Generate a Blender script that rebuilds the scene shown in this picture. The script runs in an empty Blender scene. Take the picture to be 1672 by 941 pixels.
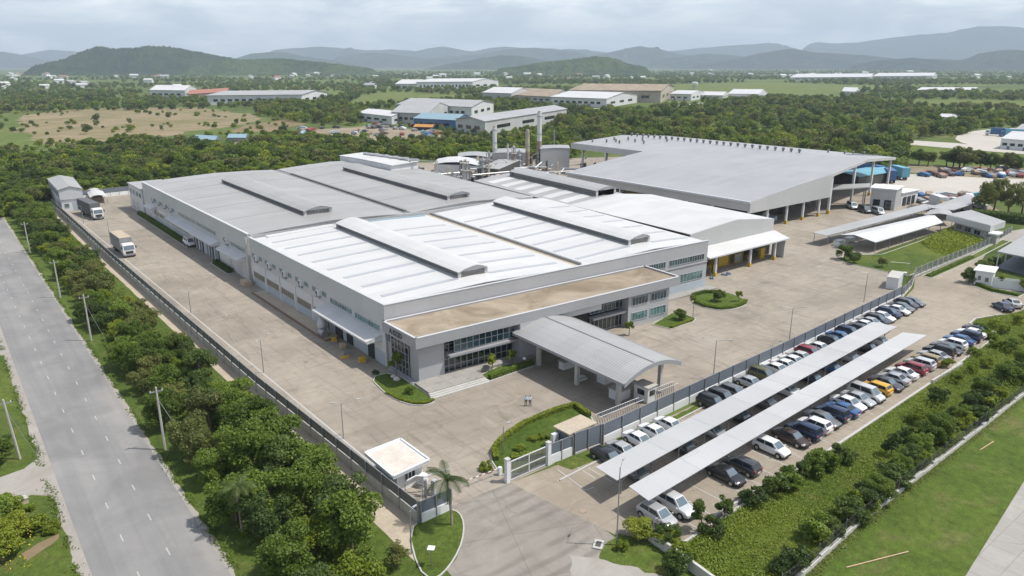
import bpy, bmesh, math, random
import numpy as np
from mathutils import Vector, Matrix
R = math.radians
random.seed(7)
rng = np.random.default_rng(7)
S = bpy.context.scene
COL = S.collection

# ------------------------------------------------------------------ camera frame (metres; +Y runs along the left fence, +X along the car park)
CF, CX, CY, H = 1200.0, 836.0, 470.5, 48.0
PITCH = math.atan((CY - 105) / CF)
YAW = math.atan((CX + 157) / math.hypot(CF, CY - 105))
FW = Vector((math.sin(YAW) * math.cos(PITCH), math.cos(YAW) * math.cos(PITCH), -math.sin(PITCH)))
RT = Vector((math.cos(YAW), -math.sin(YAW), 0))
UP = Vector((math.sin(YAW) * math.sin(PITCH), math.cos(YAW) * math.sin(PITCH), math.cos(PITCH)))

def ray(px, py):
    return FW + RT * ((px - CX) / CF) + UP * ((CY - py) / CF)

def bp(px, py, z=0.0):
    """ground point seen at a pixel of the 1672 px photograph (survey of the site plan)"""
    D = ray(px, py); t = (z - H) / D.z
    return Vector((t * D.x, t * D.y, z))

def pj(x, y, z):
    v = Vector((x, y, z - H)); d = v.dot(FW)
    return (CX + CF * v.dot(RT) / d, CY - CF * v.dot(UP) / d)

def hgt(px, py, top):
    p = bp(px, py); lo, hi = -5.0, 60.0
    for _ in range(40):
        m = (lo + hi) / 2
        if pj(p.x, p.y, m)[1] > top: lo = m
        else: hi = m
    return lo

# ------------------------------------------------------------------ things, parts
def wloc(o):
    v = Vector((0, 0, 0))
    while o is not None:
        v += o.location; o = o.parent
    return v

def tag(o, label=None, cat=None, group=None, kind=None):
    if label: o['label'] = label
    if cat: o['category'] = cat
    if group: o['group'] = group
    if kind: o['kind'] = kind
    return o

def thing(name, label, cat, loc=(0, 0, 0), rz=0.0, group=None):
    o = bpy.data.objects.new(name, None); COL.objects.link(o)
    o.empty_display_size = 0.3
    o.location = loc; o.rotation_euler = (0, 0, rz)
    return tag(o, label, cat, group)

class MB:
    """collects faces; build() links them as one mesh object"""
    def __init__(s): s.v = []; s.f = []; s.m = []
    def poly(s, pts, mi=0):
        b = len(s.v); s.v += [tuple(p) for p in pts]; s.f.append(tuple(range(b, b + len(pts)))); s.m.append(mi)
    def hexa(s, b, t, mi=0):
        """b, t: lower and upper corner loops (same count, counter-clockwise seen from above)"""
        n = len(b); k = len(s.v)
        s.v += [tuple(p) for p in b] + [tuple(p) for p in t]
        s.f.append(tuple(range(k + n - 1, k - 1, -1))); s.f.append(tuple(range(k + n, k + 2 * n)))
        for i in range(n):
            j = (i + 1) % n
            s.f.append((k + i, k + j, k + n + j, k + n + i))
        s.m += [mi] * (n + 2)
    def prism(s, plan, z0, z1, mi=0):
        a = sum(plan[i][0] * plan[(i + 1) % len(plan)][1] - plan[(i + 1) % len(plan)][0] * plan[i][1] for i in range(len(plan)))
        if a < 0: plan = plan[::-1]
        s.hexa([(p[0], p[1], z0) for p in plan], [(p[0], p[1], z1) for p in plan], mi)
    def box(s, c, d, rz=0.0, mi=0):
        x, y, z = d[0] / 2, d[1] / 2, d[2] / 2
        ca, sa = math.cos(rz), math.sin(rz)
        q = [(-x, -y), (x, -y), (x, y), (-x, y)]
        q = [(c[0] + a * ca - b * sa, c[1] + a * sa + b * ca) for a, b in q]
        s.hexa([(p[0], p[1], c[2] - z) for p in q], [(p[0], p[1], c[2] + z) for p in q], mi)
    def bar(s, p, q, w, h=None, mi=0):
        """square bar from p to q"""
        p, q = Vector(p), Vector(q); h = h or w
        d = (q - p).normalized()
        a = d.cross(Vector((0, 0, 1)))
        if a.length < 1e-4: a = Vector((1, 0, 0))
        a.normalize(); b = a.cross(d)
        o = [a * (i * w / 2) + b * (j * h / 2) for i, j in ((-1, -1), (1, -1), (1, 1), (-1, 1))]
        s.hexa([p + k for k in o], [q + k for k in o], mi)
    def tube(s, pts, rad, n=8, mi=0, cap=True):
        pts = [Vector(p) for p in pts]
        if not hasattr(rad, '__len__'): rad = [rad] * len(pts)
        k = len(s.v)
        for i, p in enumerate(pts):
            d = (pts[min(i + 1, len(pts) - 1)] - pts[max(i - 1, 0)]).normalized()
            a = d.cross(Vector((0.3, 0.2, 1)) if abs(d.z) < .95 else Vector((1, 0, 0))).normalized(); b = d.cross(a)
            for j in range(n):
                t = 2 * math.pi * j / n
                s.v.append(tuple(p + (a * math.cos(t) + b * math.sin(t)) * rad[i]))
        for i in range(len(pts) - 1):
            for j in range(n):
                j2 = (j + 1) % n
                s.f.append((k + i * n + j, k + i * n + j2, k + (i + 1) * n + j2, k + (i + 1) * n + j)); s.m.append(mi)
        if cap:
            s.f.append(tuple(k + j for j in range(n - 1, -1, -1))); s.m.append(mi)
            e = k + (len(pts) - 1) * n
            s.f.append(tuple(e + j for j in range(n))); s.m.append(mi)
    def loft(s, rings, mi=0, cap=True, closed=True):
        n = len(rings[0]); k = len(s.v)
        for r in rings: s.v += [tuple(p) for p in r]
        for i in range(len(rings) - 1):
            for j in range(n if closed else n - 1):
                j2 = (j + 1) % n
                s.f.append((k + i * n + j, k + i * n + j2, k + (i + 1) * n + j2, k + (i + 1) * n + j)); s.m.append(mi)
        if cap:
            s.f.append(tuple(k + j for j in range(n - 1, -1, -1))); s.m.append(mi)
            e = k + (len(rings) - 1) * n
            s.f.append(tuple(e + j for j in range(n))); s.m.append(mi)
    def build(s, name, mats, parent=None, smooth=False, local=False, fix=False):
        me = bpy.data.meshes.new(name)
        off = Vector((0, 0, 0))
        if parent is not None and not local: off = wloc(parent)
        me.from_pydata([(v[0] - off.x, v[1] - off.y, v[2] - off.z) for v in s.v], [], s.f)
        if not isinstance(mats, (list, tuple)): mats = [mats]
        for m in mats: me.materials.append(m)
        if len(mats) > 1: me.polygons.foreach_set('material_index', s.m)
        if fix:
            bm = bmesh.new(); bm.from_mesh(me); bmesh.ops.remove_doubles(bm, verts=bm.verts, dist=1e-4)
            bmesh.ops.recalc_face_normals(bm, faces=bm.faces); bm.to_mesh(me); bm.free()
        if smooth:
            me.polygons.foreach_set('use_smooth', [True] * len(me.polygons))
            me.set_sharp_from_angle(angle=R(smooth if smooth is not True else 40))
        me.update()
        o = bpy.data.objects.new(name, me); COL.objects.link(o)
        if parent is not None: o.parent = parent
        return o

def kids(o): return list(o.children)

def dup(root, loc, rz=0.0, label=None, group=None, scale=None, swap=None):
    """copy a thing, its parts and sub-parts (meshes shared); swap maps a material to another on the copy"""
    def cp(o, par):
        c = o.copy(); COL.objects.link(c)
        if par is not None:
            c.parent = par
        if swap and o.type == 'MESH':
            for i, sl in enumerate(c.material_slots):
                m0 = sl.material
                if m0 in swap:
                    sl.link = 'OBJECT'; sl.material = swap[m0]
        for ch in kids(o): cp(ch, c)
        return c
    r = cp(root, None)
    r.location = loc; r.rotation_euler = (0, 0, rz)
    if scale: r.scale = (scale, scale, scale) if not hasattr(scale, '__len__') else scale
    if label: r['label'] = label
    if group: r['group'] = group
    return r

# ------------------------------------------------------------------ materials
def mat(name, base, rough=0.7, metal=0.0, spec=0.5, var=0.12, scale=0.25, scale2=None, bump=0.0, var2=None, coat=0.0, trans=0.0, streak=None):
    """Principled material with two octaves of noise over its base colour"""
    m = bpy.data.materials.new(name); m.use_nodes = True
    nt = m.node_tree; N = nt.nodes; L = nt.links
    b = N['Principled BSDF']
    b.inputs['Roughness'].default_value = rough; b.inputs['Metallic'].default_value = metal
    b.inputs['Specular IOR Level'].default_value = spec; b.inputs['Coat Weight'].default_value = coat
    tc = N.new('ShaderNodeNewGeometry')
    n1 = N.new('ShaderNodeTexNoise'); n1.inputs['Scale'].default_value = scale; n1.inputs['Detail'].default_value = 6; n1.inputs['Roughness'].default_value = 0.65
    L.new(tc.outputs['Position'], n1.inputs['Vector'])
    if streak:
        mp = N.new('ShaderNodeMapping'); mp.inputs['Scale'].default_value = streak
        L.new(tc.outputs['Position'], mp.inputs['Vector']); L.new(mp.outputs[0], n1.inputs['Vector'])
    n2 = N.new('ShaderNodeTexNoise'); n2.inputs['Scale'].default_value = scale2 or scale * 9; n2.inputs['Detail'].default_value = 4
    L.new(tc.outputs['Position'], n2.inputs['Vector'])
    ad = N.new('ShaderNodeMath'); ad.operation = 'ADD'; L.new(n1.outputs['Fac'], ad.inputs[0]); L.new(n2.outputs['Fac'], ad.inputs[1])
    mr = N.new('ShaderNodeMapRange'); mr.inputs[1].default_value = 0.6; mr.inputs[2].default_value = 1.4; L.new(ad.outputs[0], mr.inputs[0])
    mx = N.new('ShaderNodeMix'); mx.data_type = 'RGBA'; L.new(mr.outputs[0], mx.inputs[0])
    if var2 is None:
        lo = [c * (1 - var) for c in base]; hi = [min(1, c * (1 + var)) for c in base]
    else: lo, hi = base, var2
    mx.inputs[6].default_value = (*lo, 1); mx.inputs[7].default_value = (*hi, 1)
    L.new(mx.outputs[2], b.inputs['Base Color'])
    if bump:
        bn = N.new('ShaderNodeBump'); bn.inputs['Strength'].default_value = bump; bn.inputs['Distance'].default_value = 0.1
        L.new(n2.outputs['Fac'], bn.inputs['Height']); L.new(bn.outputs[0], b.inputs['Normal'])
    return m

class NG:
    """tiny node helper for the richer materials"""
    def __init__(s, name):
        s.m = bpy.data.materials.new(name); s.m.use_nodes = True
        s.N = s.m.node_tree.nodes; s.L = s.m.node_tree.links; s.b = s.N['Principled BSDF']
        s.pos = s.N.new('ShaderNodeNewGeometry').outputs['Position']
    def map(s, sc=(1, 1, 1), rot=(0, 0, 0), loc=(0, 0, 0), vec=None):
        n = s.N.new('ShaderNodeMapping'); n.inputs['Scale'].default_value = sc; n.inputs['Rotation'].default_value = rot; n.inputs['Location'].default_value = loc
        s.L.new(vec or s.pos, n.inputs['Vector']); return n.outputs[0]
    def noise(s, scale, detail=5, rough=0.6, vec=None, dist=0.0):
        n = s.N.new('ShaderNodeTexNoise'); n.inputs['Scale'].default_value = scale; n.inputs['Detail'].default_value = detail
        n.inputs['Roughness'].default_value = rough; n.inputs['Distortion'].default_value = dist
        s.L.new(vec or s.pos, n.inputs['Vector']); return n.outputs['Fac']
    def voro(s, scale, feature='DISTANCE_TO_EDGE', vec=None, out='Distance'):
        n = s.N.new('ShaderNodeTexVoronoi'); n.feature = feature; n.inputs['Scale'].default_value = scale
        s.L.new(vec or s.pos, n.inputs['Vector']); return n.outputs[out]
    def wave(s, scale, vec=None, dist=0.0, dscale=1.0, dirn='X', kind='BANDS'):
        n = s.N.new('ShaderNodeTexWave'); n.wave_type = kind
        if kind == 'BANDS': n.bands_direction = dirn
        n.inputs['Scale'].default_value = scale; n.inputs['Distortion'].default_value = dist; n.inputs['Detail Scale'].default_value = dscale
        s.L.new(vec or s.pos, n.inputs['Vector']); return n.outputs['Fac']
    def ramp(s, fac, stops):
        n = s.N.new('ShaderNodeValToRGB'); e = n.color_ramp.elements
        while len(e) < len(stops): e.new(0.5)
        for i, (p, c) in enumerate(stops):
            e[i].position = p; e[i].color = (*c, 1) if hasattr(c, '__len__') else (c, c, c, 1)
        s.L.new(fac, n.inputs[0]); return n.outputs[0]
    def math(s, op, a, b=0.0, c=None):
        n = s.N.new('ShaderNodeMath'); n.operation = op; n.use_clamp = False
        for i, q in enumerate((a, b) if c is None else (a, b, c)):
            if isinstance(q, (int, float)): n.inputs[i].default_value = q
            else: s.L.new(q, n.inputs[i])
        return n.outputs[0]
    def mix(s, fac, a, b, mode='MIX'):
        n = s.N.new('ShaderNodeMix'); n.data_type = 'RGBA'; n.blend_type = mode
        for i, q in ((0, fac), (6, a), (7, b)):
            if isinstance(q, (int, float)): n.inputs[i].default_value = q
            elif isinstance(q, tuple): n.inputs[i].default_value = (*q, 1)
            else: s.L.new(q, n.inputs[i])
        return n.outputs[2]
    def bump(s, h, st=0.3, dist=0.05):
        n = s.N.new('ShaderNodeBump'); n.inputs['Strength'].default_value = st; n.inputs['Distance'].default_value = dist
        s.L.new(h, n.inputs['Height']); s.L.new(n.outputs[0], s.b.inputs['Normal'])
    def done(s, col, rough=0.8, spec=0.4, metal=0.0):
        if isinstance(col, tuple): s.b.inputs['Base Color'].default_value = (*col, 1)
        else: s.L.new(col, s.b.inputs['Base Color'])
        if isinstance(rough, (int, float)): s.b.inputs['Roughness'].default_value = rough
        else: s.L.new(rough, s.b.inputs['Roughness'])
        s.b.inputs['Specular IOR Level'].default_value = spec; s.b.inputs['Metallic'].default_value = metal
        return s.m

M = {}
HAZE = 1.0e-4
def yard_material(name, c_lo, c_hi, joint=7.0, rot=0.0, tyre=0.35, rings=None):
    g = NG(name)
    big = g.noise(0.045, 6, 0.62, dist=0.6); mid = g.noise(0.5, 5, 0.6)
    st = g.noise(0.35, 5, 0.7, vec=g.map((1.6, 0.25, 1), rot=(0, 0, 0.5)), dist=1.2)
    st2 = g.noise(0.3, 5, 0.7, vec=g.map((0.22, 1.5, 1), rot=(0, 0, -0.35)), dist=1.5)
    c = g.mix(g.ramp(big, [(0.3, 0.0), (0.7, 1.0)]), c_lo, c_hi)
    dark = tuple(x * 0.5 for x in c_lo)
    c = g.mix(g.math('MULTIPLY', g.ramp(st, [(0.52, 0.0), (0.72, 1.0)]), tyre), c, dark)
    c = g.mix(g.math('MULTIPLY', g.ramp(st2, [(0.55, 0.0), (0.75, 1.0)]), tyre), c, dark)
    c = g.mix(g.math('MULTIPLY', g.ramp(mid, [(0.3, 1.0), (0.6, 0.0)]), 0.22), c, tuple(x * .6 for x in c_lo))
    oil = g.noise(.9, 3, .5, dist=.4); oz = g.noise(.05, 3, .5)
    c = g.mix(g.math('MULTIPLY', g.math('MULTIPLY', g.ramp(oil, [(.66, 0.0), (.74, 1.0)]), g.ramp(oz, [(.45, 0.0), (.6, 1.0)])), .45), c, tuple(x * .35 for x in c_lo))
    lt = g.noise(.16, 6, .7, vec=g.map((1, 1, 1), loc=(31, 7, 0)), dist=1.2)
    c = g.mix(g.math('MULTIPLY', g.ramp(lt, [(.55, 0.0), (.72, 1.0)]), .35), c, tuple(min(1, x * 1.3) for x in c_hi))
    # slab joints and cracks
    br = g.N.new('ShaderNodeTexBrick'); br.offset = 0.0; br.inputs['Scale'].default_value = 1.0
    br.inputs['Mortar Size'].default_value = 0.06; br.inputs['Brick Width'].default_value = joint; br.inputs['Row Height'].default_value = joint * .8
    g.L.new(g.map((1, 1, 1), rot=(0, 0, rot)), br.inputs['Vector'])
    br.inputs['Color1'].default_value = (1, 1, 1, 1); br.inputs['Color2'].default_value = (0.80, 0.80, 0.81, 1); br.inputs['Mortar'].default_value = (0.50, 0.48, 0.46, 1)
    c = g.mix(0.42, c, br.outputs['Color'], 'MULTIPLY')
    wob = g.N.new('ShaderNodeMix'); wob.data_type = 'VECTOR'
    nz = g.N.new('ShaderNodeTexNoise'); nz.inputs['Scale'].default_value = 0.25; g.L.new(g.pos, nz.inputs['Vector'])
    ad = g.N.new('ShaderNodeVectorMath'); ad.operation = 'MULTIPLY_ADD'; g.L.new(nz.outputs['Color'], ad.inputs[0]); ad.inputs[1].default_value = (5, 5, 5); g.L.new(g.pos, ad.inputs[2])
    ck = g.voro(0.07, vec=ad.outputs[0])
    c = g.mix(g.math('MULTIPLY', g.ramp(ck, [(0.0, 1.0), (0.006, 0.0)]), 0.28), c, tuple(x * .4 for x in c_lo))
    if rings:
        rw = g.wave(.16, vec=g.map((1, 1, 0), loc=(-rings[0], -rings[1], 0)), dist=3.0, dscale=.25, kind='RINGS'); rw2 = g.noise(.12, 4, .6)
        c = g.mix(g.math('MULTIPLY', g.math('MULTIPLY', g.ramp(rw, [(.45, 0.0), (.95, 1.0)]), g.ramp(rw2, [(.4, 0.0), (.6, 1.0)])), .42), c, tuple(x * .5 for x in c_lo))
    g.bump(mid, 0.2, 0.02)
    return g.done(c, 0.85, 0.3)

def grass_material(name, c1, c2, c3, sc=0.35, dry=0.25):
    g = NG(name)
    a = g.noise(sc * .10, 6, 0.7, dist=0.8); b = g.noise(sc * .55, 5, 0.72, dist=.6); e = g.noise(sc * 3.2, 4, 0.75); d = g.noise(sc * 22, 3, 0.7)
    c = g.mix(g.ramp(a, [(0.38, 0.0), (0.62, 1.0)]), c1, c2)
    c = g.mix(g.math('MULTIPLY', g.ramp(b, [(0.30, 1.0), (0.48, 0.0)]), .55), c, tuple(x * .55 for x in c1))
    c = g.mix(g.math('MULTIPLY', g.ramp(b, [(0.54, 0.0), (0.70, 1.0)]), dry * 2.2), c, c3)
    c = g.mix(.7, c, g.ramp(e, [(0.3, 0.55), (0.7, 1.35)]), 'MULTIPLY')
    c = g.mix(0.6, c, g.ramp(d, [(0.25, 0.5), (0.75, 1.3)]), 'MULTIPLY')
    g.bump(g.math('ADD', d, g.math('MULTIPLY', e, 1.5)), 0.8, 0.25)
    return g.done(c, 0.9, 0.2)

def roof_material(name, base, dirt=0.3, seam=1.1, axis=0, rough=0.45, metal=0.0, seamdark=0.85):
    g = NG(name)
    a = g.noise(0.05, 5, 0.6); s = g.noise(0.5, 4, 0.7, vec=g.map((0.15, 2.2, 1) if axis == 0 else (2.2, 0.15, 1)))
    w = g.wave(seam, dirn='Y' if axis == 0 else 'X')
    c = g.mix(g.ramp(a, [(0.35, 0.0), (0.7, 1.0)]), tuple(x * (1 - dirt * .5) for x in base), base)
    c = g.mix(g.math('MULTIPLY', g.ramp(s, [(0.5, 0.0), (0.8, 1.0)]), dirt), c, tuple(x * .7 for x in base))
    c = g.mix(1.0, c, g.ramp(w, [(0.0, seamdark), (0.12, 1.0)]), 'MULTIPLY')
    pb = g.N.new('ShaderNodeTexBrick'); pb.offset = .37; pb.inputs['Scale'].default_value = 1.0; pb.inputs['Mortar Size'].default_value = .03
    pb.inputs['Brick Width'].default_value = 11.0; pb.inputs['Row Height'].default_value = 3.2
    pb.inputs['Color1'].default_value = (1, 1, 1, 1); pb.inputs['Color2'].default_value = (.88, .88, .885, 1); pb.inputs['Mortar'].default_value = (.80, .79, .77, 1)
    g.L.new(g.map((1, 1, 1), rot=(0, 0, 0 if axis == 0 else 1.5708)), pb.inputs['Vector'])
    c = g.mix(.75, c, pb.outputs['Color'], 'MULTIPLY')
    g.bump(w, 0.25, 0.04)
    return g.done(c, rough, 0.5, metal)

def clad_material(name, base, pitch=2.2, dirt=0.25, horizontal=False, rough=0.5):
    """ribbed sheet or panel wall: fine ribs and rain streaks"""
    g = NG(name)
    pos = g.N.new('ShaderNodeSeparateXYZ'); g.L.new(g.pos, pos.inputs[0])
    u = g.math('ADD', pos.outputs[0], pos.outputs[1]) if not horizontal else pos.outputs[2]
    cmb = g.N.new('ShaderNodeCombineXYZ'); g.L.new(u, cmb.inputs[0])
    w = g.wave(pitch, vec=cmb.outputs[0], dirn='X')
    s = g.noise(1.0, 4, 0.7, vec=g.map((1.2, 1.2, 0.12))); a = g.noise(0.08, 4)
    pl = g.N.new('ShaderNodeTexVoronoi'); pl.voronoi_dimensions = '1D'; pl.feature = 'F1'; pl.inputs['Scale'].default_value = 0.16
    g.L.new(u, pl.inputs['W'])
    c = g.mix(g.ramp(a, [(0.3, 0.0), (0.7, 1.0)]), tuple(x * .9 for x in base), base)
    sp_ = g.N.new('ShaderNodeSeparateColor'); g.L.new(pl.outputs['Color'], sp_.inputs[0])
    c = g.mix(1.0, c, g.ramp(sp_.outputs[0], [(0.0, .91), (1.0, 1.0)]), 'MULTIPLY')
    c = g.mix(g.math('MULTIPLY', g.ramp(s, [(0.5, 0.0), (0.8, 1.0)]), dirt), c, tuple(x * .6 for x in base))
    c = g.mix(1.0, c, g.ramp(w, [(0.0, 0.9), (0.15, 1.0)]), 'MULTIPLY')
    g.bump(w, 0.2, 0.03)
    return g.done(c, rough, 0.4)

def leaf_material(name, stops, trans=0.38):
    g = NG(name)
    oi = g.N.new('ShaderNodeObjectInfo')
    n = g.noise(0.6, 3); n2 = g.noise(5.0, 2)
    f = g.math('ADD', g.math('MULTIPLY', oi.outputs['Random'], 0.55), g.math('ADD', g.math('MULTIPLY', n, 0.5), g.math('MULTIPLY', n2, 0.35)))
    c = g.ramp(g.math('MULTIPLY', f, 0.72), stops)
    g.done(c, 0.55, 0.35)
    tr = g.N.new('ShaderNodeBsdfTranslucent'); g.L.new(c, tr.inputs['Color'])
    ms = g.N.new('ShaderNodeMixShader'); ms.inputs[0].default_value = trans
    g.L.new(g.b.outputs[0], ms.inputs[1]); g.L.new(tr.outputs[0], ms.inputs[2])
    g.L.new(ms.outputs[0], g.N['Material Output'].inputs['Surface'])
    return g.m

def glass_material(name, c1, c2, sc=0.6, rough=0.06):
    g = NG(name)
    v = g.voro(sc, 'F1', out='Color'); n = g.noise(0.4, 3)
    sp = g.N.new('ShaderNodeSeparateColor'); g.L.new(v, sp.inputs[0])
    c = g.mix(sp.outputs[0], c1, c2)
    return g.done(c, rough, 0.8)

M['yard'] = yard_material('yard concrete', (.242, .209, .168), (.372, .33, .272), 7.0, tyre=.5)
M['parking'] = yard_material('car park concrete', (.245, .208, .160), (.355, .31, .248), 6.0, tyre=.2)
M['drive'] = yard_material('driveway concrete', (.212, .192, .167), (.305, .28, .246), 9.0, rot=.4, tyre=.3, rings=(31.0, 50.0))
M['slab'] = yard_material('pale slab concrete', (.29, .275, .25), (.37, .355, .33), 3.2, tyre=.15)
M['walk'] = mat('walkway concrete', (.40, .34, .26), .9, var=.2, scale=.3)
M['far_concrete'] = mat('far concrete', (.42, .39, .35), .9, var=.12, scale=.05)
M['kerb'] = mat('kerb concrete', (.42, .41, .385), .85, var=.15, scale=.8)
M['white_paint'] = mat('road paint', (.40, .40, .385), .7, var=.12, scale=1.5)
M['white_wall'] = mat('white painted masonry', (.66, .67, .67), .75, var=.08, scale=.5, bump=.1)
M['wall_base'] = mat('weathered rendered wall', (.47, .46, .43), .85, var=.25, scale=.7, streak=(1, 1, .25))
M['fence_panel'] = clad_material('blue grey sheet fence', (.155, .18, .215), 3.0, .2)
M['fence_dark'] = clad_material('dark grey sheet fence', (.115, .135, .15), 3.0, .2)
M['galv'] = mat('galvanised steel', (.30, .31, .32), .45, metal=.5, var=.15, scale=2)
M['post_white'] = mat('white steel', (.62, .63, .63), .5, var=.08, scale=2)
M['pole_concrete'] = mat('concrete pole', (.42, .40, .37), .9, var=.15, scale=1.5)
M['roof_white'] = roof_material('white metal roof', (.58, .58, .575), .16, .9, 0, seamdark=.95)
M['roof_grey'] = roof_material('grey weathered metal roof', (.36, .357, .345), .28, .9, 0, seamdark=.95)
M['roof_grey2'] = roof_material('pale grey metal roof', (.37, .372, .37), .25, .9, 0, seamdark=.93)
M['roof_y'] = roof_material('grey seamed porch roof', (.385, .385, .383), .2, .62, 0, seamdark=.62)
M['roof_shed'] = roof_material('big shed roof', (.36, .365, .37), .22, .7, 0, seamdark=.93)
M['carport'] = roof_material('carport sheet', (.48, .482, .485), .2, 1.3, 1, seamdark=.84)
M['roof_blue'] = roof_material('blue metal roof', (.22, .34, .40), .2, .6, 0)
M['roof_red'] = mat('red tile roof', (.30, .13, .09), .8, var=.25, scale=.5)
M['strip'] = mat('translucent roof strip', (.36, .375, .405), .35, var=.12, scale=.5)
M['clad'] = clad_material('grey sheet cladding', (.54, .545, .545), 2.0)
M['clad_lilac'] = clad_material('front grey cladding', (.42, .423, .435), 1.2, .12)
M['clad_light'] = clad_material('pale sheet cladding', (.50, .505, .50), 1.6, .15)
M['clad_white'] = clad_material('white sheet cladding', (.66, .67, .68), 1.6, .15)
M['clad_dark'] = clad_material('dark louvre cladding', (.20, .20, .195), 3.0, .3, True)
M['plaster'] = mat('grey lower wall', (.58, .575, .56), .8, var=.12, scale=.3, streak=(1, 1, .25))
M['dado'] = mat('pale blue dado', (.38, .43, .47), .7, var=.12, scale=.5)
M['fascia'] = mat('aluminium fascia', (.30, .303, .315), .45, var=.06, scale=.2)
M['fascia_edge'] = mat('bright roof edge', (.50, .51, .53), .5, var=.06, scale=.5)
g = NG('dusty flat roof')
_c = g.mix(g.ramp(g.noise(.12, 6, .65, dist=1.0), [(.35, 0.0), (.68, 1.0)]), (.20, .158, .112), (.38, .32, .245))
_c = g.mix(g.math('MULTIPLY', g.ramp(g.noise(.5, 5, .7, vec=g.map((1, .4, 1), rot=(0, 0, .8)), dist=1.5), [(.5, 0.0), (.75, 1.0)]), .5), _c, (.25, .22, .18))
M['flat_roof'] = g.done(_c, .9, .2)
M['soffit'] = mat('dark soffit', (.16, .16, .165), .7, var=.1)
M['glass'] = glass_material('teal office glass', (.012, .03, .04), (.05, .10, .12), .5)
M['glass_dark'] = glass_material('dark glass', (.008, .012, .014), (.03, .04, .045), .6)
M['glass_green'] = glass_material('green window glass', (.03, .09, .09), (.14, .25, .25), .8)
M['louvre'] = clad_material('yellowed louvre glass', (.20, .19, .15), 6.0, .4)
M['mullion'] = mat('grey mullion', (.34, .36, .38), .5, var=.05)
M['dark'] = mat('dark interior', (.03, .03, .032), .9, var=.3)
M['dark_metal'] = mat('dark machinery', (.07, .068, .065), .6, var=.5, scale=.5, scale2=3)
M['rust'] = mat('rusty pipework', (.27, .21, .16), .8, var=.5, scale=.4, scale2=3)
M['tan_metal'] = mat('tan pipework', (.40, .35, .28), .7, var=.4, scale=.4, scale2=2)
M['silver'] = mat('silver lagging', (.46, .47, .48), .45, metal=.3, var=.15, scale=.4)
M['yellow'] = mat('safety yellow', (.50, .33, .03), .55, var=.15, scale=1)
M['blue'] = mat('blue tarpaulin', (.05, .13, .28), .6, var=.25, scale=.5)
M['cyan'] = mat('pale blue sheet', (.12, .33, .42), .5, var=.2, scale=.2)
M['orange'] = mat('orange roof', (.42, .19, .04), .7, var=.15)
M['red'] = mat('red paint', (.24, .06, .05), .5, var=.2)
M['brick_brown'] = mat('brown ramp edge', (.19, .125, .095), .9, var=.25, scale=.6)
M['rock'] = mat('garden rock', (.48, .45, .42), .9, var=.2, scale=2)
M['tarp'] = mat('dark grey tarpaulin', (.10, .105, .11), .7, var=.2, scale=.6)
M['tan_tarp'] = mat('tan truck body', (.42, .34, .25), .7, var=.15, scale=.6)
M['truck_white'] = mat('truck white paint', (.68, .68, .66), .35, var=.05, scale=1, coat=.3)
M['rubber'] = mat('tyre rubber', (.02, .02, .02), .85, var=.2, scale=5)
M['rim'] = mat('alloy rim', (.45, .45, .46), .35, metal=.6, var=.1, scale=5)
M['lamp_clear'] = mat('headlamp lens', (.55, .57, .60), .12, var=.05, spec=.8)
M['lamp_red'] = mat('tail lamp lens', (.35, .02, .02), .15, var=.05, spec=.8)
M['car_glass'] = mat('tinted car glass', (.025, .032, .038), .06, var=.2, spec=.8)
M['windscreen'] = mat('windscreen glass', (.10, .14, .17), .06, var=.2, spec=.9)
M['black_trim'] = mat('black trim', (.02, .02, .022), .6, var=.2)
M['wood'] = mat('weathered plank', (.48, .34, .22), .85, var=.2, scale=2)
M['bark'] = mat('bark', (.17, .13, .10), .95, var=.3, scale=1.5, bump=.4)
M['palm_bark'] = mat('palm trunk', (.30, .25, .20), .95, var=.25, scale=2, streak=(1, 1, 6), bump=.4)
M['shirt_white'] = mat('white shirt', (.72, .74, .78), .9, var=.05)
M['shirt_blue'] = mat('pale blue shirt', (.50, .62, .80), .9, var=.05)
M['trousers'] = mat('dark trousers', (.025, .03, .05), .9, var=.1)
M['skin'] = mat('skin', (.33, .19, .12), .6, var=.05)
M['hair'] = mat('black hair', (.01, .009, .008), .6, var=.1)
M['shoe'] = mat('black shoe', (.015, .015, .015), .5, var=.1)
M['letters'] = mat('navy letters', (.03, .04, .07), .5, var=.05)

M['grass'] = grass_material('verge grass', (.07, .115, .018), (.12, .165, .028), (.20, .17, .065))
M['lawn'] = grass_material('mown lawn', (.075, .125, .016), (.11, .16, .026), (.15, .155, .04), .5, .12)
M['lawn_right'] = grass_material('lower lawn', (.082, .13, .018), (.12, .165, .028), (.19, .165, .07), .25, .34)
M['bank'] = grass_material('overgrown bank', (.07, .115, .018), (.13, .17, .024), (.18, .155, .055), .4, .35)
g = NG('countryside ground')
a_ = g.noise(.0022, 6, .6, dist=.6); b_ = g.noise(.012, 6, .65, dist=.8); d_ = g.noise(.12, 5, .7)
_c = g.mix(g.ramp(a_, [(.38, 0.0), (.6, 1.0)]), (.070, .10, .026), (.125, .165, .045))
_c = g.mix(g.math('MULTIPLY', g.ramp(b_, [(.54, 0.0), (.68, 1.0)]), .55), _c, (.20, .175, .085))
_c = g.mix(g.math('MULTIPLY', g.ramp(b_, [(.30, 1.0), (.46, 0.0)]), .7), _c, (.05, .08, .022))
_c = g.mix(.7, _c, g.ramp(d_, [(.3, .55), (.7, 1.3)]), 'MULTIPLY')
g.bump(d_, .6, .4)
M['country'] = g.done(_c, .95, .1)
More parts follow.
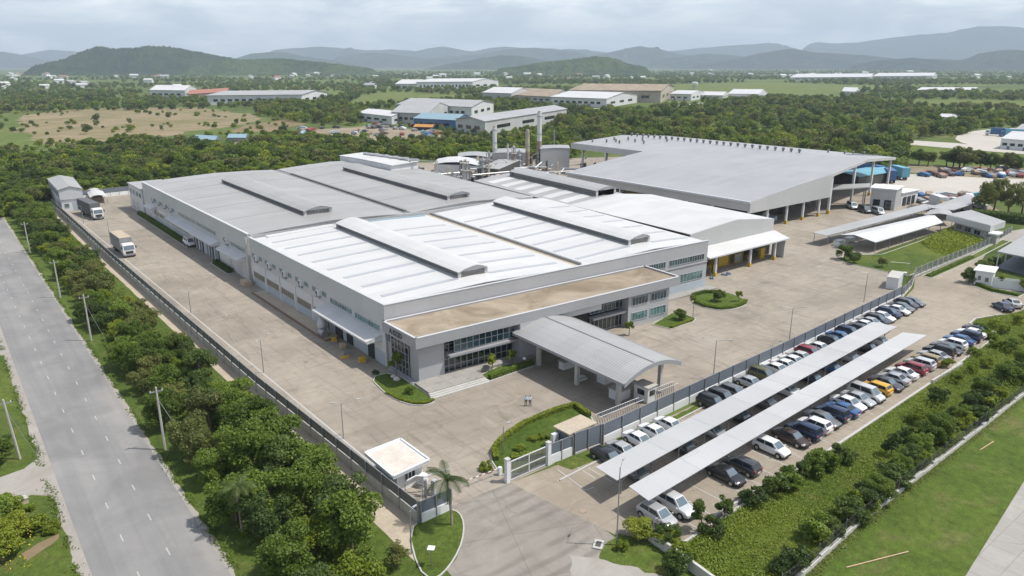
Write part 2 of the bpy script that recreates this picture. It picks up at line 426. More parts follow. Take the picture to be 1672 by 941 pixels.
def field_material(name, c1, c2, c3):
    g = NG(name)
    a = g.noise(.018, 6, .62, dist=1.0); b = g.noise(.09, 5, .7, vec=g.map((.5, 1.3, 1), rot=(0, 0, .6)), dist=.8); d = g.noise(.6, 4, .7)
    c = g.mix(g.ramp(a, [(.38, 0.0), (.62, 1.0)]), c1, c2)
    c = g.mix(g.math('MULTIPLY', g.ramp(b, [(.52, 0.0), (.66, 1.0)]), .75), c, c3)
    c = g.mix(.5, c, g.ramp(d, [(.3, .7), (.7, 1.2)]), 'MULTIPLY')
    g.bump(d, .5, .2)
    return g.done(c, .95, .1)
M['dry_field'] = field_material('dry field', (.27, .215, .14), (.19, .165, .085), (.115, .13, .045))
M['bare_soil'] = field_material('bare soil', (.24, .175, .11), (.19, .15, .09), (.10, .11, .04))
M['crop_field'] = field_material('crop field', (.13, .16, .045), (.10, .14, .035), (.20, .17, .08))
M['junk_ground'] = field_material('scrap yard ground', (.30, .25, .19), (.24, .20, .14), (.12, .13, .05))

g = NG('worn asphalt')
_s = g.noise(.5, 5, .65, vec=g.map((1.0, .03, 1)), dist=.3); _n = g.noise(.12, 6, .62, dist=.6); _f = g.noise(5, 3, .7); _p = g.noise(.05, 3, .5, vec=g.map((1.4, .5, 1)))
_c = g.mix(g.ramp(_n, [(.35, 0.0), (.65, 1.0)]), (.195, .192, .190), (.262, .256, .248))
_c = g.mix(g.math('MULTIPLY', g.ramp(_s, [(.42, 0.0), (.7, 1.0)]), .5), _c, (.145, .147, .153))
_c = g.mix(g.ramp(_p, [(.53, 0.0), (.56, .35)]), _c, (.15, .148, .146))
_c = g.mix(g.ramp(g.noise(.03, 3, .5, vec=g.map((2, .6, 1), loc=(9, 40, 0))), [(.56, 0.0), (.6, .4)]), _c, (.33, .31, .285))
_c = g.mix(.35, _c, g.ramp(_f, [(.3, .8), (.7, 1.15)]), 'MULTIPLY')
g.bump(_f, .15, .02)
M['asphalt'] = g.done(_c, .85, .3)
g = NG('road shoulder')
_n = g.noise(.25, 6, .7, dist=.8)
_c = g.mix(g.ramp(_n, [(.35, 0.0), (.65, 1.0)]), (.27, .245, .215), (.33, .312, .285))
M['shoulder'] = g.done(_c, .9, .2)

GREEN_A = [(.15, (0.047, 0.078, 0.012)), (.45, (0.111, 0.172, 0.023)), (.7, (0.183, 0.262, 0.036)), (.95, (0.302, 0.356, 0.051))]
GREEN_B = [(.15, (0.037, 0.063, 0.017)), (.5, (0.086, 0.136, 0.028)), (.95, (0.162, 0.215, 0.044))]
GREEN_C = [(.15, (0.102, 0.160, 0.013)), (.5, (0.203, 0.264, 0.024)), (.95, (0.349, 0.361, 0.041))]
GREEN_D = [(.15, (0.096, 0.116, 0.032)), (.5, (0.162, 0.187, 0.048)), (.95, (0.258, 0.262, 0.071))]
M['leaf'] = leaf_material('broad leaves', GREEN_A)
M['leaf_dark'] = leaf_material('dark leaves', GREEN_B)
M['leaf_bright'] = leaf_material('bright leaves', GREEN_C)
M['leaf_olive'] = leaf_material('olive leaves', GREEN_D)
M['leaf_palm'] = leaf_material('palm leaves', [(.2, (.03, .06, .012)), (.6, (.06, .10, .018)), (.95, (.13, .14, .03))])
# ------------------------------------------------------------------ sky, sun, camera, render
W = bpy.data.worlds.new("World"); S.world = W; W.use_nodes = True
wn = W.node_tree.nodes; wl = W.node_tree.links
SUN = Vector((0.42, -0.38, 1.0)).normalized()
SUN_EL = math.asin(SUN.z); SUN_ROT = math.atan2(SUN.x, SUN.y)
sky = wn.new('ShaderNodeTexSky'); sky.sky_type = 'NISHITA'; sky.sun_disc = False
sky.sun_elevation = SUN_EL; sky.sun_rotation = SUN_ROT; sky.air_density = 1.0; sky.dust_density = 2.0; sky.altitude = 50
bg = wn['Background']; bg.inputs['Strength'].default_value = 0.10
wl.new(sky.outputs[0], bg.inputs['Color'])
tc = wn.new('ShaderNodeTexCoord'); mp = wn.new('ShaderNodeMapping'); mp.inputs['Scale'].default_value = (2.6, 2.6, 11.0)
wl.new(tc.outputs['Generated'], mp.inputs['Vector'])
nz = wn.new('ShaderNodeTexNoise'); nz.inputs['Scale'].default_value = 2.6; nz.inputs['Detail'].default_value = 8; nz.inputs['Roughness'].default_value = .58; nz.inputs['Distortion'].default_value = .4
wl.new(mp.outputs[0], nz.inputs['Vector'])
cr = wn.new('ShaderNodeValToRGB'); cr.color_ramp.elements[0].position = .36; cr.color_ramp.elements[0].color = (.62, .62, .62, 1)
cr.color_ramp.elements[1].position = .70; cr.color_ramp.elements[1].color = (.97, .97, .97, 1)
wl.new(nz.outputs['Fac'], cr.inputs[0])
cl = wn.new('ShaderNodeBackground'); cl.inputs['Strength'].default_value = 1.3
cc = wn.new('ShaderNodeValToRGB'); cc.color_ramp.elements[0].position = .44; cc.color_ramp.elements[0].color = (.60, .66, .745, 1)
cc.color_ramp.elements[1].position = .66; cc.color_ramp.elements[1].color = (1.0, 1.0, .99, 1)
wl.new(nz.outputs['Fac'], cc.inputs[0]); wl.new(cc.outputs[0], cl.inputs['Color'])
mxs = wn.new('ShaderNodeMixShader'); sz_ = wn.new('ShaderNodeSeparateXYZ'); wl.new(tc.outputs['Generated'], sz_.inputs[0])
mr_ = wn.new('ShaderNodeMapRange'); mr_.inputs[1].default_value = .12; mr_.inputs[2].default_value = .55; mr_.inputs[3].default_value = 1.0; mr_.inputs[4].default_value = .35; wl.new(sz_.outputs[2], mr_.inputs[0])
ml_ = wn.new('ShaderNodeMath'); ml_.operation = 'MULTIPLY'; wl.new(cr.outputs[0], ml_.inputs[0]); wl.new(mr_.outputs[0], ml_.inputs[1])
wl.new(ml_.outputs[0], mxs.inputs[0]); wl.new(bg.outputs[0], mxs.inputs[1]); wl.new(cl.outputs[0], mxs.inputs[2])
wl.new(mxs.outputs[0], wn['World Output'].inputs['Surface'])

sl = bpy.data.lights.new('sun', 'SUN'); sl.energy = 3.8; sl.angle = R(0.9); sl.color = (1.0, .955, .88)
so = bpy.data.objects.new('sun', sl); COL.objects.link(so)
so.rotation_euler = SUN.to_track_quat('Z', 'Y').to_euler(); so.location = (40, 0, 300)

cam = bpy.data.cameras.new('camera'); cam.sensor_width = 36; cam.lens = CF / 1672 * 36; cam.clip_start = .5; cam.clip_end = 60000
co = bpy.data.objects.new('camera', cam); COL.objects.link(co)
co.location = (0, 0, H); co.rotation_euler = (R(90) - PITCH, 0, -YAW)
S.camera = co
S.view_settings.view_transform = 'Standard'; S.view_settings.look = 'None'; S.view_settings.gamma = 1; S.view_settings.exposure = 0.36
S.view_settings.use_curve_mapping = False
S.render.engine = 'CYCLES'
c = S.cycles; c.use_denoising = True; c.max_bounces = 6; c.diffuse_bounces = 3; c.glossy_bounces = 2; c.transmission_bounces = 3; c.transparent_max_bounces = 6; c.volume_bounces = 0
c.use_adaptive_sampling = True; c.adaptive_threshold = 0.02; c.sample_clamp_indirect = 6

# ------------------------------------------------------------------ ground, fields, roads
def sheet(name, pts, m, z, kind='structure', jit=0.0, sub=0, kerb=None, label=None, cat=None, smooth_n=0):
    """flat sheet; jit roughens its outline; kerb = (width, height) adds a raised edging as a child"""
    pts = [Vector((p[0], p[1])) for p in pts]
    for _ in range(smooth_n):
        q = []
        for i, p in enumerate(pts):
            n = pts[(i + 1) % len(pts)]; q += [p * .75 + n * .25, p * .25 + n * .75]
        pts = q
    if sub:
        q = []
        for i, p in enumerate(pts):
            n = pts[(i + 1) % len(pts)]; k = max(1, int((n - p).length / sub))
            for j in range(k):
                a = p.lerp(n, j / k); d = (n - p).normalized()
                q.append(a + Vector((-d.y, d.x)) * random.uniform(-jit, jit))
        pts = q
    a = sum(pts[i].x * pts[(i + 1) % len(pts)].y - pts[(i + 1) % len(pts)].x * pts[i].y for i in range(len(pts)))
    if a < 0: pts = pts[::-1]
    b = MB(); b.poly([(p.x, p.y, z) for p in pts])
    o = b.build(name, m)
    tag(o, label, cat, kind=kind)
    if kerb:
        w, h = kerb; k = MB(); n = len(pts)
        nr = []
        for i in range(n):
            d1 = (pts[i] - pts[i - 1]).normalized(); d2 = (pts[(i + 1) % n] - pts[i]).normalized()
            v = Vector((d1.y + d2.y, -(d1.x + d2.x)))
            nr.append(v.normalized() / max(.5, math.sqrt(max(.05, (1 + d1.dot(d2)) / 2))))
        for i in range(n):
            j = (i + 1) % n
            p, q = pts[i], pts[j]; po, qo = p + nr[i] * w, q + nr[j] * w
            k.hexa([(p.x, p.y, .01), (po.x, po.y, .01), (qo.x, qo.y, .01), (q.x, q.y, .01)], [(p.x, p.y, h), (po.x, po.y, h), (qo.x, qo.y, h), (q.x, q.y, h)])
        ko = k.build('kerb', M['kerb'], o)
    return o

def pp(pts): return [bp(*p) for p in pts]

b = MB(); n = 72
ring0 = [(0, 0, 0)]
for i in range(n):
    a, c2 = 2 * math.pi * i / n, 2 * math.pi * (i + 1) / n
    b.poly([(0, 0, 0), (18000 * math.cos(a), 18000 * math.sin(a), 0), (18000 * math.cos(c2), 18000 * math.sin(c2), 0)])
tag(b.build('ground', M['country'], fix=True), kind='structure')

# outer verges
sheet('grass_verge', [(15.0, 40), (34.8, 40), (34.8, 60), (32.4, 120), (32.0, 330), (15.0, 330)], M['grass'], .010)
sheet('grass_verge', [(-80, 20), (5.6, 20), (5.6, 330), (-80, 330)], M['grass'], .010)
# public road (runs along +Y), shoulders and the side road
sheet('road_shoulder', [(4.3, 10), (16.6, 10), (16.7, 330), (4.6, 330)], M['shoulder'], .016, jit=.22, sub=.9)
sheet('road', [(5.4, 10), (16.1, 10), (16.1, 420), (5.4, 420)], M['asphalt'], .024)
sheet('side_road', [(-120, 92.6), (-2, 93.6), (2.6, 93.4), (4.6, 91.5), (6.2, 88.5), (6.2, 106), (4.6, 103.0), (2.6, 100.8), (-2, 99.8), (-120, 99.4)], M['shoulder'], .020)
sheet('side_road', [(-80, 149), (2, 149.2), (4.5, 146.5), (6.2, 144), (6.2, 167), (4.6, 162), (2, 159.6), (-80, 159)], M['shoulder'], .020)
mk = MB()
y = 24.0; k = 0
while y < 330:
    for x0, o_ in ((8.95, 0.0), (12.2, 2.2)):
        mk.poly([(x0 + .0, y + o_, .032), (x0 + .12, y + o_, .032), (x0 + .12, y + o_ + 1.5, .032), (x0, y + o_ + 1.5, .032)])
    y += 7.6
tag(mk.build('road_marking', M['white_paint']), kind='structure')

# footpath outside the left fence
sheet('footpath', [(31.3, 55.5), (35.0, 58.5), (33.6, 105), (32.2, 206), (31.6, 310), (29.6, 310), (30.0, 206), (31.2, 105)], M['walk'], .022, jit=.12, sub=3)

# factory yard, entrance drive, car park
sheet('factory_yard', [(35.0, 60.6), (63, 61), (104, 63), (157.3, 66.6), (168, 70), (177, 75), (180, 88), (240, 90), (262, 93), (262, 100), (330, 108), (330, 262), (185, 330), (32.0, 313), (32.2, 206), (33.4, 105)], M['yard'], .030)
sheet('entrance_drive', pp([(733, 834), (756, 862), (752, 905), (722, 941)]) + [(34, 40), (38, 30), (47, 32), (50.5, 43.5), (49.2, 60), (47.6, 61.0), (35.2, 61.2)], M['drive'], .034, smooth_n=1)
sheet('parking_lot', [(47.9, 60.8), (50.8, 43.2), (53.6, 40.6), (86.0, 41.4), (121, 42.7), (144.8, 44.0), (150.5, 45.2), (152, 50.2), (156, 50.8), (166, 47.0), (182, 46), (186, 52), (183, 62), (215, 70), (250, 73.5), (250, 75.8), (218, 72.4), (177, 71.2), (168, 67.5), (157, 64.9), (104, 61.3), (62.9, 59.9)], M['parking'], .038)

# bay lines
ln = MB()
def line(p, q, w=.12, z=.044):
    p, q = Vector((p[0], p[1])), Vector((q[0], q[1])); d = (q - p).normalized(); nn = Vector((-d.y, d.x)) * w / 2
    ln.poly([(p.x - nn.x, p.y - nn.y, z), (q.x - nn.x, q.y - nn.y, z), (q.x + nn.x, q.y + nn.y, z), (p.x + nn.x, p.y + nn.y, z)][::1])
def ycurb(x): return 40.75 + (x - 53.6) * .0325
def yfence(x): return 59.75 + (x - 62) * .0575
x = 55.0
while x < 143:
    line((x, ycurb(x) + .4), (x - .1, ycurb(x) + 6.2)); x += 3.2
x = 57.6
while x < 156:
    line((x, yfence(x) - 2.0), (x, yfence(x) - 7.4)); x += 3.2
line((52.6, yfence(52.6) - 1.6), (157, yfence(157) - 1.9), .14)
line(bp(910, 767), bp(956, 801)); line(bp(956, 801), bp(970, 796)); line(bp(933, 757), bp(972, 782))
tag(ln.build('parking_marking', M['white_paint'], fix=True), kind='structure')
# yard edge line beside the left fence
yl = MB()
for y0, y1 in ((74, 300),):
    yl.poly([(36.9, y0, .036), (37.15, y0, .036), (34.6, y1, .036), (34.35, y1, .036)])
tag(yl.build('yard_marking', M['white_paint']), kind='structure')

# right-hand slope, lower lawn and the concrete apron in the corner
bank_pts = [(51.6, 42.6), (53.4, 40.2), (86.0, 41.0), (121, 42.3), (144.8, 43.6), (150.8, 44.8), (152.4, 49.6), (157, 49.9), (175, 44.5), (210, 44), (210, 33.4), (124, 31.8), (88, 31.0), (60, 30.0), (52.6, 30.0)]
sheet('grass_bank', bank_pts, M['bank'], .026)
sheet('lower_lawn', [(40, 29.8), (60, 29.9), (88, 30.9), (124, 31.7), (260, 34), (260, 10), (40, 10)], M['lawn_right'], .018)
sheet('concrete_apron', [(60, 19.0), (72.6, 20.0), (96.0, 22.7), (140, 27.4), (160, 20), (120, 5), (60, 5)], M['slab'], .022)
sheet('grass_verge', pp([(985, 895), (1010, 872), (1062, 880), (1068, 893), (1135, 941), (960, 960)]), M['grass'], .042, jit=.15, sub=.6)
sheet('drive_edge', pp([(930, 905), (990, 915), (1080, 941), (1090, 990), (930, 990)]), M['shoulder'], .046, jit=.3, sub=.8)

# planted beds and lawns inside
sheet('corner_lawn', pp([(668, 868), (700, 842), (733, 833), (749, 838), (757, 856), (754, 885), (742, 912), (724, 936), (706, 948), (684, 930)]), M['lawn'], .11, kerb=(.15, .15), smooth_n=1)
sheet('entrance_lawn', [(48.2, 61.7), (48.7, 65.2), (50.3, 68.0), (53.0, 69.9), (58.1, 71.6), (64.0, 72.0), (68.6, 71.4), (67.6, 66.8), (63.6, 63.2), (62.6, 61.6), (55.5, 61.6)], M['lawn'], .11, kerb=(.15, .16), smooth_n=1)
sheet('side_lawn', [(49.4, 99.0), (53.2, 98.4), (53.2, 91.0), (53.0, 85.2), (51.2, 84.8), (49.6, 86.0), (48.6, 88.8), (48.4, 92.0)], M['lawn'], .12, kerb=(.15, .18), smooth_n=1)
sheet('front_lawn', [(63.8, 88.6), (63.6, 86.0), (73.2, 86.4), (73.6, 88.6), (68, 89.6)], M['lawn'], .12, kerb=(.2, .16))
sheet('round_lawn', pp([(1129, 489), (1133, 481), (1150, 477), (1173, 477), (1192, 480), (1210, 487), (1220, 494), (1216, 500), (1196, 506), (1175, 508), (1150, 503), (1134, 496)]), M['lawn'], .12, kerb=(.18, .17), smooth_n=1)
sheet('small_lawn', pp([(1066, 531), (1096, 513), (1112, 512), (1135, 521), (1132, 526), (1095, 538)]), M['lawn'], .12, kerb=(.15, .17))
sheet('right_lawn', [(179.5, 92.0), (177.2, 88.0), (176.8, 78), (177.4, 73.0), (196, 72.8), (222, 74.0), (230.5, 76.5), (236, 88.4), (214, 87.2), (193, 86.6), (186, 91)], M['bank'], .11, kerb=(.18, .16))
sheet('fence_verge', [(63.2, 59.4), (104, 61.2), (157, 64.6), (156.6, 62.9), (104, 59.9), (62.4, 58.2), (55.6, 58.4), (55.0, 60.9), (57, 60.9)], M['grass'], .048, jit=.15, sub=1.2)
sheet('road_verge', [(180, 68.6), (180, 70.8), (208, 71.4), (236, 73.4), (236, 71.6), (208, 69.6)], M['grass'], .10, kerb=(.2, .14))
sheet('hut_verge', [(180.9, 60.6), (178.2, 56), (178.8, 50.6), (182.4, 50.6), (181.8, 57), (183.2, 60.8)], M['grass'], .10, kerb=(.2, .14))
sheet('hedge_strip', [(51.7, 209), (54.0, 209), (54.0, 268.5), (51.7, 268.5)], M['grass'], .10, kerb=(.2, .15))
sheet('hedge_strip', [(51.6, 174.6), (53.4, 174.6), (53.4, 187.4), (51.6, 187.4)], M['grass'], .10, kerb=(.2, .15))
# kerb between car park and slope
kb = MB()
kp = [(53.4, 40.4), (86.0, 41.2), (121, 42.5), (144.8, 43.8), (150.6, 45.0), (152.2, 50.0), (156.2, 50.5), (163, 48.4)]
for p, q in zip(kp, kp[1:]): kb.bar((p[0], p[1], .11), (q[0], q[1], .11), .32, .22)
tag(kb.build('parking_kerb', M['kerb']), kind='structure')
kb = MB()
for p, q in (((52.8, yfence(52.8) - 1.75), (66, yfence(66) - 1.75)), ((66, yfence(66) - 1.75), (157, yfence(157) - 1.75))): kb.bar((p[0], p[1], .10), (q[0], q[1], .10), .22, .18)
tag(kb.build('parking_kerb', M['kerb']), kind='structure')

# fields and open ground around
sheet('dry_field', pp([(40, 190), (95, 180), (170, 177), (330, 176), (430, 190), (405, 203), (330, 212), (270, 222), (170, 232), (110, 241), (70, 232), (20, 214)]), M['dry_field'], .05, jit=6, sub=14)
sheet('bare_field', pp([(350, 236), (440, 226), (500, 232), (505, 250), (470, 258), (390, 258)]), M['bare_soil'], .05, jit=4, sub=9)
sheet('bare_field', pp([(395, 205), (470, 196), (500, 203), (440, 216), (380, 216)]), M['bare_soil'], .05, jit=4, sub=9)
sheet('grass_field', pp([(-40, 252), (60, 248), (95, 262), (40, 268), (-40, 268)]), M['crop_field'], .05, jit=3, sub=9)
sheet('crop_field', pp([(1075, 139), (1250, 134), (1475, 142), (1400, 150), (1290, 158), (1130, 151)]), M['crop_field'], .06, jit=8, sub=30)
sheet('crop_field', pp([(1420, 164), (1560, 163), (1720, 166), (1720, 182), (1500, 179)]), M['crop_field'], .06, jit=8, sub=30)
sheet('crop_field', pp([(1560, 146), (1720, 148), (1720, 155), (1600, 153)]), M['crop_field'], .06, jit=8, sub=30)
sheet('crop_field', pp([(540, 152), (640, 145), (790, 158), (780, 166), (650, 172), (560, 172)]), M['crop_field'], .06, jit=8, sub=30)
for q in ([(0, 121), (130, 114), (260, 113), (255, 117), (60, 123)], [(330, 116), (470, 112), (560, 113), (420, 119)]):
    sheet('crop_field', pp(q), M['crop_field'], .06, jit=20, sub=90)
sheet('far_road', pp([(1480, 229), (1560, 234), (1720, 250), (1720, 256), (1560, 243), (1480, 236)]), M['far_concrete'], .06)
sheet('far_yard', pp([(1555, 225), (1585, 214), (1650, 209), (1720, 210), (1720, 250), (1640, 246), (1575, 236)]), M['far_concrete'], .064, smooth_n=1)
sheet('grass_field', pp([(1480, 237), (1560, 244), (1720, 258), (1720, 275), (1480, 270)]), M['lawn_right'], .05, jit=2, sub=8)
sheet('truck_yard', pp([(1440, 300), (1475, 284), (1560, 288), (1720, 296), (1720, 326), (1560, 318), (1480, 318)]), M['far_concrete'], .055, jit=1, sub=8)
sheet('scrap_ground', pp([(1468, 281), (1480, 268), (1720, 278), (1720, 297), (1560, 289)]), M['junk_ground'], .052, jit=1.5, sub=6)
sheet('scrap_ground', pp([(1468, 318), (1560, 318), (1600, 330), (1640, 350), (1500, 352), (1480, 335)]), M['junk_ground'], .058, jit=1.5, sub=6)
sheet('scrap_ground', pp([(480, 214), (600, 206), (720, 214), (735, 226), (600, 232), (500, 226)]), M['junk_ground'], .052, jit=3, sub=9)
sheet('far_road', pp([(835, 171), (930, 176), (1040, 178), (1130, 170), (1175, 164), (1255, 163), (1255, 166), (1160, 171), (1060, 181), (960, 182)]), M['far_concrete'], .06, jit=3, sub=20)
sheet('side_road', pp([(1560, 374), (1672, 400), (1740, 385), (1740, 360), (1650, 378)]), M['shoulder'], .042)

# ------------------------------------------------------------------ hills
def fbm(u, v, seed, octs=6, rough=.55):
    r = np.random.default_rng(seed); out = np.zeros_like(u); amp = 1.0; fr = 1.0
    for _ in range(octs):
        for _k in range(3):
            a = r.uniform(0, 2 * np.pi); ph = r.uniform(0, 2 * np.pi)
            out += amp * np.sin((u * np.cos(a) + v * np.sin(a)) * fr * 2 * np.pi + ph) / 3
        fr *= 2.03; amp *= rough
    return out
hill_mats = {}
def hill_material(name, c1, c2, c3, sc):
    g = NG(name)
    a = g.noise(sc, 6, .62, dist=.8); b2 = g.noise(sc * 14, 5, .7)
    c = g.mix(g.ramp(a, [(.4, 0.0), (.62, 1.0)]), c1, c2)
    c = g.mix(g.math('MULTIPLY', g.ramp(g.noise(sc * 2.2, 5, .65, dist=1.0), [(.58, 0.0), (.7, 1.0)]), .6), c, c3)
    c = g.mix(.8, c, g.ramp(b2, [(.3, .45), (.7, 1.35)]), 'MULTIPLY')
    g.bump(b2, .9, 10.0)
    return g.done(c, .95, .1)
M['hill_dark'] = hill_material('wooded hill', (.016, .032, .010), (.036, .060, .018), (.085, .095, .035), .005)
M['hill_green'] = hill_material('green hill', (.030, .055, .014), (.070, .10, .024), (.15, .13, .055), .006)
M['hill_far'] = hill_material('distant range', (.014, .026, .012), (.03, .045, .02), (.06, .065, .03), .0025)
def hill(name, prof, D, m, depth=3.0, seed=1, rug=.5):
    D = D * 1.27 if D > 9000 else (D * 1.42 if D > 4950 else D)
    NX_ = 220 if D < 6500 else 130
    """a ridge whose crest follows the skyline, with a foot towards the viewer and one behind"""
    prof = sorted(prof)
    xs = np.linspace(prof[0][0], prof[-1][0], NX_)
    ys = np.interp(xs, [p[0] for p in prof], [p[1] for p in prof])
    # round the corners of the measured crest
    for _ in range(2): ys[1:-1] = (ys[:-2] + 2 * ys[1:-1] + ys[2:]) / 4
    crest = []
    for i, (px, py) in enumerate(zip(xs, ys)):
        d = ray(px, py); h = math.hypot(d.x, d.y); t = D / h
        crest.append((t * d.x, t * d.y, max(2.0, H + t * d.z)))
    hm = max(c3[2] for c3 in crest)
    nv = 84 if D < 6500 else 44; v = np.linspace(-1, 1, nv)
    P = np.array(crest); e_ = np.linspace(0, 1, len(xs)); tp = np.clip(np.minimum(e_, 1 - e_) / .07, 0, 1); P[:, 2] *= tp * tp * (3 - 2 * tp)
    u = np.linspace(0, 1, len(xs))[:, None] * np.ones((1, nv)); vv = v[None, :] * np.ones((len(xs), 1))
    out = P[:, :2] / np.linalg.norm(P[:, :2], axis=1)[:, None]
    dist = np.where(vv < 0, vv * hm * depth, vv * hm * depth * 1.2)
    sh = np.cos(np.abs(vv) ** .9 * np.pi / 2) ** 1.25
    span = np.linalg.norm(P[-1, :2] - P[0, :2])
    nzv = fbm(u * span / (hm * 3.2), vv * 1.2, seed)
    z = P[:, 2][:, None] * sh * (1 + rug * (nzv - .75) * np.minimum(1, np.abs(vv) * 2.5)) - 3 * (np.abs(vv) > .97)
    z += fbm(u * span / 260, vv * hm * depth / 200, seed + 9, 4, .6) * hm * .05 * np.minimum(1, sh * 2) * np.minimum(1, np.abs(vv) * 5)
    if D < 6500: z += np.random.default_rng(seed).normal(size=z.shape) * min(3.2, hm * .022) * np.minimum(1, sh * 3)
    X = P[:, 0][:, None] + out[:, 0][:, None] * dist; Y = P[:, 1][:, None] + out[:, 1][:, None] * dist
    V = np.stack([X, Y, z], -1).reshape(-1, 3)
    F = []
    for i in range(len(xs) - 1):
        for j in range(nv - 1): F.append((i * nv + j, (i + 1) * nv + j, (i + 1) * nv + j + 1, i * nv + j + 1))
    me = bpy.data.meshes.new(name); me.from_pydata(V.tolist(), [], F); me.materials.append(m)
    me.polygons.foreach_set('use_smooth', [True] * len(me.polygons))
    o = bpy.data.objects.new(name, me); COL.objects.link(o); tag(o, kind='structure')
    return o
hill('hill', [(30, 110), (60, 107), (100, 97), (130, 85), (158, 75.5), (185, 80), (215, 78.5), (265, 75.5), (292, 78), (320, 84.5), (350, 91), (385, 97), (425, 105), (450, 112)], 4300, M['hill_dark'], seed=3)
hill('hill', [(360, 104), (380, 97), (410, 87), (440, 84), (470, 86), (500, 93), (530, 96), (570, 103), (610, 112)], 6300, M['hill_dark'], seed=4)
hill('hill', [(290, 113), (350, 101), (400, 97), (460, 96), (500, 99), (560, 106), (625, 114)], 3900, M['hill_green'], seed=5, depth=3.6)
hill('hill', [(690, 113), (740, 103), (780, 96), (815, 90), (850, 91), (890, 98), (945, 110)], 5200, M['hill_dark'], seed=6)
hill('hill', [(800, 114), (840, 109), (880, 103), (920, 99), (950, 95), (975, 91.5), (1000, 97), (1030, 105), (1070, 113)], 3700, M['hill_green'], seed=7, depth=3.2)
hill('hill', [(1110, 112), (1140, 105), (1190, 97), (1240, 88), (1290, 79), (1320, 84), (1370, 87), (1420, 90), (1470, 97), (1530, 96), (1580, 99), (1660, 110)], 6000, M['hill_far'], seed=8)
hill('hill', [(1490, 111), (1530, 104), (1570, 97), (1610, 85), (1640, 80), (1672, 82), (1720, 85), (1790, 98)], 5400, M['hill_far'], seed=9)
hill('hill', [(1380, 110), (1430, 99), (1490, 94), (1550, 100), (1600, 109)], 5000, M['hill_far'], seed=19)
hill('hill', [(520, 104), (545, 93), (580, 87), (610, 86), (650, 89), (700, 96), (740, 92), (780, 88), (830, 80), (870, 77), (900, 78), (940, 86), (975, 98), (1010, 108)], 7500, M['hill_far'], seed=10)
hill('hill', [(930, 106), (970, 90), (1000, 84), (1045, 75), (1080, 80), (1120, 90), (1170, 102)], 7400, M['hill_far'], seed=11)
hill('hill', [(1050, 106), (1090, 95), (1150, 87), (1180, 88), (1230, 94), (1290, 106)], 6700, M['hill_far'], seed=12)
hill('mountain', [(400, 100), (440, 83), (470, 79), (520, 75), (560, 78), (600, 82), (640, 80), (680, 84), (700, 78), (725, 75), (750, 80), (770, 84), (800, 79), (830, 75), (880, 80), (960, 82), (1010, 88), (1060, 100)], 10200, M['hill_far'], seed=13)
hill('mountain', [(1060, 100), (1085, 84), (1120, 80), (1180, 74), (1250, 70), (1270, 71), (1300, 80), (1360, 98)], 11400, M['hill_far'], seed=14)
hill('mountain', [(1270, 96), (1295, 80), (1312, 74), (1335, 66), (1350, 70), (1400, 68), (1440, 62), (1500, 57), (1540, 54), (1600, 43), (1640, 42), (1700, 46), (1780, 52), (1900, 70), (2050, 100)], 11600, M['hill_far'], seed=15)
hill('mountain', [(-230, 104), (-150, 92), (-80, 85), (0, 85), (30, 88), (70, 97), (110, 106)], 9600, M['hill_far'], seed=16)
hill('mountain', [(0, 100), (40, 88), (80, 80), (120, 83), (160, 96), (190, 104)], 11800, M['hill_far'], seed=17)

hill('mountain', [(-900, 104), (-760, 90), (-620, 84), (-480, 88), (-330, 82), (-200, 90), (-60, 102)], 9800, M['hill_far'], seed=27)
hill('hill', [(1700, 110), (1800, 96), (1900, 88), (2050, 92), (2200, 110)], 5000, M['hill_far'], seed=28)
# the air: even haze from the ground to above the mountain tops
hz = MB(); hz.box((0, 0, 424.5), (37600, 37600, 851))
hm_ = bpy.data.materials.new('haze air'); hm_.use_nodes = True
hn = hm_.node_tree; hn.nodes.remove(hn.nodes['Principled BSDF'])
pv = hn.nodes.new('ShaderNodeVolumePrincipled'); pv.inputs['Color'].default_value = (.72, .86, 1.0, 1); pv.inputs['Density'].default_value = HAZE; pv.inputs['Anisotropy'].default_value = 0.0
hn.links.new(pv.outputs[0], hn.nodes['Material Output'].inputs['Volume'])
tag(hz.build('haze', hm_), 'pale blue haze between the factory and the mountains', 'haze', kind='stuff')
# ------------------------------------------------------------------ factory
class Wall:
    """a vertical wall plane: u runs from P to Q, outward normal to the right of that direction"""
    def __init__(s, P, Q):
        s.P = Vector((P[0], P[1])); s.Q = Vector((Q[0], Q[1])); s.d = (s.Q - s.P).normalized(); s.L = (s.Q - s.P).length
        s.n = Vector((s.d.y, -s.d.x))
    def pt(s, u, off, z):
        p = s.P + s.d * u + s.n * off; return (p.x, p.y, z)
    def box(s, mb, u0, u1, z0, z1, o0=0.0, o1=.06, mi=0):
        mb.hexa([s.pt(u0, o1, z0), s.pt(u1, o1, z0), s.pt(u1, o0, z0), s.pt(u0, o0, z0)], [s.pt(u0, o1, z1), s.pt(u1, o1, z1), s.pt(u1, o0, z1), s.pt(u0, o0, z1)], mi)

def window(w, u0, u1, z0, z1, par, nx=3, nz=1, glass='glass_green', frame='mullion', name='window', fw=.09):
    """frame with bars (part) and its glass (sub-part)"""
    f = MB()
    w.box(f, u0, u1, z0, z0 + fw, .005, .11); w.box(f, u0, u1, z1 - fw, z1, .005, .11)
    for i in range(nx + 1):
        u = u0 + (u1 - u0 - fw) * i / nx
        w.box(f, u, u + fw, z0 + fw, z1 - fw, .005, .10)
    for k in range(1, nz):
        z = z0 + (z1 - z0) * k / nz
        w.box(f, u0 + fw, u1 - fw, z - fw * .4, z + fw * .4, .005, .085)
    fo = f.build(name, M[frame], par)
    gl = MB(); w.box(gl, u0 + fw * .5, u1 - fw * .5, z0 + fw * .5, z1 - fw * .5, .003, .045)
    gl.build('pane', M[glass], fo)
    return fo

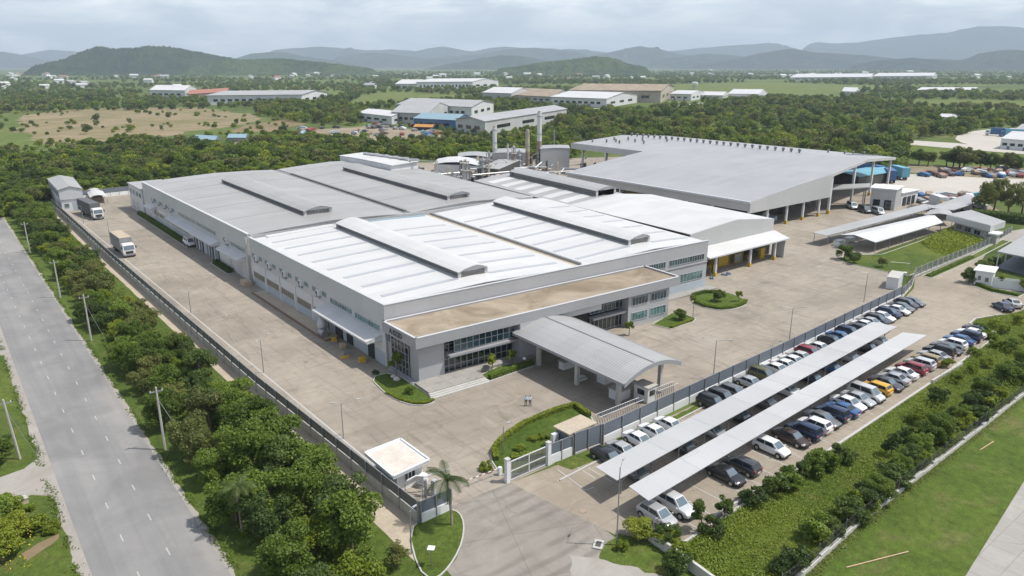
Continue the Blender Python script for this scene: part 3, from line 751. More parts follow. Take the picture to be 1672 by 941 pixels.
def lerp2(a, b, t): return (a[0] + (b[0] - a[0]) * t, a[1] + (b[1] - a[1]) * t)

class Frame:
    """bilinear plan: s across (left to right), t from the near edge to the far edge"""
    def __init__(s, NL, NR, FL, FR): s.c = (NL, NR, FL, FR)
    def pt(s, a, t, z):
        NL, NR, FL, FR = s.c
        p = lerp2(lerp2(NL, NR, a), lerp2(FL, FR, a), t)
        return (p[0], p[1], z)

def roof_strip(mb, fr, prof, t0, t1, th=.12, mi=0, nt=1):
    """roof skin following a profile of (s, z) between two t values"""
    for (s0, z0), (s1, z1) in zip(prof, prof[1:]):
        for k in range(nt):
            a, b2 = t0 + (t1 - t0) * k / nt, t0 + (t1 - t0) * (k + 1) / nt
            mb.hexa([fr.pt(s0, a, z0 - th), fr.pt(s1, a, z1 - th), fr.pt(s1, b2, z1 - th), fr.pt(s0, b2, z0 - th)],
                    [fr.pt(s0, a, z0), fr.pt(s1, a, z1), fr.pt(s1, b2, z1), fr.pt(s0, b2, z0)], mi)

def monitor(par, fr, sc, hw, t0, t1, zb, h, roofm, name='ridge_vent', rise=.9, sidem='clad_dark', endm='clad_light'):
    """raised ridge ventilator: louvred sides and end plates under a low-arched cap"""
    m = MB()
    m.hexa([fr.pt(sc - hw * .78, t0, zb), fr.pt(sc + hw * .78, t0, zb), fr.pt(sc + hw * .78, t1, zb), fr.pt(sc - hw * .78, t1, zb)],
           [fr.pt(sc - hw * .78, t0, zb + h - .05), fr.pt(sc + hw * .78, t0, zb + h - .05), fr.pt(sc + hw * .78, t1, zb + h - .05), fr.pt(sc - hw * .78, t1, zb + h - .05)])
    o = m.build(name, M[sidem], par)
    cap = MB(); prof = [(-1, 0), (-.6, .55), (0, .95), (.25, 1.0), (.65, .62), (1, .05)]
    roof_strip(cap, fr, [(sc + hw * a, zb + h + rise * b2) for a, b2 in prof], t0 - .004, t1 + .004, .1)
    cap.build('cap', M[roofm], o)
    for t in (t0, t1):
        e = MB(); dt = .0025 if t == t0 else -.0025
        lo = [fr.pt(sc - hw * .98, t, zb - .2), fr.pt(sc + hw * .98, t, zb - .2)]
        top = [fr.pt(sc + hw * a * .98, t, zb + h + rise * b2 - .1) for a, b2 in reversed(prof)]
        lo2 = [fr.pt(sc - hw * .98, t + dt, zb - .2), fr.pt(sc + hw * .98, t + dt, zb - .2)]
        top2 = [fr.pt(sc + hw * a * .98, t + dt, zb + h + rise * b2 - .1) for a, b2 in reversed(prof)]
        A = lo + top; B = lo2 + top2; n = len(A)
        e.poly(A); e.poly(B[::-1])
        for i in range(n): e.poly([A[i], B[i], B[(i + 1) % n], A[(i + 1) % n]])
        e.build('end_plate', M[endm], o, fix=True)
    return o

def ac_unit(w, u, z, par):
    b = MB(); w.box(b, u - .75, u + .75, z, z + 1.0, .0, .55)
    o = b.build('air_conditioner', M['post_white'], par)
    g_ = MB(); w.box(g_, u - .55, u + .15, z + .12, z + .88, .552, .57); g_.build('fan_grille', M['dark_metal'], o)
    for q in (-.6, .52):
        br = MB(); w.box(br, u + q, u + q + .08, z - .45, z - .003, .0, .5); br.build('bracket', M['galv'], o)
    return o

def canopy(w, u0, u1, zin, zout, depth, par, m='roof_white', o0=.02, name='canopy'):
    c = MB()
    c.hexa([w.pt(u0, depth, zout - .16), w.pt(u1, depth, zout - .16), w.pt(u1, o0, zin - .16), w.pt(u0, o0, zin - .16)],
           [w.pt(u0, depth, zout), w.pt(u1, depth, zout), w.pt(u1, o0, zin), w.pt(u0, o0, zin)])
    o = c.build(name, M[m], par)
    for u in (u0, u1 - .05):
        s_ = MB()
        s_.hexa([w.pt(u, depth * .96, zout - .45), w.pt(u + .05, depth * .96, zout - .45), w.pt(u + .05, o0, zout - .45), w.pt(u, o0, zout - .45)],
                [w.pt(u, depth * .96, zout - .18), w.pt(u + .05, depth * .96, zout - .18), w.pt(u + .05, o0, zin - .2), w.pt(u, o0, zin - .2)])
        s_.build('side_panel', M['clad_white'], o)
    e = MB(); w.box(e, u0 - .04, u1 + .04, zout - .3, zout + .02, depth + .004, depth + .07); e.build('gutter', M['fascia_edge'], o)
    return o

# ---- grey hall (behind)
XL = 53.7
GF = Frame((XL, 164.0), (137.5, 164.0), (XL, 262.0), (146.0, 270.0))
gh = thing('factory_hall', 'long factory hall with grey weathered roof and two grey vents, behind the white hall', 'factory hall', (XL, 164, 0))
wl_ = Wall((XL, 262), (XL, 164))
b = MB(); wl_.box(b, 0, wl_.L, 0, 5.2, -.5, 0); b.build('lower_wall', M['plaster'], gh)
b = MB(); wl_.box(b, 0, wl_.L, 5.203, 11.3, -.5, .03); b.build('upper_wall', M['clad'], gh)
b = MB(); wl_.box(b, -.05, wl_.L + .05, 11.3, 11.42, -.55, .1); b.build('wall_capping', M['fascia_edge'], gh)
wl2 = Wall((137.5, 164), (146, 270)); b = MB(); wl2.box(b, 0, wl2.L, 0, 10.7, -.5, 0); b.build('rear_wall', M['clad'], gh)
wb_ = Wall((146, 270), (XL, 262)); b = MB(); wb_.box(b, 0, wb_.L, 0, 10.6, -.5, 0); b.build('end_wall', M['clad'], gh)
wf_ = Wall((XL, 164.0), (137.5, 164.0)); b = MB(); wf_.box(b, .6, wf_.L, 8.0, 11.0, -.4, .2); b.build('party_wall', M['clad'], gh)
def infill(par, fr, prof, t, th, zlo, m, name='gable_infill'):
    k = MB()
    for (s0, z0), (s1, z1) in zip(prof, prof[1:]):
        k.hexa([fr.pt(s0, t, zlo), fr.pt(s1, t, zlo), fr.pt(s1, t + th, zlo), fr.pt(s0, t + th, zlo)], [fr.pt(s0, t, z0 - .13), fr.pt(s1, t, z1 - .13), fr.pt(s1, t + th, z1 - .13), fr.pt(s0, t + th, z0 - .13)])
    return k.build(name, M[m], par)
rf = MB()
gp = [(0.004, 11.1), (.12, 11.6), (.25, 11.95), (.38, 11.6), (.488, 11.05)]
gp2 = [(.512, 11.05), (.62, 11.6), (.74, 11.95), (.87, 11.5), (1.0, 10.8)]
roof_strip(rf, GF, gp, 0.0, 1.0, .15); ro = rf.build('roof', M['roof_grey'], gh)
rf = MB(); roof_strip(rf, GF, gp2, 0.0, 1.0, .15); rf.build('roof', M['roof_grey'], gh)
infill(gh, GF, gp, .004, .004, 10.2, 'clad'); infill(gh, GF, gp2, .004, .004, 10.2, 'clad'); infill(gh, GF, gp, .992, .004, 10.2, 'clad'); infill(gh, GF, gp2, .992, .004, 10.2, 'clad')
b = MB(); roof_strip(b, GF, [(.486, 10.9), (.514, 10.9)], 0.0, 1.0, .2); b.build('valley_gutter', M['clad_dark'], gh)
b = MB(); roof_strip(b, GF, [(.505, 11.35), (.513, 11.35)], .03, .86, .45); b.build('gutter_upstand', M['clad_dark'], gh)
monitor(gh, GF, .255, .046, .10, .77, 11.7, 1.25, 'roof_grey', endm='clad')
monitor(gh, GF, .735, .046, .06, .77, 11.7, 1.25, 'roof_grey', endm='clad')
for t in (.2, .38, .56, .74, .9):
    b = MB(); roof_strip(b, GF, [(p[0], p[1] + .05) for p in gp], t, t + .0025, .04); b.build('roof_joint', M['roof_grey2'], gh)
    b = MB(); roof_strip(b, GF, [(p[0], p[1] + .05) for p in gp2], t, t + .0025, .04); b.build('roof_joint', M['roof_grey2'], gh)
def gy(y): return 262 - y     # wall coordinate from world Y
for y0, y1, nm in ((254, 246, 0), (228.5, 185.5, 1), (181.5, 166.5, 2)):
    canopy(wl_, gy(y0), gy(y1), 5.7, 5.1, 2.2, gh)
for y in np.arange(252, 229, -6.8):
    window(wl_, gy(y), gy(y - 2.2), 6.9, 7.9, gh, 2); window(wl_, gy(y - 3.8), gy(y - 6), 6.9, 7.9, gh, 2); ac_unit(wl_, gy(y - 3), 6.9, gh)
window(wl_, gy(221), gy(205), 6.8, 7.8, gh, 12); window(wl_, gy(204), gy(187.5), 6.8, 7.8, gh, 12)
window(wl_, gy(182), gy(180.4), 6.6, 7.6, gh, 1); ac_unit(wl_, gy(178.8), 6.5, gh); window(wl_, gy(176.5), gy(166.5), 6.5, 7.5, gh, 8)
for y in np.arange(250, 216, -6.3):
    b = MB(); wl_.box(b, gy(y), gy(y - 5.6), .05, 2.2, .003, .05); b.build('dado_panel', M['dado'], gh)
    window(wl_, gy(y), gy(y - 5.4), 2.6, 4.0, gh, 6, glass='louvre', frame='wall_base')
for y, m_ in ((208, 'dark'), (203, 'dark'), (198.5, 'dado'), (194.5, 'dark'), (190, 'dark')):
    b = MB(); wl_.box(b, gy(y), gy(y - 3.4), .05, 4.0, .003, .06); b.build('loading_door', M[m_], gh)
for y in (205.7, 200.9, 196.4, 192.4, 187.6):
    b = MB(); wl_.box(b, gy(y), gy(y - .5), .05, 4.6, .004, .35); b.build('pilaster', M['dado'], gh)
for y in (182, 177.5, 173, 168.6):
    b = MB(); wl_.box(b, gy(y), gy(y - 3.4), .05, 3.4, .003, .05); b.build('door', M['plaster'] if y > 175 else M['clad'], gh)
b = MB(); wl_.box(b, wl_.L - 1.0, wl_.L - .1, 0, 10.6, .03, .5); b.build('corner_column', M['wall_base'], gh)
for y in np.arange(258, 166, -11.5):
    b = MB(); b.tube([wl_.pt(gy(y), .12, .1), wl_.pt(gy(y), .12, 5.0)], .08, 6); b.build('downpipe', M['post_white'], gh)

# ---- low end block of the grey hall
eb = thing('annex_block', 'low pale annex at the far left end of the grey roofed hall', 'annex', (53.4, 263, 0))
b = MB(); b.prism([(53.4, 263), (53.4, 281.5), (64, 281.5), (64, 263)], 0, 8.6); b.build('wall', M['plaster'], eb)
b = MB(); b.prism([(53.1, 262.6), (53.1, 281.9), (64.4, 281.9), (64.4, 262.6)], 8.6, 8.9); b.build('roof', M['roof_grey'], eb)
we = Wall((53.4, 281.5), (53.4, 263))
for u in (1.5, 6, 10.5, 14.6): window(we, u, u + 2.6, 5.6, 7.2, eb, 3)
for u in (3, 9): b = MB(); we.box(b, u, u + 3, .05, 3.4, .003, .06); b.build('door', M['clad'], eb)

# ---- white roofed hall (front)
FL_, FR_ = (XL, 101.2), (132.3, 97.2)
WF = Frame(FL_, FR_, (XL, 163.4), (140.5, 163.4))
wh = thing('factory_hall', 'front factory hall with bright white roof, grey skylight strips and two white ridge vents', 'factory hall', (XL, 101, 0))
ww = Wall((XL, 163.4), FL_); wfr = Wall(FL_, FR_); wr = Wall(FR_, (140.5, 163.4))
b = MB(); ww.box(b, 0, ww.L, 0, 5.2, -.5, 0); b.build('lower_wall', M['plaster'], wh)
b = MB(); ww.box(b, 0, ww.L, 5.203, 10.75, -.5, .03); b.build('upper_wall', M['clad'], wh)
b = MB(); ww.box(b, 0, ww.L, 10.75, 10.86, -.5, .08); b.build('wall_capping', M['fascia_edge'], wh)
b = MB(); wfr.box(b, .0, wfr.L, 0, 10.7, -.5, 0); b.build('front_wall', M['clad_lilac'], wh)
b = MB(); wfr.box(b, -.1, wfr.L + .06, 10.7, 10.82, -.45, .07); b.build('wall_capping', M['fascia_edge'], wh)
b = MB(); wr.box(b, .5, wr.L, 0, 10.4, -.5, 0); b.build('side_wall', M['clad_lilac'], wh)
wp1 = [(.012, 10.5), (.13, 10.9), (.255, 11.2), (.40, 10.85), (.53, 10.4)]
wp2 = [(.552, 10.4), (.68, 10.85), (.795, 11.2), (.90, 10.85), (1.0, 10.4)]
for p_ in (wp1, wp2):
    rf = MB(); roof_strip(rf, WF, p_, 0.008, .985, .15); rf.build('roof', M['roof_white'], wh)
    infill(wh, WF, p_, .012, .006, 9.6, 'clad_lilac'); infill(wh, WF, p_, .972, .006, 9.6, 'clad')
b = MB(); roof_strip(b, WF, [(.528, 10.25), (.554, 10.25)], .008, .985, .2); b.build('valley_gutter', M['walk'], wh)
b = MB(); roof_strip(b, WF, [(.547, 10.75), (.553, 10.75)], .03, .985, .5); b.build('gutter_upstand', M['galv'], wh)
monitor(wh, WF, .262, .041, .085, .925, 10.95, 1.3, 'roof_white')
monitor(wh, WF, .80, .041, .09, .93, 10.95, 1.3, 'roof_white')
def zat(p_, s_):
    return float(np.interp(s_, [q[0] for q in p_], [q[1] for q in p_]))
for k in range(8):
    t = .075 + .113 * k
    for p_, a, e in ((wp1, .03, .218), (wp1, .306, .505), (wp2, .572, .757), (wp2, .842, .985)):
        if k == 7 and a > .3: continue
        n_ = [a + (e - a) * i / 3 for i in range(4)]
        st = MB(); roof_strip(st, WF, [(q, zat(p_, q) + .06) for q in n_], t, t + .017, .075); st.build('skylight_strip', M['strip'], wh)
b = MB(); roof_strip(b, WF, [(.04, 10.85), (.23, 11.35)], .955, .985, .3); b.build('roof_upstand', M['roof_white'], wh)
b = MB(); roof_strip(b, WF, [(.30, 11.25), (.52, 10.6)], .958, .975, .25); b.build('roof_upstand', M['roof_blue'], wh)
def wy(y): return 163.4 - y
for y in (162.0, 154.2, 145.8, 137.6, 129.4):
    window(ww, wy(y), wy(y - 1.5), 6.5, 7.5, wh, 2, glass='glass_green'); window(ww, wy(y - 4.4), wy(y - 6.2), 6.5, 7.5, wh, 2); ac_unit(ww, wy(y - 3), 6.3, wh)
window(ww, wy(121.6), wy(113), 6.0, 7.0, wh, 9); window(ww, wy(111.8), wy(103), 5.8, 6.8, wh, 9)
for y in (161.9, 153.9, 145.8, 137.5, 129.3):
    window(ww, wy(y), wy(y - 6.6), 1.9, 3.3, wh, 6, glass='louvre', frame='tan_metal')
    b = MB(); ww.box(b, wy(y), wy(y - 6.7), .05, 1.75, .003, .05); b.build('dado_panel', M['dado'], wh)
for y in (154.6, 146.5, 138.3, 130.1, 122.4):
    b = MB(); ww.box(b, wy(y) - .1, wy(y) + .25, .05, 5.3, .004, .18); b.build('pilaster', M['plaster'], wh)
canopy(ww, wy(123.6), wy(102.4), 5.35, 4.7, 2.9, wh)
for y0, y1, m_ in ((120.4, 117.2, 'dark'), (115.8, 113.2, 'dark'), (107.6, 105.2, 'dark')):
    b = MB(); ww.box(b, wy(y0), wy(y1), .05, 3.2, .003, .06); b.build('loading_door', M[m_], wh)
for y0, y1 in ((123.4, 120.6), (116.9, 116.1), (113.0, 107.8), (105.0, 101.6)):
    b = MB(); ww.box(b, wy(y0), wy(y1), .05, 2.4, .003, .05); b.build('dado_panel', M['dado'], wh)
# front wall right of the office: two window bands
window(wfr, 66.5, 77.6, 6.6, 8.0, wh, 14, glass='glass'); window(wfr, 63.0, 69.2, 2.4, 4.3, wh, 6); window(wfr, 70.2, 77.4, 2.4, 4.3, wh, 7)
window(wfr, 58, 65.4, 6.6, 8.0, wh, 10, glass='glass')
b = MB(); wfr.box(b, 57.5, wfr.L - .1, .05, 2.0, .003, .07); b.build('dado_panel', M['dado'], wh)
b = MB(); wfr.box(b, 57.5, wfr.L + .1, 5.9, 6.1, .003, .16); b.build('string_course', M['fascia'], wh)
b = MB(); wfr.box(b, 55, wfr.L + 1.5, .04, .22, .004, 2.4); b.build('plinth_walk', M['slab'], wh)

# side dock ramp with rust-brown edging along the left wall
dr = thing('dock_ramp', 'low ramp with rusty brown edging along the left wall of the white roofed hall', 'ramp', (52, 119, 0))
b = MB(); b.prism([(50.9, 119), (50.9, 155.5), (53.6, 155.5), (53.6, 119)], .03, .22); b.build('deck', M['walk'], dr)
b = MB(); b.prism([(50.6, 118.8), (50.6, 155.8), (50.88, 155.8), (50.88, 118.8)], .03, .36); b.build('edging', M['brick_brown'], dr)
b = MB(); b.prism([(50.6, 118.4), (50.6, 118.78), (53.2, 118.78), (53.2, 118.4)], .03, .36); b.build('edging', M['brick_brown'], dr)

# ---- loading hall on the right
LF = Frame((136.0, 105.0), (170.0, 105.0), (139.5, 150.0), (173.5, 150.0))
lh = thing('loading_hall', 'white gabled loading hall with open dock under a white canopy, right of the front hall', 'loading hall', (136, 105, 0))
lp = [(0, 10.2), (.26, 10.9), (.52, 11.5), (.76, 10.6), (1.0, 9.6)]
rf = MB(); roof_strip(rf, LF, lp, 0, 1, .15); rf.build('roof', M['roof_white'], lh)
g_ = MB()
lo = [LF.pt(0, 0, 5.6), LF.pt(1, 0, 5.6)]; top = [LF.pt(s_, 0, z_ - .15) for s_, z_ in reversed(lp)]
lo2 = [(p[0], p[1] + .3, p[2]) for p in lo]; top2 = [(p[0], p[1] + .3, p[2]) for p in top]
A = lo + top; B = lo2 + top2
g_.poly(A); g_.poly(B[::-1])
for i in range(len(A)): g_.poly([A[i], B[i], B[(i + 1) % len(A)], A[(i + 1) % len(A)]])
g_.build('gable_wall', M['clad_light'], lh, fix=True)
wrr = Wall((170, 105.3), (173.5, 150)); b = MB(); wrr.box(b, 0, wrr.L, 0, 9.4, -.3, 0); b.build('side_wall', M['clad_light'], lh)
wll = Wall((139.5, 150), (137.6, 128)); b = MB(); wll.box(b, 0, wll.L, 0, 10, -.3, 0); b.build('side_wall', M['clad_light'], lh)
wbk = Wall((173.2, 150), (139.6, 150)); b = MB(); wbk.box(b, 0, wbk.L, 0, 9.4, -.3, 0); b.build('end_wall', M['clad_light'], lh)
wlf = Wall((136.0, 105), (170.0, 105))
cn = canopy(wlf, 1.6, 34.6, 6.5, 5.2, 4.6, lh, o0=.05)
b = MB(); wlf.box(b, .3, 33.8, 5.6, 6.35, .003, .08); b.build('clerestory', M['glass_green'], lh)
for x_ in (141.4, 155.2, 165.8):
    b = MB(); b.box((x_, 101.3, 2.55), (.45, .45, 5.0)); po = b.build('column', M['post_white'], lh)
    b = MB(); b.box((x_, 101.3, .5), (.7, .7, .9)); b.build('bollard_guard', M['yellow'], po)
b = MB(); b.box((169.9, 102.9, 2.6), (.3, 3.6, 5.1)); b.build('wing_wall', M['clad'], lh)
b = MB(); b.box((152.6, 119, 2.8), (32, .3, 5.4)); b.build('dock_back_wall', M['clad'], lh)

# ---- striped rear hall with its own ridge vent
RF_ = Frame((139.6, 150.2), (166.0, 150.2), (146.0, 205.0), (172.0, 205.0))
rh = thing('rear_hall', 'rear hall with white striped roof and a long pale ridge vent, beside the process plant', 'rear hall', (140, 150, 0))
b = MB(); b.prism([RF_.pt(0, 0, 0)[:2], RF_.pt(1, 0, 0)[:2], RF_.pt(1, 1, 0)[:2], RF_.pt(0, 1, 0)[:2]], 0, 9.6); b.build('wall', M['clad_light'], rh)
rp = [(-.01, 9.9), (.3, 10.7), (.55, 11.2), (.8, 10.6), (1.01, 9.8)]
rf = MB(); roof_strip(rf, RF_, rp, 0, 1, .15); rf.build('roof', M['roof_grey2'], rh)
for k in range(6):
    t = .06 + .15 * k
    st = MB(); n_ = [.05 + .36 * i / 3 for i in range(4)]
    roof_strip(st, RF_, [(q, zat(rp, q) + .07) for q in n_], t, t + .075, .07); st.build('roof_panel', M['roof_white'], rh)
monitor(rh, RF_, .60, .16, .03, .9, 10.7, 2.0, 'roof_grey2')

# ---- office block
ob = thing('office_block', 'two storey grey office block with dusty flat roof and teal curtain glazing at the front', 'office', (54, 92, 0))
OL, OR_ = (53.1, 91.2), (111.4, 88.4)
wof = Wall((58.6, 92.7), (109.0, 89.6))     # recessed glass line
b = MB()
zt, zb_ = 8.25, 6.55
fr_ = [(53.1, 90.6), (111.6, 87.9), (112.3, 97.8), (53.1, 100.9)]
b.prism([(p[0], p[1]) for p in ((53.5, 91.0), (111.2, 88.3), (111.9, 97.6), (53.5, 100.6))], zb_ + .25, zt - .25); b.build('roof', M['flat_roof'], ob)
for p, q in zip(fr_, fr_[1:]):
    w_ = Wall(p, q); f_ = MB(); w_.box(f_, 0, w_.L, zb_, zt, -.35, 0); f_.build('fascia', M['fascia'], ob)
    f_ = MB(); w_.box(f_, -.02, w_.L + .02, zt, zt + .08, -.37, .03); f_.build('fascia_trim', M['fascia_edge'], ob)
w_ = Wall((53.1, 100.9), (53.1, 90.6)); f_ = MB(); w_.box(f_, 0, w_.L, zb_, zt, -.35, 0); fo_ = f_.build('fascia', M['fascia'], ob)
f_ = MB(); w_.box(f_, -.02, w_.L + .02, zt, zt + .08, -.37, .03); f_.build('fascia_trim', M['fascia_edge'], ob)
b = MB(); b.prism([(53.5, 91.0), (111.2, 88.3), (111.9, 97.6), (53.5, 100.6)], zb_, zb_ + .2); b.build('soffit', M['soffit'], ob)
# lettering on the left fascia
tcv = bpy.data.curves.new('lettering', 'FONT'); tcv.body = 'A-S22D'; tcv.size = 1.25; tcv.extrude = .03; tcv.align_x = 'CENTER'
t0_ = bpy.data.objects.new('lettering', tcv); COL.objects.link(t0_)
me_ = bpy.data.meshes.new_from_object(t0_.evaluated_get(bpy.context.evaluated_depsgraph_get())); bpy.data.objects.remove(t0_)
me_.materials.clear(); me_.materials.append(M['letters'])
to = bpy.data.objects.new('lettering', me_); COL.objects.link(to)
to.parent = ob; to.location = Vector((53.02, 96.6, 6.98)) - wloc(ob); to.rotation_euler = (R(90), 0, R(-90))
# grey corner pier
b = MB(); b.prism([(54.3, 92.0), (58.9, 91.75), (59.0, 94.4), (54.3, 94.6)], 0, 6.53); b.build('corner_pier', M['clad_lilac'], ob)
# glazed left side
wol = Wall((54.2, 101.0), (54.2, 94.6))
def curtain(w, u0, u1, z0, z1, nx, nz, par, gl='glass', name='curtain_wall'):
    f = MB(); fw = .09
    for i in range(nx + 1):
        u = u0 + (u1 - u0) * i / nx; w.box(f, u - fw / 2, u + fw / 2, z0, z1, .06, .16)
    for k in range(nz + 1):
        z = z0 + (z1 - z0) * k / nz; w.box(f, u0, u1, z - fw / 2, z + fw / 2, .06, .13)
    o = f.build(name, M['mullion'], par)
    g2 = MB(); w.box(g2, u0, u1, z0, z1, .0, .058); g2.build('glazing', M[gl], o)
    return o
curtain(wol, 1.0, 6.35, .3, 6.4, 5, 5, ob, 'glass_dark')
b = MB(); wol.box(b, -.2, .98, 0, 6.52, -.3, .1); b.build('side_pier', M['clad_lilac'], ob)
window(Wall((53.9, 102), (53.9, 100.2)), .3, 1.5, 4.6, 6.0, ob, 2, glass='glass')
# main glazing bays left of the porch
wg = Wall((59.0, 92.55), (72.6, 91.75))
curtain(wg, 0, wg.L, .25, 6.4, 12, 5, ob, 'glass_dark')
w_up = Wall((60.5, 91.35), (72.3, 90.65))
curtain(w_up, 0, w_up.L, 4.1, 6.35, 10, 2, ob, 'glass')
b = MB(); b.hexa([w_up.pt(-1.2, .8, 3.6), w_up.pt(w_up.L + .3, .8, 3.6), w_up.pt(w_up.L + .3, -.9, 3.6), w_up.pt(-1.2, -.9, 3.6)], [w_up.pt(-1.2, .8, 3.95), w_up.pt(w_up.L + .3, .8, 3.95), w_up.pt(w_up.L + .3, -.9, 3.95), w_up.pt(-1.2, -.9, 3.95)]); b.build('sunshade', M['fascia'], ob)
b = MB(); b.prism([(72.7, 89.6), (76.0, 89.4), (76.1, 92.2), (72.7, 92.4)], 0, 6.53); b.build('wall_pier', M['clad_lilac'], ob)
b = MB(); b.prism([(76.1, 92.4), (90.6, 91.7), (90.6, 92.1), (76.1, 92.8)], 0, 6.53); b.build('entrance_wall', M['dark'], ob)
b = MB(); b.prism([(76.1, 91.0), (92.4, 90.2), (92.4, 90.6), (76.1, 91.4)], 4.9, 6.53); b.build('entrance_lintel', M['clad_white'], ob)
# bays right of the porch
wg2 = Wall((90.7, 91.5), (100.0, 91.0))
curtain(wg2, 0, wg2.L, 3.9, 6.4, 9, 2, ob, 'glass'); curtain(wg2, 0, wg2.L, .3, 2.9, 9, 1, ob, 'glass_dark')
b = MB(); wg2.box(b, -.3, wg2.L + .3, 3.1, 3.5, .0, 1.4); b.build('sunshade', M['fascia'], ob)
b = MB(); b.prism([(98.6, 89.3), (109.6, 88.8), (110.0, 96.5), (98.8, 97.0)], 0, 6.53); b.build('office_wing', M['clad_lilac'], ob)
ww3 = Wall((98.6, 89.3), (109.6, 88.8))
for u0, u1 in ((.9, 5.1), (5.9, 10.2)):
    window(ww3, u0, u1, 4.2, 5.9, ob, 5, glass='glass'); window(ww3, u0, u1, 1.2, 2.9, ob, 5, glass='glass_green')
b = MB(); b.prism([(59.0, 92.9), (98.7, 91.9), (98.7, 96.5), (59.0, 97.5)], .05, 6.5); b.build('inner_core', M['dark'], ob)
# terrace and steps in front
tr = thing('entrance_steps', 'grey tiled terrace with wide steps in front of the office glazing', 'steps', (58, 87, 0))
b = MB(); b.prism([(53.4, 91.9), (53.2, 87.4), (63.4, 87.0), (63.6, 89.8), (75.5, 89.2), (75.5, 91.3), (59, 92.4)], .03, .55); b.build('terrace', M['slab'], tr)
for k in range(3):
    b = MB(); y = 86.95 - .45 * k; b.prism([(53.1 - .15 * k, y + .45), (53.1 - .15 * k, y), (63.4, y - .4), (63.4, y + .05)], .03, .42 - .13 * k); b.build('step', M['kerb'], tr)
b = MB(); b.prism([(53.4, 100.3), (53.3, 92.2), (54.2, 92.2), (54.2, 100.3)], .03, .3); b.build('side_plinth', M['fascia'], tr)

# ---- arched entrance porch
PF = Frame((71.0, 64.4), (83.6, 64.7), (71.6, 90.2), (84.6, 89.4))
pc = thing('entrance_porch', 'arched grey ribbed porch roof on white columns in front of the office', 'porch', (77, 77, 0))
pr_ = [(i / 10, 5.15 + 1.55 * (1 - (2 * i / 10 - 1) ** 2)) for i in range(11)]
rf = MB(); roof_strip(rf, PF, pr_, 0, 1, .14); po_ = rf.build('roof', M['roof_y'], pc, smooth=25, fix=True)
for t in (0, 1):
    e = MB(); dt = -.006 if t == 0 else .006
    for (s0, z0), (s1, z1) in zip(pr_, pr_[1:]):
        e.hexa([PF.pt(s0, t + dt, z0 - .62), PF.pt(s1, t + dt, z1 - .62), PF.pt(s1, t, z1 - .62), PF.pt(s0, t, z0 - .62)], [PF.pt(s0, t + dt, z0 + .03), PF.pt(s1, t + dt, z1 + .03), PF.pt(s1, t, z1 + .03), PF.pt(s0, t, z0 + .03)])
    e.build('end_fascia', M['fascia'], pc)
for s_ in (0, 1):
    e = MB(); a0 = -.012 if s_ == 0 else 0; a1 = 0 if s_ == 0 else .012
    e.hexa([PF.pt(s_ + a0, 0, 4.75), PF.pt(s_ + a1, 0, 4.75), PF.pt(s_ + a1, 1, 4.75), PF.pt(s_ + a0, 1, 4.75)], [PF.pt(s_ + a0, 0, 5.2), PF.pt(s_ + a1, 0, 5.2), PF.pt(s_ + a1, 1, 5.2), PF.pt(s_ + a0, 1, 5.2)]); e.build('eaves_gutter', M['fascia'], pc)
b = MB(); roof_strip(b, PF, [(.49, 6.76), (.51, 6.76)], 0, 1, .08); b.build('ridge_seam', M['clad_dark'], pc)
b = MB(); roof_strip(b, PF, [(p[0], p[1] - .35) for p in pr_[1:-1]], .01, .99, .05); b.build('soffit', M['soffit'], pc)
for x_, y_ in ((73.9, 86.2), (73.6, 76.6), (73.4, 67.6), (83.0, 67.9), (82.9, 77.0), (82.9, 86.0)):
    b = MB(); b.prism([(x_ - .3, y_ - .3), (x_ + .3, y_ - .3), (x_ + .3, y_ + .3), (x_ - .3, y_ + .3)], .03, 5.2); b.build('column', M['wall_base'], pc)

# ---- big open shed
bs = thing('open_shed', 'huge pale grey open sided shed with a row of roof vents, right of the factory', 'shed', (208, 123, 0))
yn = 124.0
def rz(x):
    return float(np.interp(x, [187, 210, 232, 268, 306], [9.4, 11.9, 13.7, 15.0, 12.2]))
def fx(x, y): return x
rf = MB()
xs_ = [187, 198, 210, 221, 232, 246, 258, 268, 280, 293, 306]
ynf = lambda x: 124.0 + max(0, (x - 232)) * .19
yff = lambda x: float(np.interp(x, [187, 230, 232, 306], [203, 206, 249, 256]))
for x0, x1 in zip(xs_, xs_[1:]):
    e0 = x0 + .001 if x0 == 232 else x0
    y0f, y1f = (yff(e0 + .01), yff(x1)) if x0 >= 232 else (yff(x0), float(np.interp(x1, [187, 232], [203, 206])))
    rf.hexa([(x0, ynf(x0), rz(x0) - .2), (x1, ynf(x1), rz(x1) - .2), (x1, y1f, rz(x1) - .2), (x0, y0f, rz(x0) - .2)], [(x0, ynf(x0), rz(x0)), (x1, ynf(x1), rz(x1)), (x1, y1f, rz(x1)), (x0, y0f, rz(x0))])
rf.build('roof', M['roof_shed'], bs)
g_ = MB()
for x0, x1 in zip(xs_, xs_[1:]):
    if x1 > 232: break
    g_.hexa([(x0, 123.7, 6.0), (x1, 123.7, 6.0), (x1, 123.95, 6.0), (x0, 123.95, 6.0)], [(x0, 123.7, rz(x0) - .02), (x1, 123.7, rz(x1) - .02), (x1, 123.95, rz(x1) - .02), (x0, 123.95, rz(x0) - .02)])
g_.build('gable_wall', M['clad_light'], bs)
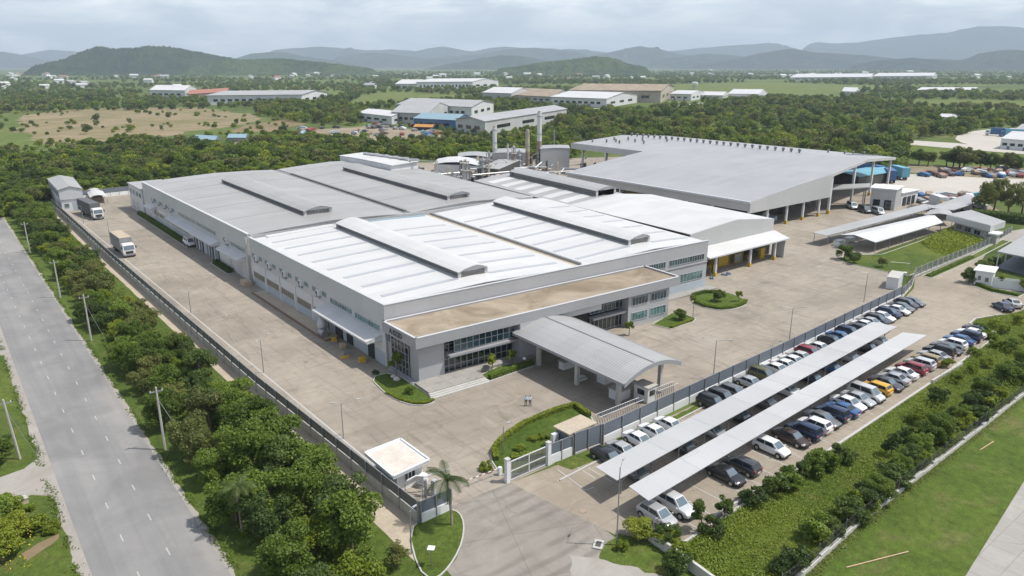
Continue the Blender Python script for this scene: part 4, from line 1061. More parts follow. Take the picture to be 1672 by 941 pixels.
for x0, x1 in zip(xs_[4:], xs_[5:]):
    g_ = MB(); g_.hexa([(x0, ynf(x0) - .3, rz(x0) - 1.0), (x1, ynf(x1) - .3, rz(x1) - 1.0), (x1, ynf(x1) - .02, rz(x1) - 1.0), (x0, ynf(x0) - .02, rz(x0) - 1.0)], [(x0, ynf(x0) - .3, rz(x0) + .03), (x1, ynf(x1) - .3, rz(x1) + .03), (x1, ynf(x1) - .02, rz(x1) + .03), (x0, ynf(x0) - .02, rz(x0) + .03)]); g_.build('edge_beam', M['clad_light'], bs)
b = MB(); b.prism([(186.4, 123.6), (186.4, 203.5), (187.3, 203.5), (187.3, 123.6)], 8.9, 9.5); b.build('eaves_gutter', M['fascia_edge'], bs)
b = MB(); b.prism([(187.4, 124.0), (187.4, 203), (187.7, 203), (187.7, 124.0)], 6.4, 8.9); b.build('side_wall', M['clad_light'], bs)
b = MB(); b.prism([(231.8, 206.3), (231.8, 249.5), (232.2, 249.5), (232.2, 206.3)], 11.2, 13.6); b.build('side_wall', M['clad_light'], bs)
b = MB(); b.prism([(187.4, 203.1), (231.8, 206.1), (231.8, 206.4), (187.4, 203.4)], 6.4, 9.4); b.build('rear_wall', M['clad'], bs)
for y_ in np.arange(124.6, 204, 13):
    b = MB(); b.box((187.9, y_, 4.4), (.55, .55, 8.8)); b.build('column', M['post_white'], bs)
for x_ in (197.5, 208.1, 217.5, 227.0):
    b = MB(); b.box((x_, 124.5, 3.1), (.55, .55, 6.2)); po = b.build('column', M['post_white'], bs)
    b = MB(); b.box((x_, 124.5, .55), (.8, .8, 1.1)); b.build('bollard_guard', M['yellow'], po)
for x_, y_ in ((234, 124.9), (257.6, 129.5), (280, 134), (304.5, 139), (304.8, 160), (305, 185), (305, 215), (305.2, 250), (236, 246), (254, 248.4), (268, 250), (257, 160), (257, 200), (210, 165), (232.5, 165), (232.5, 228)):
    b = MB(); b.box((x_, y_, (rz(x_) - .3) / 2), (.7, .7, rz(x_) - .3)); po = b.build('column', M['post_white'], bs)
    b = MB(); b.box((x_, y_, .55), (1.0, 1.0, 1.1)); b.build('bollard_guard', M['yellow'], po)
for i in range(26):
    y_ = 246 - i * 3.55; x_ = 268.2 - .1 * i * .4
    b = MB(); b.tube([(x_, y_, 14.9), (x_, y_, 15.5), (x_, y_, 15.6), (x_, y_, 16.3), (x_, y_, 16.6)], [.35, .35, .62, .66, .2], 8); b.build('turbine_vent', M['clad_dark'], bs)
for x_, y_ in ((240, 244), (243, 238), (247, 236), (251, 241), (255, 236), (244, 231), (252, 229), (258, 230), (250, 222), (262, 219), (290, 158), (292, 152), (295, 150), (298, 147)):
    b = MB(); z_ = rz(x_); b.tube([(x_, y_, z_ - .1), (x_, y_, z_ + .8), (x_, y_, z_ + .9), (x_, y_, z_ + 1.5)], [.35, .35, .6, .3], 8); b.build('turbine_vent', M['clad_dark'], bs)
b = MB(); b.bar((286, 148, rz(286) + .3), (300, 143, rz(300) + .3), .35); b.build('roof_pipe', M['galv'], bs)
for y_ in (150, 176):
    b = MB()
    for x0, x1 in zip(xs_[:4], xs_[1:5]): b.bar((x0, y_, rz(x0) + .03), (x1, y_, rz(x1) + .03), .25, .07)
    b.build('roof_joint', M['strip'], bs)
# machines and crates standing in the shade of the shed
for i in range(34):
    x_, y_ = random.uniform(191, 300), random.uniform(127, 200)
    if x_ > 232: y_ = random.uniform(ynf(x_) + 3, 235)
    o = thing('machine', '', 'machine', (x_, y_, 0.03), random.uniform(-.3, .3), 'machines under the open shed')
    tag(o, 'dark machine standing in the shade under the open shed roof')
    d = [random.uniform(1.5, 4), random.uniform(1.5, 5), random.uniform(1.2, 2.6)]
    b = MB(); b.box((0, 0, d[2] / 2), d); b.box((d[0] * .1, d[1] * .2, d[2] + .3), (d[0] * .5, d[1] * .4, .6)); b.build('body', M[random.choice(['dark_metal', 'dark_metal', 'clad', 'post_white', 'dado', 'yellow'])], o, local=True)
    b = MB(); b.box((d[0] * .55, 0, d[2] * .6), (.5, d[1] * .5, d[2] * .7)); b.build('cabinet', M['galv'], o, local=True)
# ------------------------------------------------------------------ plants
def leaf_quads(cen, nrm, size, r, aspect=.62):
    """numpy: one rhombic leaf spray per centre; returns verts (n*4, 3)"""
    n = len(cen)
    t = r.normal(size=(n, 3)); t -= nrm * np.sum(t * nrm, 1, keepdims=True); t /= np.linalg.norm(t, axis=1, keepdims=True) + 1e-9
    b_ = np.cross(nrm, t); s = (size * r.uniform(.65, 1.35, n))[:, None]
    fold = nrm * s * .18
    return np.stack([cen - t * s * .5 - fold, cen - b_ * s * .5 * aspect, cen + t * s * .5 - fold, cen + b_ * s * .5 * aspect], 1).reshape(-1, 3)

def quads_mesh(name, V, m, nper=4, extra=None):
    n = len(V) // nper
    me = bpy.data.meshes.new(name)
    me.vertices.add(len(V)); me.vertices.foreach_set('co', V.astype(np.float32).ravel())
    me.loops.add(n * nper); me.loops.foreach_set('vertex_index', np.arange(n * nper, dtype=np.int32))
    me.polygons.add(n); me.polygons.foreach_set('loop_start', np.arange(0, n * nper, nper, dtype=np.int32))
    me.materials.append(m); me.update(calc_edges=True)
    return me

def crown_cloud(r, lobes, n, size, up=.35, shell=.28):
    """leaf sprays on the outside of a set of lobes (x, y, z, rx, rz)"""
    lo = np.array(lobes); w = lo[:, 3] ** 2; w /= w.sum()
    k = r.choice(len(lo), n, p=w)
    d = r.normal(size=(n, 3)); d[:, 2] += up; d /= np.linalg.norm(d, axis=1, keepdims=True)
    rad = 1 - shell * r.random(n) ** 1.5 + .14 * r.normal(size=n) * .6
    c = lo[k, :3] + d * np.stack([lo[k, 3], lo[k, 3], lo[k, 4]], 1) * rad[:, None]
    nrm = d * .6 + r.normal(size=(n, 3)) * .55; nrm[:, 2] += .35; nrm /= np.linalg.norm(nrm, axis=1, keepdims=True)
    return leaf_quads(c, nrm, size, r)

def tree_lobes(r, rad, h0, h1, n, spread=.74, lr=.42):
    L = []
    for i in range(n):
        a = r.uniform(0, 2 * np.pi); q = np.sqrt(r.random()) * rad * spread
        f = r.random()
        z = h0 + (h1 - h0) * (.18 + .62 * f) * (1 - .35 * (q / rad) ** 2)
        s = rad * lr * r.uniform(.65, 1.2)
        L.append((q * np.cos(a), q * np.sin(a), z, s, s * r.uniform(.6, .85)))
    return L

def trunk_mesh(name, r, h, rad, lobes, m):
    b = MB(); lean = (r.uniform(-.3, .3), r.uniform(-.3, .3))
    hs = h * .55
    b.tube([(0, 0, -.1), (lean[0] * .3, lean[1] * .3, hs * .5), (lean[0], lean[1], hs)], [rad * 1.25, rad, rad * .8], 7)
    for l in sorted(lobes, key=lambda q: -q[3])[:6]:
        mid = (lean[0] * .5 + l[0] * .45, lean[1] * .5 + l[1] * .45, (hs * .75 + l[2]) / 2)
        b.tube([(lean[0] * .8, lean[1] * .8, hs * .78), mid, (l[0], l[1], l[2])], [rad * .6, rad * .4, rad * .15], 5)
    me = bpy.data.meshes.new(name); me.from_pydata(b.v, [], b.f); me.materials.append(m)
    return me

def tree_kind(seed, rad, h0, h1, nl, nleaf, size, m, trunk_r=.18, shell=.28, lr=.42):
    r = np.random.default_rng(seed)
    lb = tree_lobes(r, rad, h0, h1, nl, lr=lr)
    return (quads_mesh('crown', crown_cloud(r, lb, nleaf, size, shell=shell), M[m]), trunk_mesh('trunk', r, h1, trunk_r, lb, M['bark']))

NEAR = {
    'broad': [tree_kind(11 + i, 3.4, 1.0, 6.8, 30, 7200, .31, 'leaf', lr=.30) for i in range(4)],
    'dark': [tree_kind(31 + i, 3.2, 1.0, 6.4, 26, 6400, .31, 'leaf_dark', lr=.32) for i in range(3)],
    'olive': [tree_kind(51 + i, 3.2, 1.2, 6.2, 28, 4600, .29, 'leaf_olive', shell=.5, lr=.28) for i in range(3)],
    'bright': [tree_kind(71 + i, 2.4, .7, 4.3, 20, 4400, .28, 'leaf_bright', lr=.33) for i in range(3)],
    'shrub': [tree_kind(91 + i, 1.6, .0, 2.3, 18, 2100, .25, ['leaf_dark', 'leaf', 'leaf_dark'][i], .06, shell=.5, lr=.30) for i in range(3)],
    'shrub_bright': [tree_kind(101 + i, 1.6, .0, 1.9, 18, 2100, .25, 'leaf_bright', .06, shell=.5, lr=.30) for i in range(2)],
    'sapling': [tree_kind(111 + i, .95, 1.2, 3.0, 7, 620, .30, 'leaf_bright', .07) for i in range(2)],
    'upright': [tree_kind(121 + i, .85, .2, 3.4, 9, 900, .28, 'leaf_dark', .06) for i in range(2)],
}
def plant(kind, name, x, y, label, cat='tree', group=None, scale=1.0, z=0.0, vi=None, sz=None):
    v = NEAR[kind]; cr_, tr_ = v[(vi if vi is not None else random.randrange(len(v))) % len(v)]
    o = thing(name, label, cat, (x, y, z), random.uniform(0, 6.28), group)
    q = scale * random.uniform(.95, 1.05); o.scale = (q, q, q * (sz or random.uniform(.9, 1.12)))
    for nm, me in (('crown', cr_), ('trunk', tr_)):
        c_ = bpy.data.objects.new(nm, me); COL.objects.link(c_); c_.parent = o
    return o

# --- the belt of trees between the road and the left fence
def free(pts, x, y, d):
    return all((x - a) ** 2 + (y - b2) ** 2 > d * d for a, b2 in pts)
belt = []; r_ = random.Random(5)
tries = 0
while len(belt) < 126 and tries < 9000:
    tries += 1
    y = 46 + (r_.random() ** 1.0) * 285; wmax = 30.2 if y < 75 else (28.6 if y < 130 else 27.4)
    x = r_.uniform(19.3, wmax)
    if y < 62 and x > 27.5: continue
    if free(belt, x, y, 3.6): belt.append((x, y))
blab = {'broad': 'mid green broad leaved tree in the thick belt between the road and the left fence',
        'dark': 'dark dense tree in the thick belt between the road and the left fence',
        'olive': 'thin crowned olive green tree in the belt between the road and the left fence',
        'bright': 'low yellow green tree in the belt between the road and the left fence'}
NTREE = 0
for x, y in belt:
    k = r_.choices(['broad', 'dark', 'olive', 'bright'], [5, 3.4, 3.0, 1.9])[0]
    if y < 85 and k == 'olive': k = 'broad'
    s_ = r_.uniform(.66, .98) * (1.22 if y < 100 else 1.02) * (.9 if x < 22.5 else 1)
    plant(k, 'roadside_tree', x, y, blab[k], group='trees in the roadside belt', scale=s_); NTREE += 1
# low undergrowth between those trees (nobody could count it)
def cover(name, n, fn, size, m, label, cat, kind='stuff', zmax=.6, seed=1):
    r = np.random.default_rng(seed); C = []
    while len(C) < n:
        p = fn(r)
        if p is not None: C.append((p[0], p[1], r.random() ** 1.6 * (p[2] if len(p) > 2 else zmax)))
    C = np.array(C); nr = r.normal(size=(n, 3)) * .6; nr[:, 2] += .9; nr /= np.linalg.norm(nr, axis=1, keepdims=True)
    o = bpy.data.objects.new(name, quads_mesh(name, leaf_quads(C, nr, size, r), M[m])); COL.objects.link(o)
    return tag(o, label, cat, kind=kind)
def under(r):
    y = 44 + r.random() * 290; x = r.uniform(19.0, 29.0)
    return None if math.sin(x * 1.3 + y * .21) + math.sin(y * .5 - x) < -.3 else (x, y, 1.4)
cover('undergrowth', 38000, under, .34, 'leaf', 'tangled undergrowth below the roadside trees', 'undergrowth', seed=3)

# --- coconut palms
def palm_parts(seed, h, nf, fl, lean=.4):
    r = np.random.default_rng(seed); b = MB()
    top = Vector((lean, lean * .3, h))
    b.tube([(0, 0, -.1), (lean * .25, .03, h * .4), (lean * .65, .1, h * .75), top], [.17, .13, .11, .10], 8)
    V = []
    for i in range(nf):
        a = 2 * np.pi * i / nf + r.uniform(-.2, .2); el = r.uniform(-.1, 1.35)
        d = Vector((math.cos(a), math.sin(a), 0)); p = top.copy(); sp = [p.copy()]
        ang = el
        for s_ in range(9):
            p = p + (d * math.cos(ang) + Vector((0, 0, 1)) * math.sin(ang)) * fl / 9; ang -= .2; sp.append(p.copy())
        side = Vector((-d.y, d.x, 0))
        for j in range(1, 10):
            for q in range(3):
                t = (j - 1 + q / 3); k = int(t); P = sp[k].lerp(sp[k + 1], t - k)
                ll = fl * .2 * math.sin(math.pi * (.12 + .8 * t / 9)); tg = (sp[k + 1] - sp[k]).normalized()
                for sg in (-1, 1):
                    tip = P + side * sg * ll + tg * ll * .45 - Vector((0, 0, ll * .55)); w_ = tg * .04
                    V += [P - w_, P + w_, tip + w_ * .4, tip - w_ * .4]
        for j in range(9):
            w_ = side * .03; V += [sp[j] - w_, sp[j] + w_, sp[j + 1] + w_, sp[j + 1] - w_]
    me = bpy.data.meshes.new('trunk'); me.from_pydata(b.v, [], b.f); me.materials.append(M['palm_bark'])
    return quads_mesh('fronds', np.array([tuple(v) for v in V]), M['leaf_palm']), me
PALMS = [palm_parts(1, 5.6, 13, 2.9), palm_parts(2, 6.0, 12, 2.5, -.5), palm_parts(3, 7.0, 22, 3.4, .2)]
def palm(x, y, label, vi=0, scale=1.0, group=None, rz=0.0):
    o = thing('palm_tree', label, 'palm tree', (x, y, 0), rz, group); o.scale = (scale,) * 3
    for nm, me in zip(('fronds', 'trunk'), PALMS[vi]):
        c_ = bpy.data.objects.new(nm, me); COL.objects.link(c_); c_.parent = o
p = bp(738, 858); palm(p.x, p.y, 'coconut palm on the small corner lawn beside the fence end', 0, 1.0, rz=2.2)
p = bp(396, 869); palm(p.x, p.y, 'leaning coconut palm at the grass edge under the roadside trees', 1, .95, rz=1.2)
PX_ = []
for i, (px, py) in enumerate([(1604, 352), (1622, 345), (1645, 352), (1668, 350), (1700, 356)]):
    p = bp(px, py); plant('olive', 'feathery_tree', p.x, p.y, 'tall dark feathery tree in the row behind the small flat roofed office', group='trees behind the small office', scale=1.35, sz=1.5, vi=i)
    PX_.append((p.x, p.y))

hedge_palm = [bp(1590, 356), bp(1680, 366)]
# --- single trees and shrubs inside the site
def at_px(kind, name, px, py, label, cat='tree', group=None, scale=1.0, vi=0, sz=None):
    p = bp(px, py); return plant(kind, name, p.x, p.y, label, cat, group, scale, vi=vi, sz=sz)
at_px('sapling', 'young_tree', 647, 618, 'slim young tree with rocks at its foot beside the glazed corner', scale=1.35, sz=1.25)
at_px('shrub', 'bush', 669, 643, 'small round bush at the edge of the lawn by the steps', 'bush', scale=.55, vi=1)
at_px('shrub', 'bush', 614, 612, 'low dark bush near the loading doors end of the side lawn', 'bush', scale=.45, vi=2)
at_px('sapling', 'young_tree', 803, 606, 'bright young tree in the front bed nearer the steps', vi=1)
at_px('sapling', 'young_tree', 836, 598, 'bright young tree in the front bed nearer the porch', vi=0)
at_px('sapling', 'young_tree', 1027, 548, 'young tree with pale leaves between porch roof and office wing', vi=1, scale=.9)
at_px('broad', 'round_tree', 1110, 523, 'round young tree on the small square lawn', scale=.42, vi=1)
at_px('dark', 'round_tree', 1172, 493, 'dark round tree in the middle of the oval lawn', scale=.48, vi=0)
at_px('sapling', 'young_tree', 1206, 493, 'spindly young tree at the right end of the oval lawn', vi=1, scale=.8)
at_px('broad', 'round_tree', 1378, 424, 'leafy tree at the kerb corner left of the canopies', scale=.7, vi=2)
at_px('dark', 'round_tree', 1394, 431, 'dark tree at the kerb corner right of its leafy neighbour', scale=.55, vi=1)
at_px('olive', 'round_tree', 1440, 437, 'small olive tree on the right lawn near the white gate frame', scale=.45, vi=1)
at_px('dark', 'round_tree', 1581, 462, 'round dark tree in front of the white gatehouse', scale=.6, vi=2)
at_px('sapling', 'young_tree', 1629, 470, 'young tree before the white boundary wall by the gatehouse', scale=1.3, vi=0)
at_px('bright', 'round_tree', 1675, 478, 'bright tree cut by the right edge along the white wall', scale=.8, vi=1)
at_px('shrub', 'bush', 1605, 446, 'spreading dark bush behind the white gatehouse', 'bush', scale=1.4, vi=0)
at_px('shrub', 'bush', 1622, 432, 'smaller bush beyond the spreading bush, at the open garage side', 'bush', scale=1.0, vi=2)
at_px('bright', 'bush', 1042, 880, 'big round yellow green bush at the driveway end of the car park', 'bush', scale=.78, vi=0, sz=.8)
at_px('shrub_bright', 'bush', 1013, 897, 'small clipped bush left of the big round bush', 'bush', scale=.6, vi=1)
at_px('bright', 'bush', 1090, 893, 'leafy bush spilling over the retaining wall end', 'bush', scale=.62, vi=1, sz=.75)
at_px('dark', 'small_tree', 1092, 890, 'slim tree rooted behind the end of the retaining wall', scale=.45, vi=1)
at_px('olive', 'small_tree', 650, 925, 'small thin tree on the footpath at the bottom edge', scale=.45, vi=0)
at_px('shrub_bright', 'bush', 795, 768, 'yellow flowering bush at the driveway side of the entrance lawn', 'bush', scale=.6, vi=0)
for px, py, i in ((872, 720, 0), (850, 735, 1), (888, 716, 0)): at_px('shrub_bright', 'bush', px, py, ['yellow green bush on the entrance lawn nearest the driveway', 'yellow green bush in the middle of the entrance lawn', 'yellow green bush on the entrance lawn beside the meter hut'][[1, 0, 2][(872, 850, 888).index(px)]], 'bush', scale=.6, vi=i, sz=.7)
# palms-like darker trees behind the scrap lots on the right
for i, (px, py, s_) in enumerate([(1545, 272, 1.5), (1556, 274, 1.6), (1566, 275, 2.0), (1573, 276, 2.2), (1600, 275, 1.4), (1617, 276, 1.3), (1641, 280, 1.5), (1655, 279, 1.2), (1500, 270, 1.4), (1515, 271, 1.3)]):
    p = bp(px, py); plant('dark' if i % 3 else 'olive', 'shade_tree', p.x, p.y, 'spreading dark tree in the row behind the scrap lots', group='trees behind the scrap lots', scale=s_)
    NTREE += 1
# bushes along the right-hand slope
slope = [(1145, 868, 'upright', 1.4), (1182, 850, 'upright', 1.25), (1160, 872, 'shrub', 1.0), (1232, 822, 'shrub', 1.1), (1250, 812, 'upright', .9), (1268, 805, 'shrub', 1.1), (1290, 795, 'shrub', 1.15), (1308, 788, 'upright', 1.0), (1322, 775, 'shrub', 1.2), (1345, 768, 'shrub', 1.2), (1362, 760, 'upright', 1.1), (1378, 752, 'shrub', 1.0),
         (1335, 880, 'shrub', 1.3), (1355, 872, 'shrub', 1.2), (1395, 850, 'shrub', 1.3), (1412, 835, 'dark', .5), (1432, 818, 'broad', .5), (1300, 930, 'shrub', 1.1), (1280, 938, 'shrub', 1.0), (1455, 795, 'shrub', 1.3), (1470, 780, 'broad', .5), (1490, 765, 'dark', .6), (1455, 745, 'upright', 1.4), (1500, 745, 'broad', .5), (1515, 730, 'broad', .6), (1535, 720, 'broad', .62),
         (1550, 700, 'broad', .5), (1570, 690, 'broad', .65), (1590, 675, 'dark', .7), (1600, 650, 'broad', .7), (1625, 640, 'bright', .7), (1640, 622, 'broad', .75), (1655, 610, 'bright', .8), (1668, 600, 'broad', .75), (1560, 625, 'bright', .7), (1585, 610, 'bright', .75), (1610, 600, 'bright', .7), (1545, 600, 'shrub_bright', 1.2), (1600, 545, 'shrub', 1.3), (1625, 535, 'shrub_bright', 1.4), (1612, 552, 'shrub_bright', 1.4),
         (1640, 545, 'bright', .65), (1660, 530, 'bright', .7), (1672, 560, 'bright', .7), (1650, 575, 'broad', .6), (1630, 570, 'shrub_bright', 1.4), (1590, 580, 'shrub_bright', 1.2), (1115, 915, 'shrub_bright', 1.1), (1105, 935, 'shrub', 1.0), (1530, 660, 'shrub', 1.1), (1500, 690, 'shrub_bright', 1.1), (1480, 720, 'shrub', 1.0)]
for px, py, k, s_ in slope:
    p = bp(px, py)
    if px > 1540: s_ *= .72
    kl = {'upright': 'narrow upright dark shrub', 'shrub': 'rounded dark green shrub', 'shrub_bright': 'low yellow green shrub', 'dark': 'tall dark bush', 'broad': 'large mid green bush', 'bright': 'large yellow green bush'}[k]
    plant(k, 'slope_shrub', p.x, p.y, kl + ' on the overgrown slope below the car park', 'bush', 'shrubs on the slope below the car park', s_)
r5 = random.Random(77)
for i in range(34):
    t = r5.random(); px = 1375 + 300 * t; py = 872 - 240 * t - r5.uniform(6, 34) * (.5 + t)
    k = r5.choice(['shrub', 'shrub', 'shrub_bright', 'bright']); p = bp(px, py)
    plant(k, 'slope_shrub', p.x, p.y, {'shrub': 'rounded dark green shrub', 'shrub_bright': 'low yellow green shrub', 'bright': 'large yellow green bush'}[k] + ' in the thicket along the wire fence', 'bush', 'thicket along the wire fence', r5.uniform(.8, 1.4) * (.5 if k == 'bright' else 1))
bankp = [Vector(q) for q in bank_pts]
def inside(poly, x, y):
    c_ = False
    for i in range(len(poly)):
        a, b2 = poly[i], poly[i - 1]
        if (a[1] > y) != (b2[1] > y) and x < (b2[0] - a[0]) * (y - a[1]) / (b2[1] - a[1]) + a[0]: c_ = not c_
    return c_
def onbank(r):
    x = 52 + r.random() ** 1.3 * 140; y = r.uniform(30.5, 50)
    if not inside(bank_pts, x, y): return None
    f = math.sin(x * .31 + y * .5) + math.sin(x * .13 - y * .7 + 2) + math.sin(x * .05)
    return (x, y, .15 + .34 * max(0, f + .4) + (.9 if x > 100 and y < 41 and f > 0 else 0))
cover('ground_cover', 80000, onbank, .2, 'leaf_bright', 'rough grass and creepers covering the slope', 'ground cover', seed=8)
def onbank2(r):
    q = onbank(r)
    return None if q is None or math.sin(q[0] * .2 + q[1] * .6) + math.sin(q[0] * .47) < .3 else (q[0], q[1], q[2] + .15)
cover('creeper', 7000, onbank2, .28, 'leaf', 'darker creeper patches on the slope', 'creeper', seed=9)
def onright(r):
    x, y = r.uniform(200, 236), r.uniform(74, 88)
    return (x, y, 1.6 * max(0, min(1, (x - 205) / 12))) if inside([(200, 74), (226, 74.5), (230, 76.5), (236, 88), (214, 86)], x, y) else None
cover('creeper', 9000, onright, .5, 'leaf_bright', 'mounded creeper before the small flat roofed office', 'creeper', seed=10)
def weeds(r):
    x = r.choice([16.75, 4.35]) + r.normal() * .28; y = 30 + r.random() ** 1.5 * 220
    return (x, y) if math.sin(y * .9 + x) + math.sin(y * .37) > -.6 else None
cover('weeds', 9000, weeds, .24, 'leaf', 'ragged weeds along both road edges', 'weeds', zmax=.25, seed=21)
def weeds2(r):
    i = r.integers(0, len(pth_) - 1); t = r.random(); a, b2 = pth_[i], pth_[i + 1]
    return (a[0] + (b2[0] - a[0]) * t + r.normal() * .1, a[1] + (b2[1] - a[1]) * t - .35 + r.normal() * .35)
pth_ = [(60, 29.9), (72.1, 30.7), (88.1, 31.0), (105, 31.3), (124, 31.7), (150, 32.3)]
cover('weeds', 5000, weeds2, .2, 'leaf_olive', 'dry weeds along the foot of the wire fence', 'weeds', zmax=.25, seed=22)
# far-left corner garden
for px, py, k, s_, lb in [(52, 870, 'shrub_bright', 1.1, 'round bright bush beside the thin tree at the lower left'), (45, 860, 'sapling', 1.2, 'thin young tree on the lower left verge'), (84, 868, 'shrub_bright', .7, 'small bright bush nearest the road at the lower left'),
                      (15, 850, 'bright', .8, 'yellow flowered bush at the left edge above the bare patch'), (25, 885, 'bright', .8, 'yellow flowered bush at the left edge beside the bare patch'), (5, 915, 'bright', .9, 'large yellow flowered bush in the lower left corner'), (-8, 880, 'broad', .8, 'green bush cut by the left edge'), (4, 745, 'dark', .55, 'dark bush at the left edge by the side road'), (-10, 760, 'broad', .7, 'bush behind the dark bush at the left edge')]:
    at_px(k, 'bush', px, py, lb, 'bush', scale=s_)
sheet('bare_patch', pp([(35, 905), (60, 888), (100, 870), (95, 880), (70, 900), (40, 918)]), M['bare_soil'], .03, jit=.2, sub=.8)
# yellow blossom on those bushes
def bloss(r):
    p = bp(r.uniform(-20, 60), r.uniform(845, 930)); return (p.x, p.y, 3.0)
M['blossom'] = mat('yellow blossom', (.5, .38, .02), .8)
cover('blossom', 160, bloss, .2, 'blossom', 'yellow blossom on the corner bushes', 'blossom', seed=12)

# --- hedges: one dense clipped mass each
def hedge(pts, w, h, label, m='leaf', n=160, name='hedge', size=.22):
    r = np.random.default_rng(len(label)); C = []; Nn = []
    for p, q in zip(pts, pts[1:]):
        p, q = np.array(p[:2]), np.array(q[:2]); L = np.linalg.norm(q - p); d = (q - p) / L; s_ = np.array([-d[1], d[0]])
        for _ in range(int(n * L)):
            u = r.random() * L; k = r.random()
            if k < .5: o = r.uniform(-w / 2, w / 2); z = h * r.uniform(.85, 1.08); nn = (0, 0, 1)
            else: o = (w / 2) * (1 if r.random() < .5 else -1) * r.uniform(.85, 1.1); z = h * r.random(); nn = (*(s_ * np.sign(o)), .2)
            c_ = p + d * u + s_ * o; C.append((c_[0], c_[1], z + .1)); Nn.append(nn)
    C = np.array(C); Nn = np.array(Nn) + r.normal(size=(len(C), 3)) * .45; Nn /= np.linalg.norm(Nn, axis=1, keepdims=True)
    o = bpy.data.objects.new(name, quads_mesh(name, leaf_quads(C, Nn, size, r), M[m])); COL.objects.link(o)
    core = MB()
    for p, q in zip(pts, pts[1:]): core.bar((p[0], p[1], h * .45 + .1), (q[0], q[1], h * .45 + .1), w * .8, h * .8)
    core.build('core', M['leaf_dark'], o)
    return tag(o, label, 'hedge')
hedge([(52.8, 209.6), (52.8, 268)], 1.3, .9, 'long clipped hedge along the left wall of the grey hall')
hedge([(52.5, 175.2), (52.5, 187)], 1.2, .9, 'short clipped hedge left of the last door of the grey hall')
hedge([(63.9, 86.5), (73.2, 86.9)], .9, .8, 'clipped hedge along the kerb of the front bed')
hedge([(49.6, 65.8), (50.8, 68.0), (53.2, 69.4), (58.1, 71.0), (64.0, 71.4), (67.9, 71.0), (67.2, 67.2)], .7, .7, 'curved clipped hedge round the entrance lawn', 'leaf_bright')
hedge([(57.4, 62.6), (54.4, 63.2), (51, 64.6)], .9, .8, 'ragged yellow green hedge on the entrance lawn behind the fence', 'leaf_bright')
rl = [bp(*q) for q in [(1133, 492), (1132, 484), (1150, 479), (1172, 479)]]
hedge(rl, .8, .6, 'dark clipped hedge round the back of the oval lawn')
rl = [bp(*q) for q in [(1134, 495), (1152, 502), (1175, 506), (1197, 504), (1216, 497), (1217, 493)]]
hedge(rl, .8, .55, 'yellow green clipped hedge round the front of the oval lawn', 'leaf_bright')
rl = [bp(*q) for q in [(1096, 537), (1131, 524)]]
hedge(rl, .6, .45, 'low yellow green hedge at the front of the small square lawn', 'leaf_bright')
hedge([(182.3, 60.4), (179.4, 55.6), (179.6, 50.8)], .8, .6, 'clipped hedge along the verge by the white gatehouse', 'leaf')
hedge([(180.3, 69.7), (208, 70.7)], 1.0, .5, 'low hedge outside the grille fence on the right', 'leaf')
hedge([(48.6, 92.2), (48.9, 88.8), (49.9, 86.4), (51.4, 85.2), (52.8, 85.5)], .5, .35, 'low clipped edging hedge of the lawn by the steps', 'leaf_bright')
hedge([hedge_palm[0], hedge_palm[1]], 5, 2.6, 'dark hedge under the palms behind the small office', 'leaf_dark', 90, size=.6)
# garden rocks
for i, (px, py) in enumerate([(648, 622), (642, 618)]):
    p = bp(px, py); bm = bmesh.new(); bmesh.ops.create_icosphere(bm, subdivisions=2, radius=.55 - .15 * i)
    for v in bm.verts: v.co *= 1 + random.uniform(-.18, .18); v.co.z *= .7
    me = bpy.data.meshes.new('garden_rock'); bm.to_mesh(me); bm.free(); me.materials.append(M['rock'])
    o = bpy.data.objects.new('garden_rock', me); COL.objects.link(o); o.location = (p.x, p.y, .3)
    tag(o, ['larger pale rock', 'smaller pale rock'][i] + ' at the foot of the slim tree by the glazed corner', 'rock')

# --- woods further off: many trees of a kind. The nearest are things, the rest are instanced as one mass each
def lod_kind(seed, rad, h0, h1, nl, n, size, m, lr=.46):
    r = np.random.default_rng(seed); lb = tree_lobes(r, rad, h0, h1, nl, spread=.55, lr=lr)
    V = [crown_cloud(r, lb, n, size, up=.6, shell=.2)]
    return quads_mesh('crown', np.concatenate(V), M[m])
LODC = {}
def lod_collection(name, metas):
    c_ = bpy.data.collections.new(name)
    for i, a in enumerate(metas):
        o = bpy.data.objects.new('tree_source', lod_kind(*a)); c_.objects.link(o)
    LODC[name] = c_
mid = []
for i in range(5): mid.append((200 + i, 3.4 + .3 * (i % 3), .2, 5.6 + i * .7, 12, 700, .75, ['leaf', 'leaf_bright', 'leaf_dark', 'leaf', 'leaf_olive'][i]))
lod_collection('mid trees', mid)
shr = [(220 + i, 2.8, 0.0, 3.6, 9, 420, .8, ['leaf_bright', 'leaf', 'leaf', 'leaf_bright'][i]) for i in range(4)]
lod_collection('mid shrubs', shr)
lod_collection('far trees', [(240 + i, 6.0, 0.0, 8.0, 9, 220, 2.0, ['leaf_dark', 'leaf', 'leaf', 'leaf_olive'][i]) for i in range(4)])

